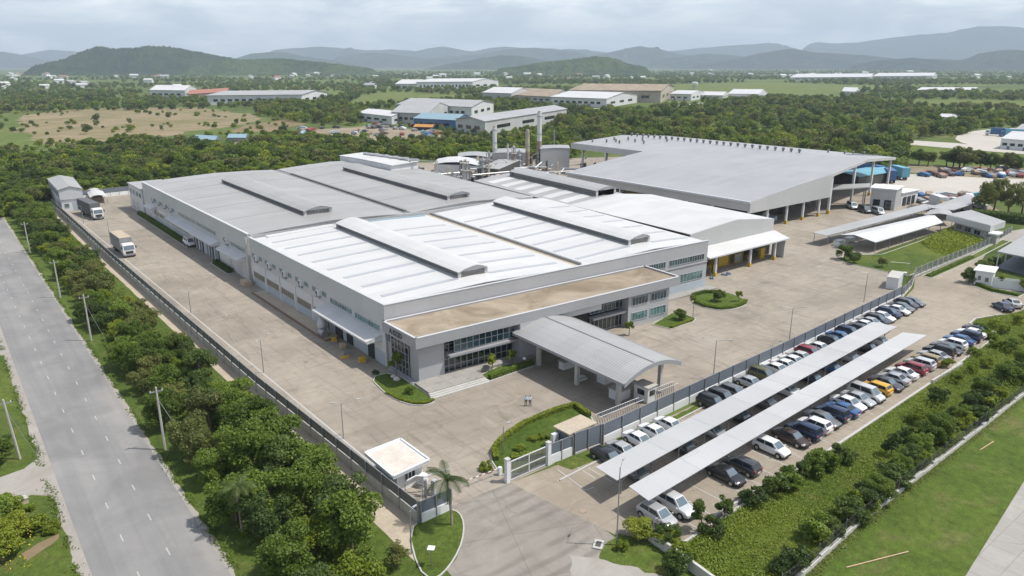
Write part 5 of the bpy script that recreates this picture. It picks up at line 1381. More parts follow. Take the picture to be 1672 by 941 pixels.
def scatter_object(name, pts, coll, label, cat):
    """points (x, y, scale, turn) -> one object instancing the crowns of a collection"""
    me = bpy.data.meshes.new(name); P = np.array(pts, dtype=np.float32)
    me.vertices.add(len(P)); me.vertices.foreach_set('co', np.concatenate([P[:, :2], np.zeros((len(P), 1), np.float32)], 1).ravel())
    for nm, k in (('size', 2), ('turn', 3), ('tall', 4)):
        at = me.attributes.new(nm, 'FLOAT', 'POINT'); at.data.foreach_set('value', P[:, k].copy())
    o = bpy.data.objects.new(name, me); COL.objects.link(o)
    ng = bpy.data.node_groups.new(name + ' nodes', 'GeometryNodeTree')
    ng.interface.new_socket('Geometry', in_out='INPUT', socket_type='NodeSocketGeometry'); ng.interface.new_socket('Geometry', in_out='OUTPUT', socket_type='NodeSocketGeometry')
    N = ng.nodes; L = ng.links
    gi, go = N.new('NodeGroupInput'), N.new('NodeGroupOutput')
    ci = N.new('GeometryNodeCollectionInfo'); ci.inputs['Collection'].default_value = LODC[coll]; ci.inputs['Separate Children'].default_value = True; ci.inputs['Reset Children'].default_value = True
    ip = N.new('GeometryNodeInstanceOnPoints'); ip.inputs['Pick Instance'].default_value = True
    def attr(nm):
        a = N.new('GeometryNodeInputNamedAttribute'); a.data_type = 'FLOAT'; a.inputs['Name'].default_value = nm
        return [q for q in a.outputs if q.enabled and q.name == 'Attribute'][0]
    sc = N.new('ShaderNodeCombineXYZ'); s1 = attr('size'); s2 = attr('tall')
    L.new(s1, sc.inputs[0]); L.new(s1, sc.inputs[1]); L.new(s2, sc.inputs[2])
    ro = N.new('ShaderNodeCombineXYZ'); L.new(attr('turn'), ro.inputs[2])
    ri = N.new('FunctionNodeRandomValue'); ri.data_type = 'INT'
    [q for q in ri.inputs if q.name == 'Min' and q.enabled][0].default_value = 0
    [q for q in ri.inputs if q.name == 'Max' and q.enabled][0].default_value = 50
    L.new([q for q in ri.outputs if q.enabled][0], ip.inputs['Instance Index'])
    L.new(gi.outputs[0], ip.inputs['Points']); L.new(ci.outputs[0], ip.inputs['Instance'])
    L.new(ro.outputs[0], ip.inputs['Rotation']); L.new(sc.outputs[0], ip.inputs['Scale'])
    L.new(ip.outputs[0], go.inputs[0])
    md = o.modifiers.new('scatter', 'NODES'); md.node_group = ng
    return tag(o, label, cat, kind='stuff')

KEEP_OUT = [pp(q) for q in []]
def zone(poly, n, gap, seed, smin=.7, smax=1.3, tall=1.0, clump=None, avoid=None):
    """tree positions inside a region of the map, never closer than gap"""
    r = random.Random(seed); xs = [p[0] for p in poly]; ys = [p[1] for p in poly]; out = []; grid = {}
    t = 0
    while len(out) < n and t < n * 30:
        t += 1
        px, py = r.uniform(min(xs), max(xs)), r.uniform(min(ys), max(ys))
        if not inside(poly, px, py): continue
        p = bp(px, py)
        if any(inside(k, p.x, p.y) for k in KEEP_OUT): continue
        d = p.length
        gg = gap * (1 + d / 2500)
        if clump is not None:
            v = math.sin(p.x / clump + seed) + math.sin(p.y / clump * 1.3 + 2 * seed) + math.sin((p.x + p.y) / clump * .6)
            if v < r.uniform(-.9, .5): continue
        k = (int(p.x / gg), int(p.y / gg)); ok = True
        for i in (-1, 0, 1):
            for j in (-1, 0, 1):
                for q in grid.get((k[0] + i, k[1] + j), ()):
                    if (q[0] - p.x) ** 2 + (q[1] - p.y) ** 2 < gg * gg: ok = False; break
        if not ok: continue
        grid.setdefault(k, []).append((p.x, p.y))
        s_ = r.uniform(smin, smax); out.append((p.x, p.y, s_, r.uniform(0, 6.28), s_ * tall * r.uniform(.85, 1.2)))
    return out
# ------------------------------------------------------------------ fences, gates, poles
def fence(name, label, path, h0, h1, step, wallm, panelm, postm, cat='fence', wall_t=.22, copings=True, h2=None):
    o = thing(name, label, cat, (path[0][0], path[0][1], 0))
    for p, q in zip(path, path[1:]):
        w = Wall(p, q)
        if h0 > 0:
            b = MB(); w.box(b, 0, w.L, 0, h0, -wall_t / 2, wall_t / 2); b.build('base_wall', M[wallm], o)
        n = max(1, round(w.L / step)); d = w.L / n
        for i in range(n):
            b = MB(); w.box(b, i * d + .07, (i + 1) * d - .07, h0 + .12, h1, -.03, .03); b.build('panel', M[panelm], o)
        for i in range(n + 1):
            b = MB(); w.box(b, i * d - .065, i * d + .065, 0, h1 + .08, -wall_t / 2 - .05, wall_t / 2 + .05); b.build('post', M[postm], o)
        b = MB(); w.box(b, 0, w.L, h1 + .003, h1 + .07, -.06, .06); b.build('top_rail', M[postm], o)
    return o
fence('boundary_fence', 'long grey sheet fence on a low wall between the footpath and the left yard', [(35.0, 60.6), (33.4, 105), (32.2, 206), (31.9, 300)], 1.35, 2.75, 3.6, 'wall_base', 'fence_dark', 'galv')
fence('boundary_fence', 'short return of grey mesh fence behind the coconut palm at the driveway', [(35.2, 60.5), (39.2, 60.6)], 1.2, 2.7, 2.0, 'white_wall', 'fence_panel', 'galv')
fence('boundary_fence', 'blue grey sheet fence along the car park', [(63.2, 60.6), (104.2, 62.3), (157.3, 65.5)], 1.15, 2.95, 3.7, 'white_wall', 'fence_panel', 'galv')
fence('boundary_fence', 'back fence of grey sheets between the left outbuilding and the annex', [(42.9, 311), (62, 312.6)], 1.4, 3.1, 3.2, 'white_wall', 'fence_panel', 'galv')
fence('boundary_fence', 'short low panelled wall between the slatted gate and the meter hut', [(54.5, 61.2), (58.2, 61.1)], 1.2, 2.7, 1.9, 'white_wall', 'fence_panel', 'galv')
fence('boundary_fence', 'taller mesh screened gate section next to the meter hut', [(58.5, 61.0), (62.9, 60.7)], .25, 3.0, 2.2, 'wall_base', 'fence_panel', 'galv')
def grille(name, label, path, h, step=3.0, base=.45, cat='fence', every=.24):
    o = thing(name, label, cat, (path[0][0], path[0][1], 0))
    for p, q in zip(path, path[1:]):
        w = Wall(p, q); b = MB(); w.box(b, 0, w.L, 0, base, -.12, .12); b.build('base_wall', M['wall_base'], o)
        b = MB(); u = 0
        while u < w.L:
            w.box(b, u, u + .05, base + .05, h, -.02, .02); u += every
        w.box(b, 0, w.L, h + .002, h + .06, -.03, .03); w.box(b, 0, w.L, base + .28, base + .33, .021, .04); b.build('grille', M['galv'], o)
        n = max(1, round(w.L / step))
        for i in range(n + 1):
            b = MB(); w.box(b, w.L * i / n - .1, w.L * i / n + .1, 0, h + .15, -.13, .13); b.build('post', M['wall_base'], o)
    return o
grille('grille_fence', 'grey grille fence in front of the grassy plot on the right', [(157.6, 65.6), (168.2, 68.2), (177.7, 71.6), (218, 72.6), (228, 73.2)], 2.2, 3.2)
grille('grille_fence', 'grey grille fence running past the small flat roofed office', [(231, 73.4), (247, 75.0)], 2.2, 3.2)
o = thing('gate_pillar', 'white capped gate pillar between the two grille fences', 'gate pillar', (229.5, 73.3, 0))
b = MB(); b.box((229.5, 73.3, 1.4), (2.0, 1.6, 2.8)); b.build('shaft', M['wall_base'], o)
b = MB(); b.box((229.5, 73.3, 3.0), (4.2, 2.4, .4)); b.build('cap', M['white_wall'], o)
# sliding slatted gate
o = thing('sliding_gate', 'grey slatted sliding gate between two white posts at the driveway', 'gate', (48, 61.1, 0))
w = Wall((48.1, 61.1), (53.9, 61.2)); b = MB(); u = 0
while u < w.L: w.box(b, u, u + .06, .2, 2.6, -.03, .03); u += .2
b.build('slats', M['galv'], o)
b = MB()
for z0 in (.12, 1.3, 2.6): w.box(b, 0, w.L, z0, z0 + .12, -.045, .045)
for u in (0, w.L / 2, w.L - .1): w.box(b, u, u + .1, .12, 2.72, -.05, .05)
b.build('gate_frame', M['post_white'], o)
for x in (47.7, 54.2):
    b = MB(); b.box((x, 61.15, 1.55), (.5, .5, 3.1)); po = b.build('post', M['white_wall'], o)
    b = MB(); b.box((x, 61.15, 3.16), (.62, .62, .12)); b.build('cap', M['kerb'], po)
# meter hut behind the fence
o = thing('meter_hut', 'small flat roofed grey hut behind the fence at the entrance lawn', 'hut', (60, 63, 0))
b = MB(); b.prism([(58.0, 61.4), (62.5, 61.5), (62.4, 64.1), (57.9, 63.9)], 0, 2.85); b.build('wall', M['fence_panel'], o)
b = MB(); b.prism([(57.7, 61.2), (62.8, 61.3), (62.7, 64.4), (57.6, 64.2)], 2.853, 3.05); b.build('roof', M['walk'], o)
b = MB(); b.box((57.2, 63.4, 1.9), (.9, .5, 1.1)); b.build('meter_box', M['white_wall'], o)
# folded gate on rails inside the fence, bicycle-rack like frames
for i, (x0, x1, lb) in enumerate([(64.2, 72.8, 'long folded sliding gate with white rail lying inside the car park fence'), (76.5, 81, 'short white folded barrier inside the car park fence')]):
    o = thing('folding_gate', lb, 'gate', (x0, 62.2, 0)); y0 = 62.2 + (x0 - 63) * .05
    b = MB()
    for k in range(int((x1 - x0) / .45)): b.bar((x0 + k * .45, y0, .3), (x0 + k * .45 + .4, y0 + .9, 2.9), .05); b.bar((x0 + k * .45 + .4, y0, .3), (x0 + k * .45, y0 + .9, 2.9), .05)
    b.build('lattice', M['galv'], o)
    for yy, z in ((y0, 3.0), (y0 + .9, 3.0), (y0, .25)):
        b = MB(); b.bar((x0, yy, z), (x1, yy, z), .06); b.build('rail', M['post_white'], o)

# retaining wall and lower fence on the slope
o = thing('retaining_wall', 'rough grey wall end with a bent pipe at the left of the slope', 'wall', (52.4, 42.8, 0))
b = MB(); w = Wall((52.5, 43.0), (51.4, 30.0)); w.box(b, 0, w.L, 0, 1.25, -.15, .15); b.build('wall', M['wall_base'], o)
b = MB(); b.tube([(52.5, 42.6, 1.2), (52.5, 42.6, 2.5), (52.7, 42.6, 2.75), (53.1, 42.6, 2.7)], .07, 6); b.build('vent_pipe', M['galv'], o)
o = thing('wire_fence', 'broken block wall with dark wire mesh fence along the foot of the slope', 'fence', (60, 30, 0))
pth = [(52.0, 29.8), (60, 29.9), (72.1, 30.7), (88.1, 31.0), (105, 31.3), (124, 31.7), (150, 32.3), (205, 33.4)]
for p, q in zip(pth, pth[1:]):
    w = Wall(p, q); b = MB(); u = 0
    while u < w.L:
        e = min(w.L, u + random.uniform(1.2, 2.6)); w.box(b, u, e, 0, random.uniform(.45, .8), -.16, .16); u = e
    b.build('block_wall', M['wall_base'], o)
    n = max(1, round(w.L / 3.4))
    for i in range(n):
        b = MB(); b.tube([w.pt(i * w.L / n, .0, .3), w.pt(i * w.L / n, .0, 2.3)], .045, 6); b.build('post', M['galv'], o)
    b = MB(); u = 0
    while u < w.L - .2:
        b.bar(w.pt(u, .05, .6), w.pt(u + .5, .05, 2.1), .014); b.bar(w.pt(u + .5, .05, .6), w.pt(u, .05, 2.1), .014); u += .28
    for z in (.62, 1.35, 2.1): b.bar(w.pt(0, .05, z), w.pt(w.L, .05, z), .02)
    b.build('mesh', M['dark_metal'], o)
o = thing('white_edging', 'short white edging kerb on the slope below the last parked cars', 'kerb', (109, 39, 0))
w = [bp(*q) for q in ((1521, 627), (1570, 598))]; b = MB(); b.bar((w[0].x, w[0].y, .35), (w[1].x, w[1].y, .35), .3, .6); b.build('edging', M['kerb'], o)
o = thing('white_edging', 'pale low edging kerb on the slope by the upright bushes near the two silver cars', 'kerb', (64, 39, 0))
w = [bp(*q) for q in ((1165, 848), (1232, 806))]; b = MB(); b.bar((w[0].x, w[0].y, .25), (w[1].x, w[1].y, .25), .25, .4); b.build('edging', M['kerb'], o)
for (a, c2), lb in ((((1382, 928), (1483, 902)), 'long pale plank lying on the lower lawn near the bottom edge'), (((1600, 736), (1622, 722)), 'short pale plank on the lower lawn by the bushes')):
    p, q = bp(*a), bp(*c2); b = MB(); b.bar((p.x, p.y, .1), (q.x, q.y, .1), .1, .06); tag(b.build('plank', M['wood']), lb, 'plank')

# ---- carports
def carport(label, A, B, C, D, z, npost, side):
    """A-B near edge (fence side, curb side), D-C far edge"""
    o = thing('carport', label, 'carport', ((A[0] + B[0]) / 2, (A[1] + B[1]) / 2, 0))
    f = Frame(B, A, C, D); rf = MB(); roof_strip(rf, f, [(0, z + (.0 if side else .22)), (.5, z + .11), (1, z + (.22 if side else 0))], 0, 1, .08, nt=1); rf.build('roof', M['carport'], o)
    for k in (1, 2, 3, 4, 5, 6, 7):
        b = MB(); t = k / 8; roof_strip(b, f, [(0, z + (.012 if side else .232)), (.5, z + .122), (1, z + (.232 if side else .012))], t, t + .0012, .03); b.build('roof_joint', M['strip'], o)
    for i in range(npost):
        t = (i + .35) / (npost - .3)
        b = MB(); u = .72 if side else .28
        p = f.pt(u, t, 0); q = f.pt(u, t, 1.9); a1 = f.pt(.12 if side else .88, t, z - .05); a0 = f.pt(.5, t, 2.55); a2 = f.pt(.96 if side else .04, t, z + .02)
        b.tube([p, q], .09, 7); po = b.build('post', M['galv'], o)
        b = MB(); b.tube([q, a0, a1], .06, 6); b.build('arm', M['galv'], po)
        b = MB(); b.tube([(q[0], q[1], 1.6), a2], .05, 6); b.build('brace', M['galv'], po)
    for u in (.05, .5, .95):
        b = MB(); zz = z + (.22 * u if side else .22 * (1 - u)) - .13; b.bar(f.pt(u, 0.001, zz), f.pt(u, .999, zz), .07, .1); b.build('purlin', M['galv'], o)
    return o
carport('long pale carport roof on the fence side of the car park', (54.9, 53.6), (54.5, 49.8), (130.6, 54.2), (130.4, 58.4), 2.95, 14, False)
carport('long pale carport roof on the slope side of the car park', (54.6, 48.1), (54.5, 45.1), (131.0, 49.2), (128.4, 52.2), 2.95, 14, True)

# ---- lamp posts and utility poles
def lamp_post(name, label, p, h, arms, group='street lamps in the yard'):
    o = thing(name, label, 'street lamp', (p[0], p[1], 0), 0, group)
    b = MB(); b.tube([(p[0], p[1], 0), (p[0], p[1], h)], [.085, .05], 8); b.build('pole', M['galv'], o)
    for dx, dy in arms:
        b = MB(); e = (p[0] + dx, p[1] + dy, h + .25); b.tube([(p[0], p[1], h - .1), e], .03, 6); ao = b.build('arm', M['galv'], o)
        L = math.hypot(dx, dy); b = MB(); b.box((e[0] + dx / L * .3, e[1] + dy / L * .3, e[2] + .02), (.55, .2, .1), math.atan2(dy, dx)); b.build('lamp_head', M['silver'], ao)
    return o
dbl = [(1.7, .1), (-1.7, -.1)]
lamp_post('lamp_post', 'lamp post inside the left fence opposite the white loading canopy', (36.8, 111.5), 5.6, [(1.7, 1.4), (-.6, -.5)])
lamp_post('lamp_post', 'lamp post inside the left fence nearest the guardhouse roof', (37.1, 83.2), 5.2, [(1.9, -.6), (-.7, .2)])
lamp_post('lamp_post', 'lamp post inside the left fence below the two dock doors of the grey hall', (36.3, 150), 4.6, [(-1.0, .4)])
lamp_post('floodlight_post', 'post with a cluster of floodlights beside the front lorry', (36.2, 226), 7.0, [(1.2, 1.0), (1.4, -.8), (-1.0, .8)])
lamp_post('lamp_post', 'curved lamp post by the rear lorry and the left outbuilding', (35.4, 262), 5.5, [(-1.6, .5)])
lamp_post('lamp_post', 'double lamp post behind the car park fence right of the porch', (92.0, 64.6), 6.6, [(1.0, -1.4), (-1.0, 1.4)])
lamp_post('lamp_post', 'double lamp post behind the car park fence at its middle', (116.5, 66.4), 6.4, [(1.2, -1.4), (-1.2, 1.4)])
lamp_post('lamp_post', 'double lamp post behind the far end of the car park fence', (149.8, 69.6), 6.4, [(1.3, -1.2), (-1.3, 1.2)])
lamp_post('lamp_post', 'small lamp post beside the small square lawn', bp(1131, 523)[:2], 3.2, [(-.8, .3)])
lamp_post('lamp_post', 'thin white pole on the entrance lawn by the driveway', bp(822, 743)[:2], 4.0, [(.7, .1)])
lamp_post('lamp_post', 'tall pole at the driveway corner of the car park', (49.2, 44.6), 9.2, [(.9, .5)])
lamp_post('lamp_post', 'dark lamp pole beside the footpath end and the corner lawn', bp(672, 905)[:2], 5.0, [(.4, .1)])
def utility(label, p, h, wires, lean=0, box=False):
    o = thing('utility_pole', label, 'utility pole', (p[0], p[1], 0), 0, 'concrete poles along the road')
    b = MB(); b.tube([(p[0], p[1], -.1), (p[0] + lean, p[1], h)], [.17, .11], 8); b.build('pole', M['pole_concrete'], o)
    b = MB(); b.bar((p[0] + lean * .93 - .8, p[1], h * .93), (p[0] + lean * .93 + .8, p[1], h * .93), .12); co_ = b.build('cross_arm', M['galv'], o)
    for q in (-.7, 0, .7):
        b = MB(); b.tube([(p[0] + lean * .93 + q, p[1], h * .93 + .06), (p[0] + lean * .93 + q, p[1], h * .93 + .28)], [.06, .04], 6); b.build('insulator', M['white_wall'], co_)
    for a in wires:
        b = MB(); b.tube([(p[0] + lean * .8, p[1], h * .82), a], .018, 4); b.build('stay_wire', M['galv'], o)
    return o
utility('grey concrete pole at the roadside, second from the bottom of the photo', (17.6, 145.1), 8.8, [(19.6, 142, .1)])
utility('nearest tall concrete pole at the roadside grass edge', (17.6, 94.9), 8.9, [(20.2, 91, .1), (20.5, 97, .1)])
utility('further concrete pole at the roadside beyond the second', (17.3, 178), 8.4, [])
utility('furthest concrete pole seen above the roadside trees', (17.2, 228), 8.4, [])
utility('dark weathered pole on the left verge beside the side road', (2.5, 103.9), 8.4, [(4.4, 102, .1), (5.2, 106, .1)], lean=-.4)
o = thing('cabinet_post', 'pale utility cabinet among the bushes at the lower left', 'cabinet', (bp(40, 838).x, bp(40, 838).y, 0))
p = bp(40, 838); b = MB(); b.box((p.x, p.y, .9), (1.0, .8, 1.8), .3); b.build('body', M['walk'], o); b = MB(); b.box((p.x, p.y, 1.86), (1.15, .95, .1), .3); b.build('lid', M['kerb'], o)
p = bp(705, 925); o = thing('road_sign', 'small white diamond sign on a thin post in the corner lawn', 'sign', (p.x, p.y, 0))
b = MB(); b.tube([(p.x, p.y, .1), (p.x, p.y, 2.1)], .045, 6); b.build('post', M['galv'], o)
b = MB(); b.hexa([(p.x + a, p.y + c2, 2.1) for a, c2 in ((.5, 0), (0, .5), (-.5, 0), (0, -.5))], [(p.x + a, p.y + c2, 2.18) for a, c2 in ((.5, 0), (0, .5), (-.5, 0), (0, -.5))]); b.build('plate', M['white_wall'], o)
p = bp(952, 835); o = thing('manhole_cover', 'round dark manhole cover in the driveway concrete before the car park', 'manhole', (p.x, p.y, .05))
b = MB(); b.tube([(p.x, p.y, .05), (p.x, p.y, .075)], .5, 14); b.build('lid', M['rust'], o)
p = bp(977, 891); o = thing('drain_box', 'pale concrete drain box at the driveway edge below the tall pole', 'drain', (p.x, p.y, .05))
b = MB(); b.box((p.x, p.y, .12), (1.5, 1.0, .16), .6); b.build('rim', M['kerb'], o); b = MB(); b.box((p.x, p.y, .21), (.9, .55, .03), .6); b.build('grate', M['dark_metal'], o)
# barrier arm at the gate
p, q = bp(762, 795), bp(828, 752)
o = thing('barrier_arm', 'red and white raised barrier arm across the driveway by the entrance lawn', 'barrier', (q.x, q.y, 0))
b = MB(); b.box((48.0, 63.0, .55), (.45, .4, 1.1)); b.build('cabinet', M['white_wall'], o)
n = 10
for i in range(n):
    b = MB(); b.bar((47.6 - i * .45, 63.0 + i * .02, 1.0), (47.6 - (i + 1) * .45, 63.0 + (i + 1) * .02, 1.0), .09); b.build('arm_section', M[['white_wall', 'red'][i % 2]], o)

# ---- guardhouse at the entrance
o = thing('guardhouse', 'small white guardhouse with overhanging flat roof at the end of the left fence', 'guardhouse', (37.3, 69, 0))
b = MB(); b.prism([(36.2, 67.3), (39.9, 67.6), (39.8, 72.2), (36.1, 72.2)], 0, 2.8); b.build('wall', M['white_wall'], o)
gp_ = [(35.1, 66.1), (40.3, 66.7), (40.2, 73.2), (35.1, 72.9)]
b = MB(); b.prism(gp_, 2.803, 3.15); ro = b.build('roof', M['white_wall'], o)
b = MB(); b.prism([(35.45, 66.5), (39.95, 67.05), (39.85, 72.8), (35.4, 72.5)], 3.15, 3.17); b.build('roof_membrane', mat('pale stained roof membrane', (.42, .36, .30), .9, var=.1, scale=.6, var2=(.66, .62, .57)), ro)
for p, q in zip(gp_, gp_[1:] + gp_[:1]):
    b = MB(); b.bar((p[0], p[1], 3.24), (q[0], q[1], 3.24), .22, .18); b.build('parapet', M['white_wall'], ro)
wgu = Wall((36.2, 67.3), (39.9, 67.6)); window(wgu, 1.0, 2.6, 1.1, 2.2, o, 3, glass='glass_dark', frame='white_wall')
wgu = Wall((39.9, 67.6), (39.8, 72.2)); window(wgu, .5, 2.2, 1.0, 2.2, o, 2, glass='glass_dark', frame='white_wall')
b = MB(); wgu.box(b, 2.8, 3.7, .05, 2.1, .003, .05); b.build('door', M['dado'], o)
o = thing('turnstile', 'white turnstile with curved barrier and grey grilles in front of the guardhouse', 'turnstile', (38.4, 64.6, 0))
b = MB(); b.tube([(38.4, 64.6, .03), (38.4, 64.6, 2.2)], .18, 10); b.build('column', M['galv'], o)
for i in range(4):
    b = MB(); a = i * 1.57 + .4
    for z in (.5, .8, 1.1, 1.4, 1.7): b.tube([(38.4, 64.6, z), (38.4 + 1.1 * math.cos(a), 64.6 + 1.1 * math.sin(a), z)], .035, 5)
    b.build('arm', M['galv'], o)
b = MB(); b.tube([(36.9, 66.2, 1.9), (38.0, 65.9, 2.3), (39.0, 65.2, 2.15), (40.2, 64.6, 2.7), (41.4, 64.0, 2.75)], .11, 7); b.build('curved_rail', M['post_white'], o, smooth=True)
b = MB(); b.box((39.4, 64.3, 1.0), (.6, .5, 2.0), .3); b.build('control_cabinet', M['silver'], o)
b = MB(); b.box((39.3, 66.6, 1.1), (.9, .8, 1.1), .4); b.build('equipment_box', M['white_wall'], o)
for x, y in ((36.4, 65.8), (37.4, 63.6), (39.9, 62.6)):
    b = MB(); b.tube([(x, y, .03), (x, y, 1.9)], .06, 6); b.build('post', M['galv'], o)
b = MB(); b.box((37.4, 62.2, .12), (3.6, 1.6, .2), .1); b.build('plinth', M['slab'], o)
# toll-style booths under the porch
def booth(label, x, y, rz, w=2.0, d=2.6, h=2.4, win=True):
    o = thing('booth', label, 'booth', (x, y, .03), rz)
    b = MB(); b.box((0, 0, h / 2), (w, d, h)); b.build('wall', M['white_wall'], o, local=True)
    b = MB(); b.box((0, 0, h + .07), (w + .3, d + .3, .13)); b.build('roof', M['kerb'], o, local=True)
    if win:
        b = MB(); b.box((0, -d / 2 - .02, h * .62), (w * .6, .03, h * .35)); b.build('window', M['glass_dark'], o, local=True)
        b = MB(); b.box((-w / 2 - .02, 0, h * .62), (.03, d * .5, h * .35)); b.build('window', M['glass_dark'], o, local=True)
    return o
booth('white booth with window nearest the car park fence under the porch', 77.9, 66.4, .05)
booth('white equipment box beside the booth under the porch', 75.4, 69.2, .1, 2.4, 2.2, 1.5, False)
booth('narrow white cabin deeper under the porch', 77.6, 74.6, .0, 1.6, 1.8, 2.0, False)
booth('low white desk near the office doors under the porch', 76.9, 82.5, .0, 2.6, 1.2, 1.3, False)
o = thing('planter_bench', 'white bench on the floor in the middle of the porch', 'bench', (75.4, 77.6, 0))
b = MB(); b.box((75.4, 77.6, .45), (1.6, .6, .12)); b.build('seat', M['white_wall'], o)
for y in (77.0, 78.2): b = MB(); b.box((75.4 + (y - 77.6) * 0, y - .0, .2), (1.5, .12, .38)); b.build('leg', M['white_wall'], o)

# ---- outbuilding and shelter at the far end of the left yard
o = thing('outbuilding', 'two storey white outbuilding with grey gabled roof at the far end of the left yard', 'outbuilding', (36, 292, 0))
A_ = [(33.6, 289.0), (39.4, 285.6), (43.0, 306.5), (35.6, 322)]
A_ = [(33.4, 288.6), (39.6, 287.2), (41.6, 318.0), (34.4, 320)]
b = MB(); b.prism(A_, 0, 4.0); b.build('lower_wall', M['white_wall'], o)
b = MB(); b.prism([(33.1, 288.3), (39.9, 286.9), (41.9, 318.3), (34.1, 320.3)], 4.003, 7.4); b.build('upper_wall', M['clad_white'], o)
OF = Frame((32.9, 288.0), (40.1, 286.6), (33.9, 320.6), (42.1, 318.6)); rf = MB(); roof_strip(rf, OF, [(0, 7.45), (.5, 8.5), (1, 7.45)], 0, 1, .12); rf.build('roof', M['roof_grey'], o)
w = Wall((33.1, 288.3), (39.9, 286.9)); g_ = MB(); g_.hexa([w.pt(.1, .05, 7.403), w.pt(6.8, .05, 7.403), w.pt(6.8, -.1, 7.403), w.pt(.1, -.1, 7.403)], [w.pt(3.4, .05, 8.3), w.pt(3.5, .05, 8.3), w.pt(3.5, -.1, 8.3), w.pt(3.4, -.1, 8.3)]); g_.build('gable', M['clad_white'], o)
w = Wall((33.4, 288.6), (39.6, 287.2)); window(w, .8, 2.2, 1.2, 2.6, o, 2); b = MB(); w.box(b, 3.2, 5.8, .05, 3.0, .003, .05); b.build('roller_door', M['dado'], o)
w = Wall((34.1, 320.3), (33.1, 288.3))
for u in np.arange(3, 30, 5): window(w, u, u + 3.4, 4.8, 6.6, o, 4, glass='glass_dark')
o = thing('shelter', 'low white arched shelter beside the outbuilding', 'shelter', (47, 305, 0))
SF = Frame((43.6, 298.5), (48.8, 296), (45.2, 316), (50.4, 315)); rf = MB(); roof_strip(rf, SF, [(0, 2.3), (.25, 3.0), (.5, 3.2), (.75, 3.0), (1, 2.3)], 0, 1, .1); rf.build('roof', M['roof_white'], o)
for a in (.03, .97):
    for t in (.02, .5, .98):
        b = MB(); p = SF.pt(a, t, 0); b.tube([p, (p[0], p[1], 2.3)], .08, 6); b.build('post', M['galv'], o)
b = MB(); b.prism([SF.pt(.15, .3, 0)[:2], SF.pt(.85, .3, 0)[:2], SF.pt(.85, .8, 0)[:2], SF.pt(.15, .8, 0)[:2]], .03, 1.2); b.build('stored_crates', M['rust'], o)

# ---- canopies, small office and gatehouse on the right
def open_canopy(label, fr, prof, npost, m, name='canopy'):
    o = thing(name, label, 'canopy', fr.pt(.5, .5, 0))
    rf = MB(); roof_strip(rf, fr, prof, 0, 1, .1, nt=3); rf.build('roof', M[m], o)
    for s_, z in (prof[0], prof[-1]):
        for i in range(npost):
            t = (i + .12) / (npost - .76); p = fr.pt(min(.97, max(.03, s_)), t, 0)
            b = MB(); b.tube([p, (p[0], p[1], z - .1)], .09, 6); b.build('post', M['galv'], o)
        b = MB(); b.bar(fr.pt(s_, 0.002, z - .2), fr.pt(s_, .998, z - .2), .1, .18); b.build('beam', M['galv'], o)
    return o
open_canopy('bright white folded canopy roof in front of the grassy plot', Frame((192.7, 88.8), (191.0, 97.6), (233.9, 88.8), (238.2, 95.0)), [(0, 3.0), (.6, 4.2), (1, 3.7)], 6, 'roof_white')
open_canopy('long thin grey canopy roof behind the bright white one', Frame((189.6, 100.6), (189.4, 104.8), (260.5, 100.6), (259, 105.2)), [(0, 3.1), (1, 3.3)], 9, 'roof_grey2')
open_canopy('short pale link roof between the canopies and the small office', Frame((245.2, 90.2), (239.0, 96.6), (253.5, 95.0), (249, 99.0)), [(0, 3.4), (.5, 4.0), (1, 3.4)], 2, 'roof_grey2')
open_canopy('grey sloping lean-to roof running back behind the small office', Frame((254, 94.2), (249.6, 100.0), (283, 95.2), (288, 103)), [(0, 3.5), (1, 3.9)], 3, 'roof_grey2')
for i in range(7):
    o = thing('bicycle_shelter_unit', 'low grey storage bin under the thin canopy', 'bin', (194 + i * 5.4, 99.2, .03), 0, 'bins under the thin canopy')
    b = MB(); b.box((0, 0, .7), (3.2, 1.8, 1.4)); b.build('body', M['galv'] if i else M['white_wall'], o, local=True); b = MB(); b.box((0, 0, 1.45), (3.3, 1.9, .1)); b.build('lid', M['fence_panel'], o, local=True)
o = thing('small_office', 'small flat roofed office with dark windows beyond the grassy plot', 'office', (238, 80, 0))
b = MB(); q_ = [(231.5, 76.6), (238.6, 76.0), (247.5, 86.2), (239, 87.6)]; b.prism(q_, 0, 3.2); b.build('wall', M['clad_light'], o)
b = MB(); q2 = [(229.0, 74.6), (239.0, 74.4), (250, 87.6), (236.5, 89.2)]; b.prism(q2, 3.203, 5.0); b.build('fascia', M['clad'], o)
b = MB(); b.prism([(229.3, 74.9), (238.8, 74.7), (249.4, 87.3), (236.7, 88.9)], 5.0, 5.06); b.build('roof', M['roof_grey2'], o)
w = Wall(q_[0], q_[1]); window(w, 1.5, 5.5, 1.0, 2.4, o, 4, glass='glass_dark')
w = Wall(q_[3], q_[0])
for u in (1.0, 5.0, 9.0): window(w, u, u + 2.6, 1.0, 2.4, o, 2, glass='glass_dark')
o = thing('gatehouse', 'white gatehouse with two small windows and a white wall on the right', 'gatehouse', (184, 59, 0))
b = MB(); q_ = [(181.6, 60.4), (182.5, 57.2), (188, 58.5), (187, 61.6)]; b.prism(q_, 0, 3.3); b.build('wall', M['white_wall'], o)
b = MB(); b.prism([(181.2, 60.8), (182.2, 56.8), (188.4, 58.2), (187.3, 62.0)], 3.303, 3.55); b.build('roof', M['white_wall'], o)
w = Wall(q_[0], q_[1]); window(w, .5, 1.3, 1.2, 2.4, o, 1, glass='louvre', frame='white_wall'); window(w, 1.9, 2.8, 1.0, 2.2, o, 1, glass='louvre', frame='white_wall')
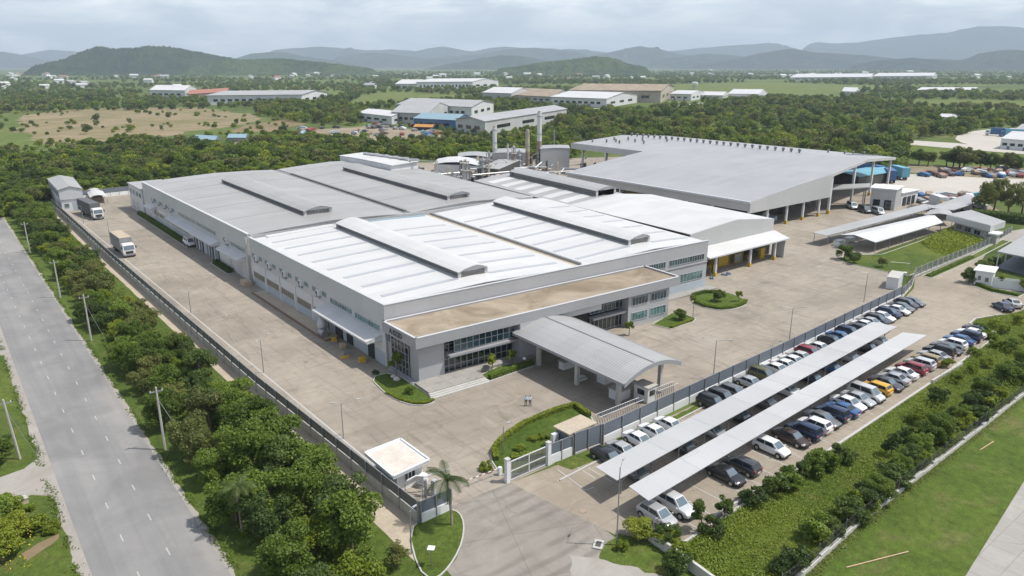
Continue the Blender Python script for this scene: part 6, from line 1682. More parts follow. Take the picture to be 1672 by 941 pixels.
fence('boundary_wall', 'plain white boundary wall right of the gatehouse', [(182.6, 57.0), (184.8, 51.4), (188, 44)], 2.2, 2.4, 5.0, 'white_wall', 'white_wall', 'white_wall', 'wall')
o = thing('open_garage', 'open sided grey garage roof at the right edge behind the gatehouse', 'garage', (205, 60, 0))
rf = MB(); GFr = Frame((198, 52), (201.5, 63.2), (232, 52), (226, 65.6)); roof_strip(rf, GFr, [(0, 4.6), (1, 4.2)], 0, 1, .3); rf.build('roof', M['roof_grey2'], o)
for a in (.03, .97):
    for t in (.02, .33, .66, .98): b = MB(); p = GFr.pt(a, t, 0); b.tube([p, (p[0], p[1], 4.2)], .14, 6); b.build('post', M['post_white'], o)
b = MB(); b.prism([GFr.pt(.02, .02, 0)[:2], GFr.pt(.98, .02, 0)[:2], GFr.pt(.98, .98, 0)[:2], GFr.pt(.02, .98, 0)[:2]], .045, .07); b.build('floor_slab', M['fence_panel'], o)
b = MB(); b.prism([GFr.pt(.02, .94, 0)[:2], GFr.pt(.98, .94, 0)[:2], GFr.pt(.98, .98, 0)[:2], GFr.pt(.02, .98, 0)[:2]], .07, 3.9); b.build('back_wall', M['clad'], o)
o = thing('container_hut', 'white container shaped hut at the end of the car park fence', 'hut', (166, 71, 0))
b = MB(); b.box((166.5, 71.2, 1.35), (6.4, 2.4, 2.6), .28); b.build('body', M['clad_white'], o); b = MB(); b.box((166.5, 71.2, 2.7), (6.6, 2.6, .1), .28); b.build('roof', M['kerb'], o)
o = thing('goal_frame', 'white pipe frame standing at the edge of the grassy plot', 'frame', (175, 75, 0))
for q in ((174.3, 76.2), (177.4, 72.8)): b = MB(); b.tube([(q[0], q[1], 0), (q[0], q[1], 3.4)], .06, 6); b.build('post', M['galv'], o)
b = MB(); b.tube([(174.3, 76.2, 3.35), (177.4, 72.8, 3.1)], .035, 6); b.build('crossbar', M['galv'], o)
for k in range(3): b = MB(); b.box((175.6 + k * .7, 75.2 - k * .8, .5), (1.0, .7, .7), .5); b.build('stacked_pipes', M['white_wall'], o)

# ---- clutter at the loading doors
def crate(label, x, y, d, m, rz=0.0, group=None):
    o = thing('pallet_load', label, 'pallet load', (x, y, .04), rz, group)
    b = MB(); b.box((0, 0, .08), (d[0], d[1], .14)); b.build('pallet', M['wood'], o, local=True)
    b = MB(); b.box((0, 0, .16 + d[2] / 2), (d[0] * .92, d[1] * .92, d[2])); b.build('load', M[m], o, local=True)
crate('pale sacks on a pallet at the joint of the two halls', 52.0, 163, (2.0, 3.0, .9), 'tan_tarp')
for x, y, d, m, lb in [(51.4, 105.6, (1.2, 1.0, .7), 'yellow', 'yellow hand truck load by the last loading door'), (49.8, 108.8, (1.6, .5, .25), 'yellow', 'yellow bars lying in front of the loading canopy'), (51.0, 110.4, (1.3, 1.2, .5), 'galv', 'grey low trolley under the loading canopy'),
                       (51.8, 113.6, (1.0, 1.4, .6), 'tan_tarp', 'tan boxes on a pallet under the loading canopy'), (52.0, 117.5, (1.0, 1.0, .5), 'yellow', 'yellow crate by the loading pillars')]:
    crate(lb, x, y, d, m, random.uniform(-.4, .4))
o = thing('dust_collector', 'grey dust collector drum at the end of the dock ramp', 'machine', (52.0, 121.6, .2))
b = MB(); b.tube([(52.0, 122.2, .3), (52.0, 122.2, 1.4), (52.0, 122.2, 2.4), (52.0, 122.2, 3.3)], [.5, 1.0, 1.0, .5], 12); b.build('drum', M['silver'], o, smooth=True)
b = MB(); b.tube([(51.4, 119.9, .8), (51.4, 121.8, .8)], .75, 10); b.build('fan_housing', M['galv'], o, smooth=True)
for k, (x, y, dx, dy, h) in enumerate([(140.5, 103.6, 2.4, 1.6, 2.2), (143.4, 103.4, 1.6, 1.2, 2.2), (150.8, 107, 4.4, 2.6, 2.6), (156.4, 106.5, 3.2, 2.2, 2.4), (164.6, 104.2, 1.8, .6, 2.8), (160.3, 105.0, .7, .7, 1.5)]):
    o = thing('steel_cage', ['yellow cage nearest the front hall corner in the open dock', 'yellow frame beside the first dock column', 'large yellow container deep in the open dock', 'yellow topped crate behind the middle dock column', 'yellow upright panel at the right end of the open dock', 'small yellow bollard box in the open dock'][k], 'cage', (x, y, .04))
    b = MB(); b.box((0, 0, h * .5), (dx * .9, dy * .9, h * .9)); b.build('load', M[['dark_metal', 'dark_metal', 'yellow', 'galv', 'yellow', 'yellow'][k]], o, local=True)
    b = MB()
    for a in (-1, 1):
        for c2 in (-1, 1): b.box((a * dx / 2, c2 * dy / 2, h / 2), (.14, .14, h))
    for z in (.1, h - .1):
        for a in (-1, 1): b.box((a * dx / 2, 0, z), (.12, dy - .15, .12)); b.box((0, a * dy / 2, z), (dx - .15, .12, .12))
    b.build('frame', M['yellow'], o, local=True)
for x, y in ((139.0, 100.4), (143.6, 100.2), (145.4, 100.3)):
    o = thing('pallet_jack', 'blue pallet jack on the ground before the open dock', 'pallet jack', (x, y, .04), random.uniform(0, 3), 'blue jacks before the open dock')
    b = MB(); b.box((0, .25, .2), (1.6, .2, .15)); b.box((0, -.25, .2), (1.6, .2, .15)); b.build('forks', M['blue'], o, local=True); b = MB(); b.tube([(.8, 0, .2), (1.1, 0, 1.2)], .06, 6); b.build('handle', M['blue'], o, local=True)

# ------------------------------------------------------------------ people
def person(label, x, y, rz, shirt, stride):
    me = bpy.data.meshes.new('person'); J = [(0, 0, .95), (0, 0, 1.15), (0, .01, 1.38), (0, 0, 1.5), (0, .02, 1.58), (0, .03, 1.70)]
    rad = [.135, .125, .15, .06, .075, .085]; E = [(0, 1), (1, 2), (2, 3), (3, 4), (4, 5)]
    def chain(root, pts, rs):
        k = root
        for p, r in zip(pts, rs): J.append(p); rad.append(r); E.append((k, len(J) - 1)); k = len(J) - 1
    for sg in (-1, 1):
        f = stride * sg
        chain(0, [(sg * .10, 0, .88), (sg * .105, f * .14, .48), (sg * .105, f * .22, .09), (sg * .11, f * .22 + .14, .045)], [.10, .068, .05, .042])
        chain(2, [(sg * .19, 0, 1.38), (sg * .235, -f * .08 - .02, 1.12), (sg * .225, -f * .12 + .06, .88), (sg * .22, -f * .12 + .09, .79)], [.062, .05, .04, .035])
    me.from_pydata(J, E, []); o = bpy.data.objects.new('person', me); COL.objects.link(o)
    sk = o.modifiers.new('skin', 'SKIN'); me.skin_vertices[0].data[0].use_root = True
    for i, r in enumerate(rad): me.skin_vertices[0].data[i].radius = (r, r * .8 if i in (0, 1, 2) else r)
    o.modifiers.new('sub', 'SUBSURF').levels = 2
    dg = bpy.context.evaluated_depsgraph_get(); m2 = bpy.data.meshes.new_from_object(o.evaluated_get(dg))
    bpy.data.objects.remove(o)
    for k in (shirt, 'trousers', 'skin', 'hair', 'shoe'): m2.materials.append(M[k])
    for p in m2.polygons:
        c_ = p.center; z = c_.z
        if z < .10: p.material_index = 4
        elif z < .98 and abs(c_.x) < .185: p.material_index = 1
        elif z < 1.02 and abs(c_.x) > .185: p.material_index = 2
        elif z > 1.63 or (z > 1.58 and c_.y < .0): p.material_index = 3
        elif z > 1.46: p.material_index = 2
        else: p.material_index = 0
        p.use_smooth = True
    o = bpy.data.objects.new('person', m2); COL.objects.link(o); o.location = (x, y, .035); o.rotation_euler = (0, 0, rz); o.scale = (1.0,) * 3
    return tag(o, label, 'person')
p = bp(858.5, 663.3); person('person in pale blue shirt and dark trousers walking across the yard, on the left', p.x, p.y, -.75, 'shirt_blue', 1)
p = bp(865.5, 663.3); person('person in white shirt and dark trousers walking across the yard, on the right', p.x, p.y, -.65, 'shirt_white', -1)
p = bp(856, 597); person('person in white standing at the end of the front hedge by the porch', p.x, p.y, 2.6, 'shirt_white', .3)
# ------------------------------------------------------------------ cars
PAINT = {}
def paint(name, c, rough=.28, metal=.0):
    m = mat('car paint ' + name, c, rough, metal, var=.05, scale=.5, coat=.6); PAINT[name] = m; return m
for n_, c_, me_ in [('white', (.66, .67, .68), 0), ('silver', (.44, .45, .46), .35), ('grey', (.16, .165, .175), .3), ('dark grey', (.06, .063, .07), .3), ('black', (.016, .017, .02), .1), ('navy blue', (.02, .035, .085), .2), ('blue', (.035, .11, .26), .2), ('red', (.24, .02, .03), .1), ('yellow', (.60, .33, .015), 0),
                   ('gold', (.33, .25, .11), .3), ('dark brown', (.05, .032, .026), .3), ('olive', (.10, .10, .035), .2), ('pale silver', (.55, .56, .56), .25)]: paint(n_, c_, .28, me_)

def wheel(par, x, y, r=.33, w=.22):
    b = MB(); b.tube([(x, y - w / 2, r), (x, y + w / 2, r)], r, 14); t = b.build('wheel', M['rubber'], par, local=True, smooth=True)
    sg = 1 if y > 0 else -1
    b = MB(); b.tube([(x, y + sg * w / 2, r), (x, y + sg * (w / 2 + .015), r)], r * .64, 10); b.build('rim', M['rim'], t, local=True)

def car_proto(kind, L=4.5, Wd=1.78):
    """nose towards +x; body loft with a cabin, glass, lamps and wheels"""
    o = thing('parked_car', 'x', 'car')
    hw = Wd / 2
    if kind == 'sedan': st = [(-2.25, .42, .66, .80), (-2.15, .30, .92, .92), (-1.5, .22, 1.0, .98), (-.6, .20, .97, 1.0), (.7, .20, .93, 1.0), (1.3, .22, .88, .98), (1.95, .26, .74, .92), (2.2, .34, .62, .82), (2.27, .42, .56, .70)]; rb = (-1.55, -.75, .42, 1.18); rh_ = 1.44
    elif kind == 'hatch': st = [(-2.1, .42, .70, .84), (-2.02, .28, 1.0, .93), (-1.4, .22, 1.05, .98), (-.5, .20, 1.02, 1.0), (.75, .20, .98, 1.0), (1.25, .22, .94, .98), (1.85, .26, .80, .92), (2.08, .34, .66, .82), (2.15, .42, .58, .7)]; rb = (-1.98, -1.55, .45, 1.25); rh_ = 1.56
    elif kind == 'suv': st = [(-2.25, .48, .80, .86), (-2.18, .34, 1.08, .94), (-1.5, .27, 1.12, .99), (-.5, .25, 1.10, 1.0), (.8, .25, 1.07, 1.0), (1.2, .27, 1.04, .99), (1.95, .32, .92, .94), (2.22, .40, .76, .86), (2.28, .5, .68, .76)]; rb = (-2.1, -1.85, .35, 1.1); rh_ = 1.74
    else: st = [(-2.35, .45, .82, .90), (-2.3, .30, 1.06, .97), (-1.5, .24, 1.08, 1.0), (0, .22, 1.06, 1.0), (1.1, .22, 1.04, 1.0), (1.55, .24, 1.0, .98), (2.1, .30, .86, .93), (2.3, .38, .72, .86), (2.36, .46, .62, .75)]; rb = (-2.26, -2.1, .85, 1.62); rh_ = 1.84
    b = MB(); rings = []
    for x, z0, z1, k in st:
        w = hw * k
        half = [(w * .80, z0), (w * .97, z0 + .12), (w, (z0 + z1) / 2), (w * .975, z1 - .13), (w * .88, z1 - .025), (w * .45, z1 + .015)]
        rings.append([(x, y, z) for y, z in half] + [(x, -y, z) for y, z in reversed(half)])
    b.loft(rings); body = b.build('body', PAINT['white'], o, local=True, smooth=38, fix=True)
    def zsh(x): return float(np.interp(x, [s_[0] for s_ in st], [s_[2] for s_ in st]))
    # cabin: base x0 (rear), roof x1..x2, windscreen foot x3
    x0, x1, x2, x3 = rb
    def wb(x): return hw * .90
    def loop(t):
        z = lambda x, zr: zsh(x) - .03 + (zr - zsh(x) + .03) * t
        xa = x0 + (x1 - x0) * t; xb = x3 + (x2 - x3) * t; w = hw * (.90 - .17 * t)
        return [(xa, -w * .97, z(x0, rh_ - .03)), (xb, -w * .94, z(x3, rh_ - .02)), (xb, w * .94, z(x3, rh_ - .02)), (xa, w * .97, z(x0, rh_ - .03))]
    c_ = MB(); l0, l1, l2 = loop(0), loop(.93), loop(1.0)
    cx_ = (l2[0][0] + l2[1][0]) / 2
    l2 = [(cx_ + (p[0] - cx_) * .9, p[1] * .88, p[2]) for p in l2]
    c_.loft([l0, l1, l2]); cab = c_.build('cabin', PAINT['white'], o, local=True, smooth=30, fix=True)
    def facepanel(name, a, b2, t0, t1, u0, u1, m, par):
        """panel set slightly proud of a cabin side, between heights t and fractions u"""
        def P(t, u):
            l = loop(t); p, q = Vector(l[a]), Vector(l[b2]); return p.lerp(q, u)
        p0, p1, p2, p3 = P(t0, u0), P(t0, u1), P(t1, u1), P(t1, u0)
        n = (p1 - p0).cross(p3 - p0).normalized()
        k = MB(); off = n * .012
        k.poly([p0 + off, p1 + off, p2 + off, p3 + off]); 
        for q, r2 in ((p0, p1), (p1, p2), (p2, p3), (p3, p0)): k.poly([q, r2, r2 + off, q + off])
        return k.build(name, M[m], par, local=True)
    facepanel('windscreen', 1, 2, .10, .90, .06, .94, 'windscreen', o)
    facepanel('rear_window', 3, 0, .28 if kind != 'sedan' else .12, .88, .08, .92, 'car_glass', o)
    for a, b2 in ((0, 1), (2, 3)):
        u = (.07, .93)
        if a == 2: facepanel('side_window', a, b2, .16, .86, .10, .50, 'car_glass', o); facepanel('side_window', a, b2, .16, .86, .53, .92, 'car_glass', o)
        else: facepanel('side_window', a, b2, .16, .86, .08, .47, 'car_glass', o); facepanel('side_window', a, b2, .16, .86, .50, .90, 'car_glass', o)
    xf, xr = st[-1][0], st[0][0]; zf = st[-1][2]
    for sg in (-1, 1):
        b = MB(); b.hexa([(xf - .34, sg * hw * .84 - .1, zf - .02), (xf - .06, sg * hw * .62 - .14, zf - .06), (xf - .02, sg * hw * .60 + .12, zf - .06), (xf - .34, sg * hw * .84 + .08, zf - .02)], [(xf - .44, sg * hw * .82 - .1, zf + .14), (xf - .12, sg * hw * .62 - .12, zf + .07), (xf - .1, sg * hw * .60 + .12, zf + .07), (xf - .44, sg * hw * .82 + .06, zf + .14)]); b.build('headlight', M['lamp_clear'], o, local=True)
        b = MB(); b.box((xr + .07, sg * hw * .68, st[1][2] - .13), (.14, .34, .16)); b.build('tail_light', M['lamp_red'], o, local=True)
        b = MB(); b.box((x3 - .15, sg * (hw + .07), zsh(x3) + .03), (.14, .2, .13)); b.build('mirror', PAINT['white'], o, local=True)
    b = MB(); b.box((xf - .0, 0, .42), (.10, 1.1, .2)); b.build('grille', M['black_trim'], o, local=True)
    b = MB(); b.box((xr - .0, 0, .62), (.08, .5, .13)); b.build('number_plate', M['post_white'], o, local=True)
    wb_ = 1.36 if kind != 'mpv' else 1.45
    for x in (-wb_, wb_):
        for sg in (-1, 1): wheel(o, x, sg * (hw - .09), .34 if kind in ('suv', 'mpv') else .32)
    # dark wheel arches
    b = MB()
    for x in (-wb_, wb_):
        b.tube([(x, -hw * 1.0 - .004, .36), (x, hw * 1.0 + .004, .36)], .40 if kind in ('suv', 'mpv') else .38, 14)
    b.build('wheel_arch', M['black_trim'], o, local=True)
    return o
PROTO = {k: car_proto(k) for k in ('sedan', 'hatch', 'suv', 'mpv')}
USED = {}
BODY = {'sedan': 'saloon car', 'hatch': 'hatchback', 'suv': 'off-road car', 'mpv': 'minivan'}
LABELS = set()
def place(kind, x, y, rz, colour, label, group, scale=1.12):
    sw = {PAINT['white']: PAINT[colour]}
    o = dup(PROTO[kind], (x, y, .045), rz, label, group, scale, sw if colour != 'white' else None)
    return o
ORD = ['first', 'second', 'third', 'fourth', 'fifth', 'sixth', 'seventh', 'eighth', 'ninth', 'tenth']
def row(cars, where, group):
    """every label names colour, kind and the neighbours on both sides"""
    n = len(cars); labs = []
    for i, (x, y, rz, k, c2) in enumerate(cars):
        a = cars[i - 1][4] if i else None; d = cars[i + 1][4] if i < n - 1 else None
        if a and d: s_ = f"{c2} {BODY[k]} between {a} and {d} cars {where}"
        elif d: s_ = f"{c2} {BODY[k]} at the driveway end {where}"
        else: s_ = f"{c2} {BODY[k]} at the far end {where}"
        labs.append(s_)
    base = list(labs)
    for i, s_ in enumerate(base):
        same = [q for q in range(n) if base[q] == s_]
        if len(same) > 1:
            tail = {2: ['nearer the drive', 'further away'], 3: ['nearest the drive', 'middle of three', 'furthest away']}[len(same)][same.index(i)]
            labs[i] = f"{s_}, {tail}"
    for (x, y, rz, k, c2), s_ in zip(cars, labs):
        place(k, x, y, rz, c2, s_, group)
N_, T_ = -math.pi / 2, math.pi / 2        # nose towards the slope / tail towards the slope
R_ROW = [(1071, 840, N_, 'hatch', 'silver'), (1101, 824, N_, 'suv', 'pale silver'), (1187, 775, N_, 'sedan', 'black'), (1216, 762, T_, 'hatch', 'dark grey'), (1261, 731, N_, 'hatch', 'white'), (1292, 714, N_, 'sedan', 'dark brown'), (1312, 704, T_, 'suv', 'navy blue'), (1330, 694, T_, 'hatch', 'white'), (1344, 685, N_, 'sedan', 'grey'), (1360, 678, T_, 'suv', 'navy blue'), (1374, 669, T_, 'sedan', 'blue'),
         (1387, 662, N_, 'sedan', 'white'), (1400, 654, N_, 'sedan', 'silver'), (1411, 642, N_, 'mpv', 'pale silver'), (1428, 633, T_, 'hatch', 'yellow'), (1443, 625, N_, 'sedan', 'dark grey'), (1456, 617, T_, 'sedan', 'silver'), (1472, 609, T_, 'sedan', 'white'), (1484, 600, T_, 'hatch', 'red'), (1496, 592, T_, 'hatch', 'pale silver'), (1508, 586, T_, 'hatch', 'gold'), (1519, 579, T_, 'sedan', 'silver'), (1529, 573, T_, 'suv', 'black'),
         (1541, 568, N_, 'sedan', 'dark grey'), (1553, 561, T_, 'hatch', 'white'), (1563, 554, T_, 'sedan', 'blue'), (1573, 548, T_, 'suv', 'navy blue'), (1586, 544, T_, 'sedan', 'white'), (1598, 540, N_, 'sedan', 'black')]
cars = []; lastx = 0
for px, py, rz, k, c2 in R_ROW:
    p = bp(px, py, .7); x = max(p.x, lastx + 2.55); lastx = x; cars.append((x, 45.0 + (x - 56) * .022 + random.uniform(-.2, .2), rz + random.uniform(-.03, .03), k, c2))
row(cars, 'by the slope', 'cars along the slope kerb')
F_ROW = [(983, 740, 'sedan', 'black'), (1007, 731, 'sedan', 'silver'), (1037, 715, 'sedan', 'white'), (1062, 703, 'sedan', 'white'), (1086, 691, 'sedan', 'white'), (1154, 655, 'suv', 'black'), (1170, 647, 'suv', 'dark grey'), (1189, 637, 'hatch', 'grey'), (1217, 622, 'sedan', 'silver'), (1239, 611, 'suv', 'olive'), (1260, 600, 'sedan', 'white'), (1272, 594, 'sedan', 'white'), (1284, 587, 'sedan', 'white'), (1297, 580, 'sedan', 'pale silver'), (1312, 573, 'hatch', 'red'),
         (1327, 565, 'sedan', 'white'), (1348, 554, 'sedan', 'black'), (1361, 547, 'sedan', 'blue'), (1376, 540, 'hatch', 'navy blue'), (1389, 533, 'sedan', 'dark grey'), (1402, 529, 'sedan', 'white'), (1410, 525, 'sedan', 'silver'), (1420, 520, 'hatch', 'dark grey'), (1431, 515, 'sedan', 'white'), (1442, 509, 'hatch', 'navy blue'), (1451, 503, 'sedan', 'white'), (1460, 499, 'sedan', 'grey'), (1468, 494, 'hatch', 'dark grey'), (1477, 490, 'sedan', 'grey')]
cars = []; lastx = 0
for px, py, k, c2 in F_ROW:
    p = bp(px, py, .7); x = max(p.x, lastx + 2.55); lastx = x; cars.append((x, 57.2 + (x - 60.7) * .062 - (0.6 if x > 130 else .2) + random.uniform(-.2, .2), N_ + random.uniform(-.03, .03), k, c2))
row(cars, 'along the fence', 'cars along the fence')
cars = []
for i, (x, k, c2) in enumerate([(60.5, 'sedan', 'grey'), (70, 'hatch', 'dark grey'), (76.5, 'sedan', 'silver'), (83, 'sedan', 'black'), (89.6, 'suv', 'grey'), (96, 'sedan', 'white'), (103, 'hatch', 'navy blue'), (109.5, 'sedan', 'blue'), (116, 'sedan', 'silver'), (122.5, 'hatch', 'black'), (127.5, 'sedan', 'white')]):
    cars.append((x, 52.2 + (x - 56) * .045, N_, k, c2))
row(cars, 'under the carports', 'cars in the shade of the carports')
p = bp(1636, 506); place('sedan', p.x, p.y, .9, 'navy blue', 'dark blue saloon car parked alone across the far car park, nearer of two', 'two cars on the far car park')
p = bp(1652, 500); place('sedan', p.x, p.y, .8, 'silver', 'silver saloon car parked beyond the dark blue one on the far car park', 'two cars on the far car park')
# a van at the grey hall dock, three vans by the right-hand building
place('mpv', 53.0, 210.5, N_, 'white', 'white van backed under the grey hall canopy at the hedge end', None, 1.25)
for (px, py, c2, rz, lb) in [(1391, 341, 'white', -2.3, 'white van nearest the big shed in the yard'), (1411, 347, 'dark grey', -2.2, 'dark van in the middle of three beside the white service block'), (1433, 350, 'silver', -2.2, 'silver van beside the white service block doors')]:
    p = bp(px, py); place('mpv', p.x, p.y, rz, c2, lb, 'vans by the service block', 1.3)
for k_ in PROTO:
    def rm(o):
        for c_ in kids(o): rm(c_)
        bpy.data.objects.remove(o)
    rm(PROTO[k_])

# ------------------------------------------------------------------ lorries
def lorry(label, x, y, rz, body, cab='truck_white', L=9.0, roofm=None, group=None, scale=1.0, name='lorry', hb=2.9):
    o = thing(name, label, 'lorry', (x, y, .04), rz, group)
    b = MB(); b.box((-.8, 0, .85), (L + 2.0, .9, .3)); b.build('chassis', M['dark_metal'], o, local=True)
    b = MB(); b.box((-L * .12 - .8, 0, 1.05 + hb / 2), (L, 2.45, hb)); bo = b.build('cargo_body', M[body], o, local=True)
    b = MB(); b.box((-L * .12 - .8, 0, 1.08 + hb), (L - .1, 2.35, .06)); b.build('cargo_top', M[roofm or body], bo, local=True)
    for sg in (-1, 1):
      b = MB()
      for i in range(int(L / .8)):
        b.box((-L * .12 - .8 - L / 2 + .4 + i * .8, sg * 1.24, 1.05 + hb / 2), (.09, .05, hb - .1))
      b.build('stiffeners', M[body], bo, local=True)
    xf = L * .38 - .6
    b = MB(); b.loft([[(xf, -1.2, .7), (xf + 2.0, -1.2, .6), (xf + 2.0, 1.2, .6), (xf, 1.2, .7)], [(xf, -1.22, 1.7), (xf + 2.05, -1.22, 1.7), (xf + 2.05, 1.22, 1.7), (xf, 1.22, 1.7)], [(xf + .05, -1.15, 2.75), (xf + 1.75, -1.12, 2.75), (xf + 1.75, 1.12, 2.75), (xf + .05, 1.15, 2.75)], [(xf + .1, -1.05, 2.95), (xf + 1.5, -1.0, 2.95), (xf + 1.5, 1.0, 2.95), (xf + .1, 1.05, 2.95)]]); ca = b.build('cab', M[cab], o, local=True, fix=True)
    b = MB(); b.hexa([(xf + 2.03, -1.05, 1.75), (xf + 2.09, -1.05, 1.75), (xf + 2.09, 1.05, 1.75), (xf + 2.03, 1.05, 1.75)], [(xf + 1.78, -1.0, 2.6), (xf + 1.84, -1.0, 2.6), (xf + 1.84, 1.0, 2.6), (xf + 1.78, 1.0, 2.6)]); b.build('windscreen', M['windscreen'], ca, local=True)
    b = MB(); b.box((xf + 2.06, 0, 1.15), (.06, 1.5, .5)); b.build('radiator_grille', M['black_trim'], ca, local=True)
    for sg in (-1, 1):
        b = MB(); b.box((xf + 1.1, sg * 1.22, 2.15), (.9, .05, .7)); b.build('side_window', M['car_glass'], ca, local=True)
        b = MB(); b.box((xf + 2.05, sg * .85, .85), (.06, .4, .22)); b.build('headlight', M['lamp_clear'], ca, local=True)
        b = MB(); b.box((xf + 1.9, sg * 1.42, 2.2), (.15, .2, .5)); b.build('mirror', M['black_trim'], ca, local=True)
    b = MB(); b.box((xf + 2.0, 0, .62), (.2, 2.3, .35)); b.build('bumper', M['galv'], o, local=True)
    for xx in (xf + 1.1, -L * .35, -L * .35 - 1.3):
        for sg in (-1, 1): wheel(o, xx, sg * 1.05, .5, .34)
    o.scale = (scale,) * 3
    return o
lorry('lorry with long grey tarpaulin body parked beside the left outbuilding', 39.6, 272, -math.pi / 2 + .10, 'tarp', L=11.5, roofm='tarp', scale=1.25)
lorry('lorry with tan topped grey body parked along the left fence', 36.9, 212, -math.pi / 2 + .02, 'galv', L=9.0, roofm='tan_tarp', scale=1.2)
p = bp(1535, 345); lorry('tipper lorry with pale body by the grey lean-to roof on the right', p.x, p.y, -2.3, 'clad_white', 'yellow', L=6, scale=1.25)
for i, (px, py, m_, lb) in enumerate([(1450, 296, 'blue', 'blue covered lorry at the shed end of the concrete lot'), (1463, 291, 'cyan', 'pale blue covered lorry behind the shed end'), (1418, 288, 'blue', 'dark blue container lorry behind the shed columns'), (1400, 286, 'blue', 'blue lorry furthest behind the shed columns'), (1625, 222, 'blue', 'bright blue box lorry by the white far workshop'), (1648, 224, 'cyan', 'pale blue lorry beside the bright blue box lorry')]):
    p = bp(px, py); lorry(lb, p.x, p.y, .6 + i * .3, m_, ['truck_white', 'blue'][i % 2], L=8, scale=1.35, group='lorries beyond the shed')
# ------------------------------------------------------------------ process plant behind the factory
def stack(label, px, py, top, r, cols, group=None, flare=False):
    p = bp(px, py); h = hgt(px, py, top)
    o = thing('chimney', label, 'chimney', (p.x, p.y, 0))
    b = MB(); b.tube([(p.x, p.y, 0), (p.x, p.y, h * .5)], [r * 1.05, r], 14); b.build('lower_shaft', M[cols[0]], o, smooth=True)
    b = MB(); b.tube([(p.x, p.y, h * .5), (p.x, p.y, h)], [r, r * .95], 14); b.build('upper_shaft', M[cols[1]], o, smooth=True)
    for f_ in (.3, .62, .93):
        b = MB(); b.tube([(p.x, p.y, h * f_), (p.x, p.y, h * f_ + .3)], r * 1.18, 14); b.build('band', M['galv'], o)
    b = MB(); b.tube([(p.x, p.y, h + .003), (p.x, p.y, h + .7)], [r * .8, r * .75], 12); b.build('tip', M['tan_metal'], o)
    b = MB(); b.bar((p.x + r * 1.2, p.y, .2), (p.x + r * 1.2, p.y, h * .93), .18); b.build('ladder', M['rust'], o)
    return o
stack('shorter white chimney at the left of the process plant', 808, 275, 208, 1.0, ['silver', 'clad_white'])
stack('tan chimney in the middle of the process plant', 861, 280, 214, .95, ['rust', 'tan_metal'])
stack('tallest chimney, white above a rusty foot', 880, 276, 184, 1.1, ['rust', 'clad_white'])
stack('thin white vent stack between the left chimney and the tan chimney', 829, 280, 237, .4, ['silver', 'clad_white'])
stack('thin white mast behind the square tank house', 904, 262, 214, .25, ['galv', 'galv'])
def block(name, label, cat, q, z0, h, wallm, roofm, arch=0.0):
    o = thing(name, label, cat, ((q[0][0] + q[2][0]) / 2, (q[0][1] + q[2][1]) / 2, 0))
    b = MB(); b.prism([p[:2] for p in q], z0, h); b.build('wall', M[wallm], o)
    fr = Frame(q[0][:2], q[1][:2], q[3][:2], q[2][:2])
    prof = [(-.02, h + .05), (.25, h + .05 + arch * .75), (.5, h + .05 + arch), (.75, h + .05 + arch * .75), (1.02, h + .05)]
    rf = MB(); roof_strip(rf, fr, prof, -.01, 1.01, .12); rf.build('roof', M[roofm], o)
    return o
B_ = lambda *a: [bp(*q) for q in a]
tankh = block('tank_house', 'tall square grey tank house with pitched roof right of the chimneys', 'tank house', [(226, 264), (238, 257), (247, 268), (235, 275)], 0, 10.2, 'silver', 'roof_grey2', .25)
block('tank_house', 'lower wide grey tank house between the left chimney and the tan chimney', 'tank house', [(212, 282), (224, 272), (236, 285), (224, 296)], 0, 7.6, 'silver', 'roof_grey', .3)
block('plant_shed', 'low arched white shed left of the chimneys', 'shed', [(178, 281), (190, 262), (202, 281), (190, 296)], 0, 5.2, 'clad_white', 'roof_white', 1.4)
block('plant_shed', 'long low grey arched roof behind the left chimney', 'shed', [(204, 300), (214, 288), (226, 300), (214, 314)], 0, 4.6, 'clad', 'roof_grey2', 1.0)
block('plant_shed', 'flat grey roof strip running in front of the chimneys', 'shed', [(181, 252), (186, 244), (212, 262), (206, 270)], 0, 6.2, 'dark_metal', 'roof_grey', .2)
wbx = block('roof_plant_room', 'white plant room box rising behind the grey roofed hall', 'plant room', [(128.5, 272), (130, 234), (143.5, 238), (141, 276)], 0, 13.4, 'clad_white', 'roof_white', .25)
for k in range(5):
    p = (137 + k * .8, 262 - k * 6); b = MB(); b.tube([(p[0], p[1], 13.5), (p[0], p[1], 14.2), (p[0] + 1.6, p[1] - 2, 14.3), (p[0] + 1.6, p[1] - 3.5, 14.3)], .45, 8); b.build('roof_duct', M['silver'], wbx)
b = MB(); b.tube([(137, 268, 14.1), (141, 240, 14.1)], .5, 8); b.build('roof_duct', M['silver'], wbx)
rp_ = thing('pipe_rack', 'tangled rusty pipe rack between the hall roofs and the chimneys', 'pipe rack', (195, 262, 0))
r_ = random.Random(3)
for k in range(48):
    x, y = r_.uniform(160, 240), r_.uniform(228, 290)
    if y < 208 + .22 * (x - 140): continue
    L = r_.uniform(5, 22); a = r_.choice([.7, .72, 2.28, -.1]); z = r_.uniform(1.5, 6.5)
    b = MB(); b.tube([(x, y, z), (x + L * math.cos(a), y + L * math.sin(a), z)], r_.choice([.15, .25, .35, .5]), 7); b.build('pipe', M[r_.choice(['rust', 'tan_metal', 'silver', 'galv', 'silver', 'clad_white'])], rp_)
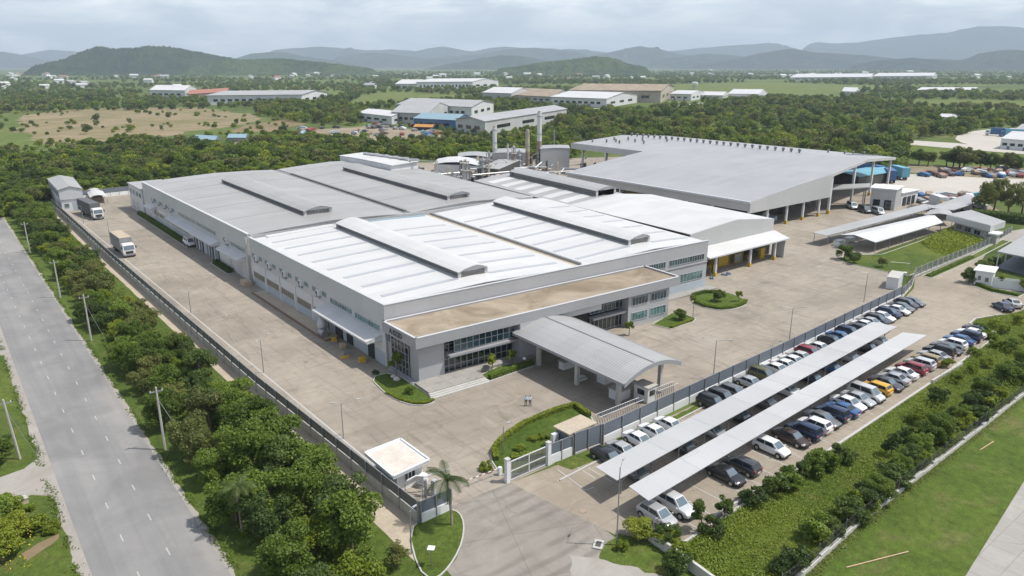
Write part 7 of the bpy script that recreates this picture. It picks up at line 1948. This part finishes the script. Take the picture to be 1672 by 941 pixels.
for k in range(34):
    x, y = r_.uniform(168, 236), r_.uniform(240, 286); h_ = r_.uniform(3, 8)
    b = MB(); b.box((x, y, h_ / 2), (.35, .35, h_)); b.box((x + 1.6, y + 1.2, h_ / 2), (.35, .35, h_)); b.bar((x, y, h_ - .2), (x + 1.6, y + 1.2, h_ - .2), .3); b.build('trestle', M[r_.choice(['galv', 'dark_metal', 'tan_metal'])], rp_)
for k in range(46):
    x, y = r_.uniform(160, 242), r_.uniform(232, 290); d = (r_.uniform(1.5, 4.5), r_.uniform(1.5, 4), r_.uniform(1.5, 5))
    o = thing('vessel', 'rusty or grey process vessel among the pipes round the chimneys', 'vessel', (x, y, .03), r_.uniform(0, 1.5), 'vessels in the process plant')
    b = MB()
    if k % 2: b.tube([(0, 0, 0), (0, 0, d[2]), (0, 0, d[2] + .5)], [d[0] * .4, d[0] * .4, d[0] * .15], 10)
    else: b.box((0, 0, d[2] / 2), d)
    b.build('shell', M[r_.choice(['rust', 'tan_metal', 'dark_metal', 'silver', 'dark_metal', 'galv'])], o, local=True)
    b = MB(); b.tube([(d[0] * .5, 0, .2), (d[0] * .5, 0, d[2] * 1.1), (d[0] * 1.2, .6, d[2] * 1.15)], .18, 6); b.build('riser_pipe', M['tan_metal'], o, local=True)
for k in range(3):
    o = thing('timber_stack', 'orange brown stacked boards on the ground by the tank house', 'boards', (236 + k * 5, 250 - k * 2, .03), .8, 'stacked boards by the tank house')
    b = MB()
    for j in range(4): b.box((0, 0, .2 + j * .32), (5.5 - j * .5, 2.4, .26))
    b.build('boards', M['orange' if k else 'wood'], o, local=True)
for k in range(16):
    x, y = 168 + k * 4.6, 246 + k * 2.1 + r_.uniform(-6, 6); h_ = r_.uniform(5.5, 10.5)
    o = thing('pipe_tower', 'narrow rusty pipe tower standing among the vessels by the chimneys', 'pipe tower', (x, y, .03), r_.uniform(0, 1), 'pipe towers in the process plant')
    for a in (-.9, .9):
        for c2 in (-.9, .9): b = MB(); b.box((a, c2, h_ / 2), (.22, .22, h_)); b.build('leg', M['galv'], o, local=True)
    for z in (h_ * .35, h_ * .7, h_): b = MB(); b.box((0, 0, z), (2.4, 2.4, .18)); b.build('platform', M[r_.choice(['tan_metal', 'galv', 'dark_metal'])], o, local=True)
    b = MB(); b.tube([(0, 0, .2), (0, 0, h_ * .6), (0, 0, h_ + 1)], [.7, .7, .3], 8); b.build('vessel', M[r_.choice(['silver', 'tan_metal', 'clad_white', 'rust'])], o, local=True)
# service block in front of the big shed's right end
sb = thing('service_block', 'white flat roofed service block with open bays in the yard beyond the shed', 'service block', (266, 118, 0))
b = MB(); b.prism([(254, 121), (256.5, 113.6), (266, 116), (263, 124)], 0, 7.0); b.build('tall_wing', M['clad_light'], sb)
b = MB(); b.prism([(253.6, 121.4), (256.2, 113.2), (266.4, 115.7), (263.3, 124.5)], 7.003, 7.35); b.build('tall_roof', M['white_wall'], sb)
b = MB(); b.prism([(266.1, 115.9), (278, 115.6), (275, 124.5), (264.2, 122)], 0, 4.6); b.build('low_wing', M['white_wall'], sb)
b = MB(); b.prism([(265.9, 115.5), (278.4, 115.2), (275.2, 124.9), (264, 122.2)], 4.603, 4.9); b.build('low_roof', M['white_wall'], sb)
w = Wall((266.3, 115.75), (278, 115.6))
for u in (1, 4.2, 7.4): b = MB(); w.box(b, u, u + 2.4, .1, 3.2, .003, .06); b.build('bay_opening', M['dark'], sb)
w = Wall((254, 121), (256.5, 113.6))
for u in (1.0, 4.5): b = MB(); w.box(b, u, u + 2.2, .1, 3.4, .003, .06); b.build('bay_opening', M['glass_dark'], sb)
o = thing('flat_canopy', 'long flat grey canopy between the big shed and the service block', 'canopy', (250, 128, 0))
b = MB(); b.prism([(233, 129), (254, 121.6), (262, 125.5), (240, 136)], 7.1, 7.5); b.build('roof', M['roof_grey2'], o)
for q in ((234, 129.4), (253, 123), (240, 135), (260, 125.8)): b = MB(); b.tube([(q[0], q[1], 0), (q[0], q[1], 7.1)], .2, 6); b.build('post', M['galv'], o)
o = thing('low_shed', 'long pale blue roofed storage shed seen under the big shed end', 'shed', (300, 150, 0))
q = B_((1355, 300), (1400, 306), (1462, 296), (1420, 288)); b = MB(); b.prism([p[:2] for p in q], 0, 4.2); b.build('wall', M['dark_metal'], o); fr = Frame(q[0][:2], q[1][:2], q[3][:2], q[2][:2]); rf = MB(); roof_strip(rf, fr, [(-.02, 4.3), (.5, 5.2), (1.02, 4.3)], -.01, 1.01, .15); rf.build('roof', M['cyan'], o)

# ------------------------------------------------------------------ far warehouses and houses
FOOT = []
def warehouse(label, a, b2, c2, top, wallm='clad_white', roofm='roof_white', pitch=.10, nwin=8, cat='warehouse', name='warehouse', wz=(.35, .6), ridge_along=True):
    """a, b2: near base corners left to right, c2: base pixel of the far corner beyond b2"""
    A, Bq, Cq = bp(*a), bp(*b2), bp(*c2); Dq = A + (Cq - Bq); h = hgt(a[0], a[1], top)
    FOOT.append([(A.x, A.y), (Bq.x, Bq.y), (Cq.x, Cq.y), (Dq.x, Dq.y)])
    o = thing(name, label, cat, tuple((A + Cq) / 2))
    b = MB(); b.prism([(p.x, p.y) for p in (A, Bq, Cq, Dq)], 0, h); b.build('wall', M[wallm], o)
    fr = Frame(A[:2], Dq[:2], Bq[:2], Cq[:2]) if ridge_along else Frame(A[:2], Bq[:2], Dq[:2], Cq[:2])
    wd = (Dq - A).length if ridge_along else (Bq - A).length; rise = wd * pitch
    rf = MB(); roof_strip(rf, fr, [(-.02, h + .05), (.5, h + .05 + rise), (1.02, h + .05)], -.01, 1.01, .25); rf.build('roof', M[roofm], o)
    for t in (0, 1):       # gables
        g_ = MB(); p, q = fr.pt(0, t, h), fr.pt(1, t, h); m_ = fr.pt(.5, t, h + rise - .12); dt = .008 if t == 0 else -.008
        p2, q2, m2 = fr.pt(0, t + dt, h), fr.pt(1, t + dt, h), fr.pt(.5, t + dt, h + rise - .12)
        g_.poly([p, q, m_]); g_.poly([q2, p2, m2]); g_.poly([p, p2, q2, q]); g_.poly([q, q2, m2, m_]); g_.poly([m_, m2, p2, p]); g_.build('gable', M[wallm], o, fix=True)
    L = (Bq - A).length
    w = Wall(A[:2], Bq[:2])
    if nwin:
        for k in range(nwin):
            u0 = L * (.06 + .88 * k / nwin); u1 = u0 + L * .88 / nwin * .6
            wb2 = MB(); w.box(wb2, u0, u1, h * wz[0], h * wz[1], .01, .12); wb2.build('window', M['glass_dark'], o)
        for k in range(2):
            u0 = L * (.2 + .45 * k); db = MB(); w.box(db, u0, u0 + min(6, L * .08), .1, h * wz[0] * .85, .01, .14); db.build('loading_door', M['fence_panel'], o)
    w2 = Wall(Bq[:2], Cq[:2]); L2 = w2.L
    for k in range(3):
        wb2 = MB(); w2.box(wb2, L2 * (.12 + .28 * k), L2 * (.26 + .28 * k), h * wz[0], h * wz[1], .01, .12); wb2.build('window', M['glass_dark'], o)
    return o
warehouse('long white warehouse with grey roof behind the dry field', (340, 172), (494, 170), (535, 165), 156, 'clad_white', 'roof_grey2', .05, 12)
warehouse('smaller white warehouse left of the long one behind the dry field', (246, 160), (303, 161), (322, 156), 147, 'clad_white', 'roof_white', .05, 5)
warehouse('long low dark red roofed shed between the two white warehouses', (308, 163), (372, 158), (376, 155), 154, 'brick_brown', 'roof_red', .06, 0, 'shed', 'shed')
warehouse('low white workshop at the left of the factory estate behind the plant', (585, 197), (640, 204), (672, 197), 184, 'clad_white', 'roof_white', .04, 4)
warehouse('grey roofed workshop in the middle of the factory estate behind the plant', (640, 201), (700, 204), (735, 190), 183, 'clad_light', 'roof_grey2', .06, 6)
warehouse('large pale hall at the back of the factory estate behind the plant', (650, 187), (770, 193), (806, 184), 170, 'clad_white', 'roof_grey2', .05, 12)
warehouse('blue roofed workshop in the factory estate behind the plant', (676, 208), (744, 212), (770, 204), 193, 'blue', 'roof_blue', .06, 4)
warehouse('big long hall with pale grey roof right in the factory estate behind the plant', (745, 216), (792, 221), (925, 196), 194, 'clad_light', 'roof_grey2', .08, 3, ridge_along=False)
warehouse('small orange roofed canopy hall in the factory estate', (675, 213), (706, 214), (712, 210), 207, 'dark', 'orange', .05, 0, 'shed', 'shed')
warehouse('white hall at the left of the far twin halls', (646, 147), (682, 147), (700, 144), 137, 'clad_white', 'roof_white', .06, 3)
warehouse('longest white hall of the far twin halls', (680, 147), (772, 146), (814, 144), 134, 'clad_white', 'roof_white', .06, 14)
warehouse('white hall end left of the tan roofed warehouses', (788, 164), (835, 166), (870, 162), 151, 'clad_light', 'roof_white', .08, 0)
warehouse('long cream roofed warehouse in the middle distance', (838, 165), (905, 169), (930, 160), 155, 'clad_light', 'flat_roof', .04, 6)
warehouse('white warehouse in front of the big tan warehouse', (900, 172), (990, 176), (1040, 168), 158, 'clad_white', 'roof_white', .04, 8)
warehouse('large tan warehouse in the middle distance', (930, 166), (1078, 168), (1100, 158), 147, 'tan_metal', 'flat_roof', .03, 6)
warehouse('small white block right of the large tan warehouse', (1093, 164), (1128, 165), (1150, 161), 153, 'clad_white', 'roof_white', .04, 3)
warehouse('white arched hall furthest right of the tan warehouse', (1188, 164), (1238, 165), (1252, 161), 153, 'clad_white', 'roof_white', .06, 6)
warehouse('long low white shed beside the white arched hall', (1132, 161), (1180, 162), (1190, 158), 155, 'clad_white', 'roof_white', .04, 4)
warehouse('small white hall by the green field on the right', (1374, 155), (1397, 156), (1402, 153), 149, 'clad_white', 'roof_white', .06, 3)
warehouse('long low white shed among trees on the far right', (1497, 153), (1590, 153), (1598, 150), 147, 'clad_white', 'roof_white', .03, 10)
warehouse('far line of white factory roofs under the right hills, left half', (1290, 132), (1420, 131), (1428, 128.5), 126.5, 'clad_white', 'roof_white', .03, 10)
warehouse('far line of white factory roofs under the right hills, right half', (1425, 130), (1522, 129), (1530, 127), 124.5, 'clad_white', 'roof_white', .03, 8)
warehouse('white workshop with overhanging roof at the right edge', (1632, 243), (1690, 248), (1720, 238), 226, 'white_wall', 'roof_white', .06, 4)
warehouse('small white roofed barn among the woods on the right', (1532, 197), (1564, 198), (1570, 194), 191, 'clad_white', 'roof_white', .05, 3, 'barn', 'barn')
warehouse('grey shed at the right edge behind the blue lorries', (1655, 222), (1700, 225), (1720, 218), 212, 'clad', 'roof_grey2', .06, 2, 'shed', 'shed')
warehouse('long blue grey shelter roof among trees below the dry field', (316, 236), (352, 238), (360, 230), 228, 'galv', 'roof_blue', .05, 0, 'shed', 'shed')
warehouse('second low shelter roof right of the blue grey shelter', (372, 232), (402, 232), (406, 226), 225, 'galv', 'roof_blue', .05, 0, 'shed', 'shed')
p = bp(1134, 146); wt = thing('water_tower', 'white water tower on legs before the crop field', 'water tower', (p.x, p.y, 0))
h_ = hgt(1134, 146, 134)
for a in (-1, 1):
    for c2 in (-1, 1): b = MB(); b.tube([(p.x + a * 4, p.y + c2 * 4, 0), (p.x + a * 2, p.y + c2 * 2, h_ * .65)], .7, 6); b.build('leg', M['pole_concrete'], wt)
b = MB(); b.tube([(p.x, p.y, h_ * .62), (p.x, p.y, h_ * .95), (p.x, p.y, h_)], [6, 6.5, 3], 12); b.build('tank', M['white_wall'], wt)
# scattered village houses
r_ = random.Random(11); nh = 0; HS = []
while nh < 85:
    if nh < 62: px, py = r_.uniform(0, 1000), r_.choice([r_.uniform(119, 128), r_.uniform(126, 150)])
    else: px, py = r_.uniform(1000, 1660), r_.uniform(117, 131)
    if 640 < px < 1100 and py > 132: continue
    if px > 300 and py > 140 and px < 560: continue
    p = bp(px, py); k = r_.random(); s_ = r_.uniform(.8, 1.5) * (1 + p.length / 6500); a = r_.uniform(0, 3.14)
    if not free(HS, p.x, p.y, 40): continue
    HS.append((p.x, p.y)); nh += 1
    wm, rm_, lb = ('white_wall', 'roof_white', 'white house with pale roof among the trees on the plain') if k < .62 else (('white_wall', 'roof_red', 'white house with red roof among the trees on the plain') if k < .82 else ('clad', 'roof_grey2', 'grey shed with metal roof among the trees on the plain'))
    o = thing('house', lb, 'house', (p.x, p.y, 0), a, 'houses scattered over the plain')
    L, Wd, hh = 13 * s_, 8.5 * s_, 4.6 * s_
    b = MB(); b.box((0, 0, hh / 2), (L, Wd, hh)); b.build('wall', M[wm], o, local=True)
    b = MB(); y2 = Wd * .56; b.loft([[(-L * .54, -y2, hh), (-L * .54, 0, hh + Wd * .24), (-L * .54, y2, hh), (-L * .54, 0, hh + Wd * .2)], [(L * .54, -y2, hh), (L * .54, 0, hh + Wd * .24), (L * .54, y2, hh), (L * .54, 0, hh + Wd * .2)]]); b.build('roof', M[rm_], o, local=True, fix=True)
    FOOT.append([(p.x - 12 * s_, p.y - 12 * s_), (p.x + 12 * s_, p.y - 12 * s_), (p.x + 12 * s_, p.y + 12 * s_), (p.x - 12 * s_, p.y + 12 * s_)])
# scrap lots: stripped vehicles and heaps
def wreck(px, py, r_, lab, grp, s_=1.0):
    p = bp(px, py); m_ = r_.choice(['blue', 'cyan', 'red', 'dark_metal', 'dark_metal', 'galv', 'rust', 'rust', 'clad_white', 'dado'])
    nm = {'blue': 'blue', 'cyan': 'pale blue', 'red': 'red', 'white_wall': 'white', 'clad_white': 'white', 'dark_metal': 'black', 'galv': 'grey', 'rust': 'rusty', 'orange': 'orange', 'dado': 'pale blue'}[m_]
    o = thing('scrap_vehicle', nm + ' ' + lab, 'scrap vehicle', (p.x, p.y, .05), r_.uniform(0, 3.1), grp)
    L = r_.uniform(3, 5.5) * s_
    b = MB(); b.loft([[(-L / 2, -.9 * s_, .4), (-L / 2, .9 * s_, .4), (-L / 2, .9 * s_, 1.1 * s_), (-L / 2, -.9 * s_, 1.1 * s_)], [(L * .1, -.95 * s_, .35), (L * .1, .95 * s_, .35), (L * .1, .9 * s_, 1.6 * s_), (L * .1, -.9 * s_, 1.6 * s_)], [(L * .5, -.9 * s_, .4), (L * .5, .9 * s_, .4), (L * .5, .8 * s_, 1.0 * s_), (L * .5, -.8 * s_, 1.0 * s_)]]); b.build('body', M[m_], o, local=True, fix=True)
    for x in (-L * .3, L * .3):
        for sg in (-1, 1): b = MB(); b.tube([(x, sg * .8 * s_, .35), (x, sg * .98 * s_, .35)], .35 * s_, 8); b.build('wheel', M['rubber'], o, local=True)
r2_ = random.Random(21)
for i in range(34): wreck(r2_.uniform(1492, 1672), r2_.uniform(277, 291) + (0), r2_, 'scrap vehicle in the lots under the dark shade trees', 'scrap vehicles under the shade trees', 1.25)
for i in range(26): wreck(r2_.uniform(1478, 1600), r2_.uniform(320, 345), r2_, 'scrap in the near lot behind the service block', 'scrap behind the service block', 1.2)
for i in range(38): wreck(r2_.uniform(492, 715), r2_.uniform(208, 226), r2_, 'vehicle in the packed yard left of the factory estate', 'vehicles in the packed estate yard', 1.45)
for i in range(14): wreck(r2_.uniform(590, 700), r2_.uniform(204, 212), r2_, 'vehicle before the estate workshops', 'vehicles before the estate workshops', 1.4)

# ------------------------------------------------------------------ woods
KEEP_OUT += FOOT + [[(31, 60), (63, 58), (160, 60), (260, 70), (262, 84), (312, 104), (320, 140), (312, 262), (245, 300), (205, 322), (150, 285), (31, 318)]]
KEEP_OUT += [pp(q) for q in ([(1440, 302), (1475, 286), (1560, 290), (1720, 298), (1720, 330), (1560, 330), (1480, 330)], [(1470, 290), (1482, 277), (1720, 281), (1720, 300)], [(1480, 226), (1560, 231), (1590, 211), (1720, 206), (1720, 275), (1480, 272)], [(490, 212), (600, 204), (720, 213), (735, 226), (600, 231), (505, 225)], [(1075, 139), (1250, 134), (1475, 142), (1400, 150), (1290, 158), (1130, 151)], [(1420, 164), (1560, 163), (1720, 166), (1720, 181), (1500, 178)], [(1095, 208), (1180, 200), (1260, 206), (1180, 214)], [(1300, 190), (1400, 186), (1420, 192), (1330, 198)], [(960, 196), (1040, 192), (1060, 197), (980, 203)], [(1560, 146), (1720, 148), (1720, 155), (1600, 153)], [(0, 121), (130, 114), (260, 113), (255, 117), (60, 123)], [(590, 244), (640, 240), (660, 246), (610, 250)])]
LEFTW = [(-60, 262), (0, 255), (60, 262), (120, 250), (230, 232), (330, 238), (430, 262), (480, 248), (590, 252), (575, 262), (470, 284), (350, 290), (240, 306), (216, 314), (140, 322), (76, 324), (20, 352), (-80, 380)]
near_trees = []
a_ = zone(LEFTW, 520, 4.0, 31, .7, 1.25, .95)
a_.sort(key=lambda q: q[0] ** 2 + q[1] ** 2)
WL = 'bushy green tree in the thick scrub behind the left yard'
for i, q in enumerate(a_[:125]):
    k = random.choices(['broad', 'bright', 'dark', 'olive'], [4, 4, 2, 1])[0]
    plant(k, 'scrub_tree', q[0], q[1], {'broad': 'mid green bushy tree', 'bright': 'low bright green tree', 'dark': 'dark dense tree', 'olive': 'thin olive tree'}[k] + ' in the thick scrub behind the left yard', group='scrub trees behind the left yard', scale=q[2] * .95)
scatter_object('scrub_wood', a_[125:], 'mid trees', 'dense scrub wood behind the grey roofed hall', 'wood')
scatter_object('scrub', zone(LEFTW, 1500, 2.6, 32, .6, 1.2, .9), 'mid shrubs', 'bright low scrub filling the ground behind the left yard', 'scrub')
MIDW = [(370, 262), (430, 226), (520, 228), (600, 238), (700, 239), (740, 237), (800, 236), (940, 214), (945, 250), (930, 262), (700, 262), (600, 254), (500, 252)]
scatter_object('wood', zone(MIDW, 560, 5.5, 33, .6, 1.35, .85), 'mid trees', 'dense dark wood behind the process plant', 'wood')
RIGHTW = [(905, 196), (930, 182), (1040, 186), (1130, 174), (1260, 168), (1420, 184), (1560, 188), (1720, 190), (1720, 208), (1600, 210), (1560, 224), (1480, 228), (1475, 275), (1455, 290), (1300, 262), (1100, 236), (940, 250)]
scatter_object('scrub', zone(MIDW, 700, 4.0, 55, .7, 1.5, 1.0), 'mid shrubs', 'lighter scrub between the trees behind the process plant', 'scrub')
scatter_object('wood', zone(RIGHTW, 1150, 6.0, 34, .55, 1.8, .95, clump=32), 'mid trees', 'broad dark wood behind the big shed', 'wood')
scatter_object('scrub', zone(RIGHTW, 1500, 4.5, 35, .6, 1.7, .9, clump=26), 'mid shrubs', 'lighter scrub between the trees behind the big shed', 'scrub')
FIELDW = [(-60, 190), (60, 183), (170, 178), (330, 176), (420, 192), (560, 190), (600, 208), (480, 235), (330, 240), (120, 248), (-60, 254)]
scatter_object('field_trees', zone(FIELDW, 40, 9.0, 46, .5, 1.1, .95, clump=23), 'mid trees', 'trees dotted over the dry field', 'scrub')
scatter_object('field_bushes', zone(FIELDW, 120, 4.0, 36, .4, 1.1, .8, clump=23), 'mid shrubs', 'low bushes dotted over the dry field', 'scrub')
ESTW = [(430, 172), (560, 172), (585, 186), (585, 206), (480, 200), (420, 188)]
scatter_object('wood', zone(ESTW, 260, 6.0, 37, .9, 1.5), 'mid trees', 'wood left of the factory estate behind the dry field', 'wood')
ROWW = [(590, 206), (700, 208), (760, 216), (800, 222), (930, 200), (940, 206), (800, 232), (600, 236), (480, 230)]
scatter_object('wood', zone(ROWW, 260, 5.5, 41, .45, .8), 'mid trees', 'trees between the estate workshops and the plant', 'wood')
FARL = [(-80, 124), (300, 120), (640, 118), (640, 134), (560, 172), (330, 178), (60, 184), (-80, 196)]
scatter_object('far_wood', zone(FARL, 2700, 9.0, 38, .4, 1.2, .95, clump=95), 'far trees', 'far woods and hedgerows on the plain at the left', 'wood')
FARM = [(620, 118), (1100, 117), (1100, 136), (1090, 146), (900, 150), (790, 158), (640, 150), (560, 160), (590, 140)]
scatter_object('far_wood', zone(FARM, 2000, 10.0, 39, .7, 1.3, .95, clump=120), 'far trees', 'far woods on the plain below the green hill', 'wood')
FARR = [(1080, 116), (1740, 114), (1740, 168), (1560, 166), (1420, 162), (1300, 158), (1480, 143), (1260, 134), (1080, 138)]
scatter_object('far_wood', zone(FARR, 2800, 10.0, 40, .7, 1.3, .95, clump=130), 'far trees', 'far woods on the plain below the right hills', 'wood')
MIDM = [(560, 176), (650, 172), (790, 160), (900, 176), (940, 178), (920, 186), (800, 184), (660, 176), (590, 182)]
scatter_object('wood', zone(MIDM, 360, 7.0, 42, .8, 1.3), 'mid trees', 'wood between the factory estate and the tan warehouses', 'wood')
EDGEW = [(1040, 182), (1130, 170), (1300, 160), (1430, 163), (1720, 163), (1720, 192), (1560, 190), (1420, 186), (1260, 170), (1130, 178)]
scatter_object('wood', zone(EDGEW, 520, 8.0, 43, .9, 1.5, clump=60), 'mid trees', 'tree lines round the green fields on the right', 'wood')

# woods outside the frame on either hand, so the plain carries on
def spread(n, x0, x1, y0, y1, seed, smin, smax):
    r = random.Random(seed); o = []
    while len(o) < n:
        x, y = r.uniform(x0, x1), r.uniform(y0, y1)
        if math.sin(x / 70 + seed) + math.sin(y / 90) + math.sin((x + y) / 41) < -.2: continue
        if abs(x - 10) < 14 or (x > -75 and 90 < y < 108) or (x > -85 and 145 < y < 170): continue
        px, py = pj(x, y, 0)
        if -80 < px < 1740 and py < 960 and x * FW.x + y * FW.y > 0: continue
        s_ = r.uniform(smin, smax); o.append((x, y, s_, r.uniform(0, 6.28), s_))
    return o
scatter_object('wood', spread(700, -420, -8, 120, 900, 61, .7, 1.5), 'mid trees', 'woods on the plain left of the road', 'wood')
scatter_object('wood', spread(500, 260, 900, -150, 230, 62, .7, 1.5), 'mid trees', 'woods on the plain right of the car park', 'wood')
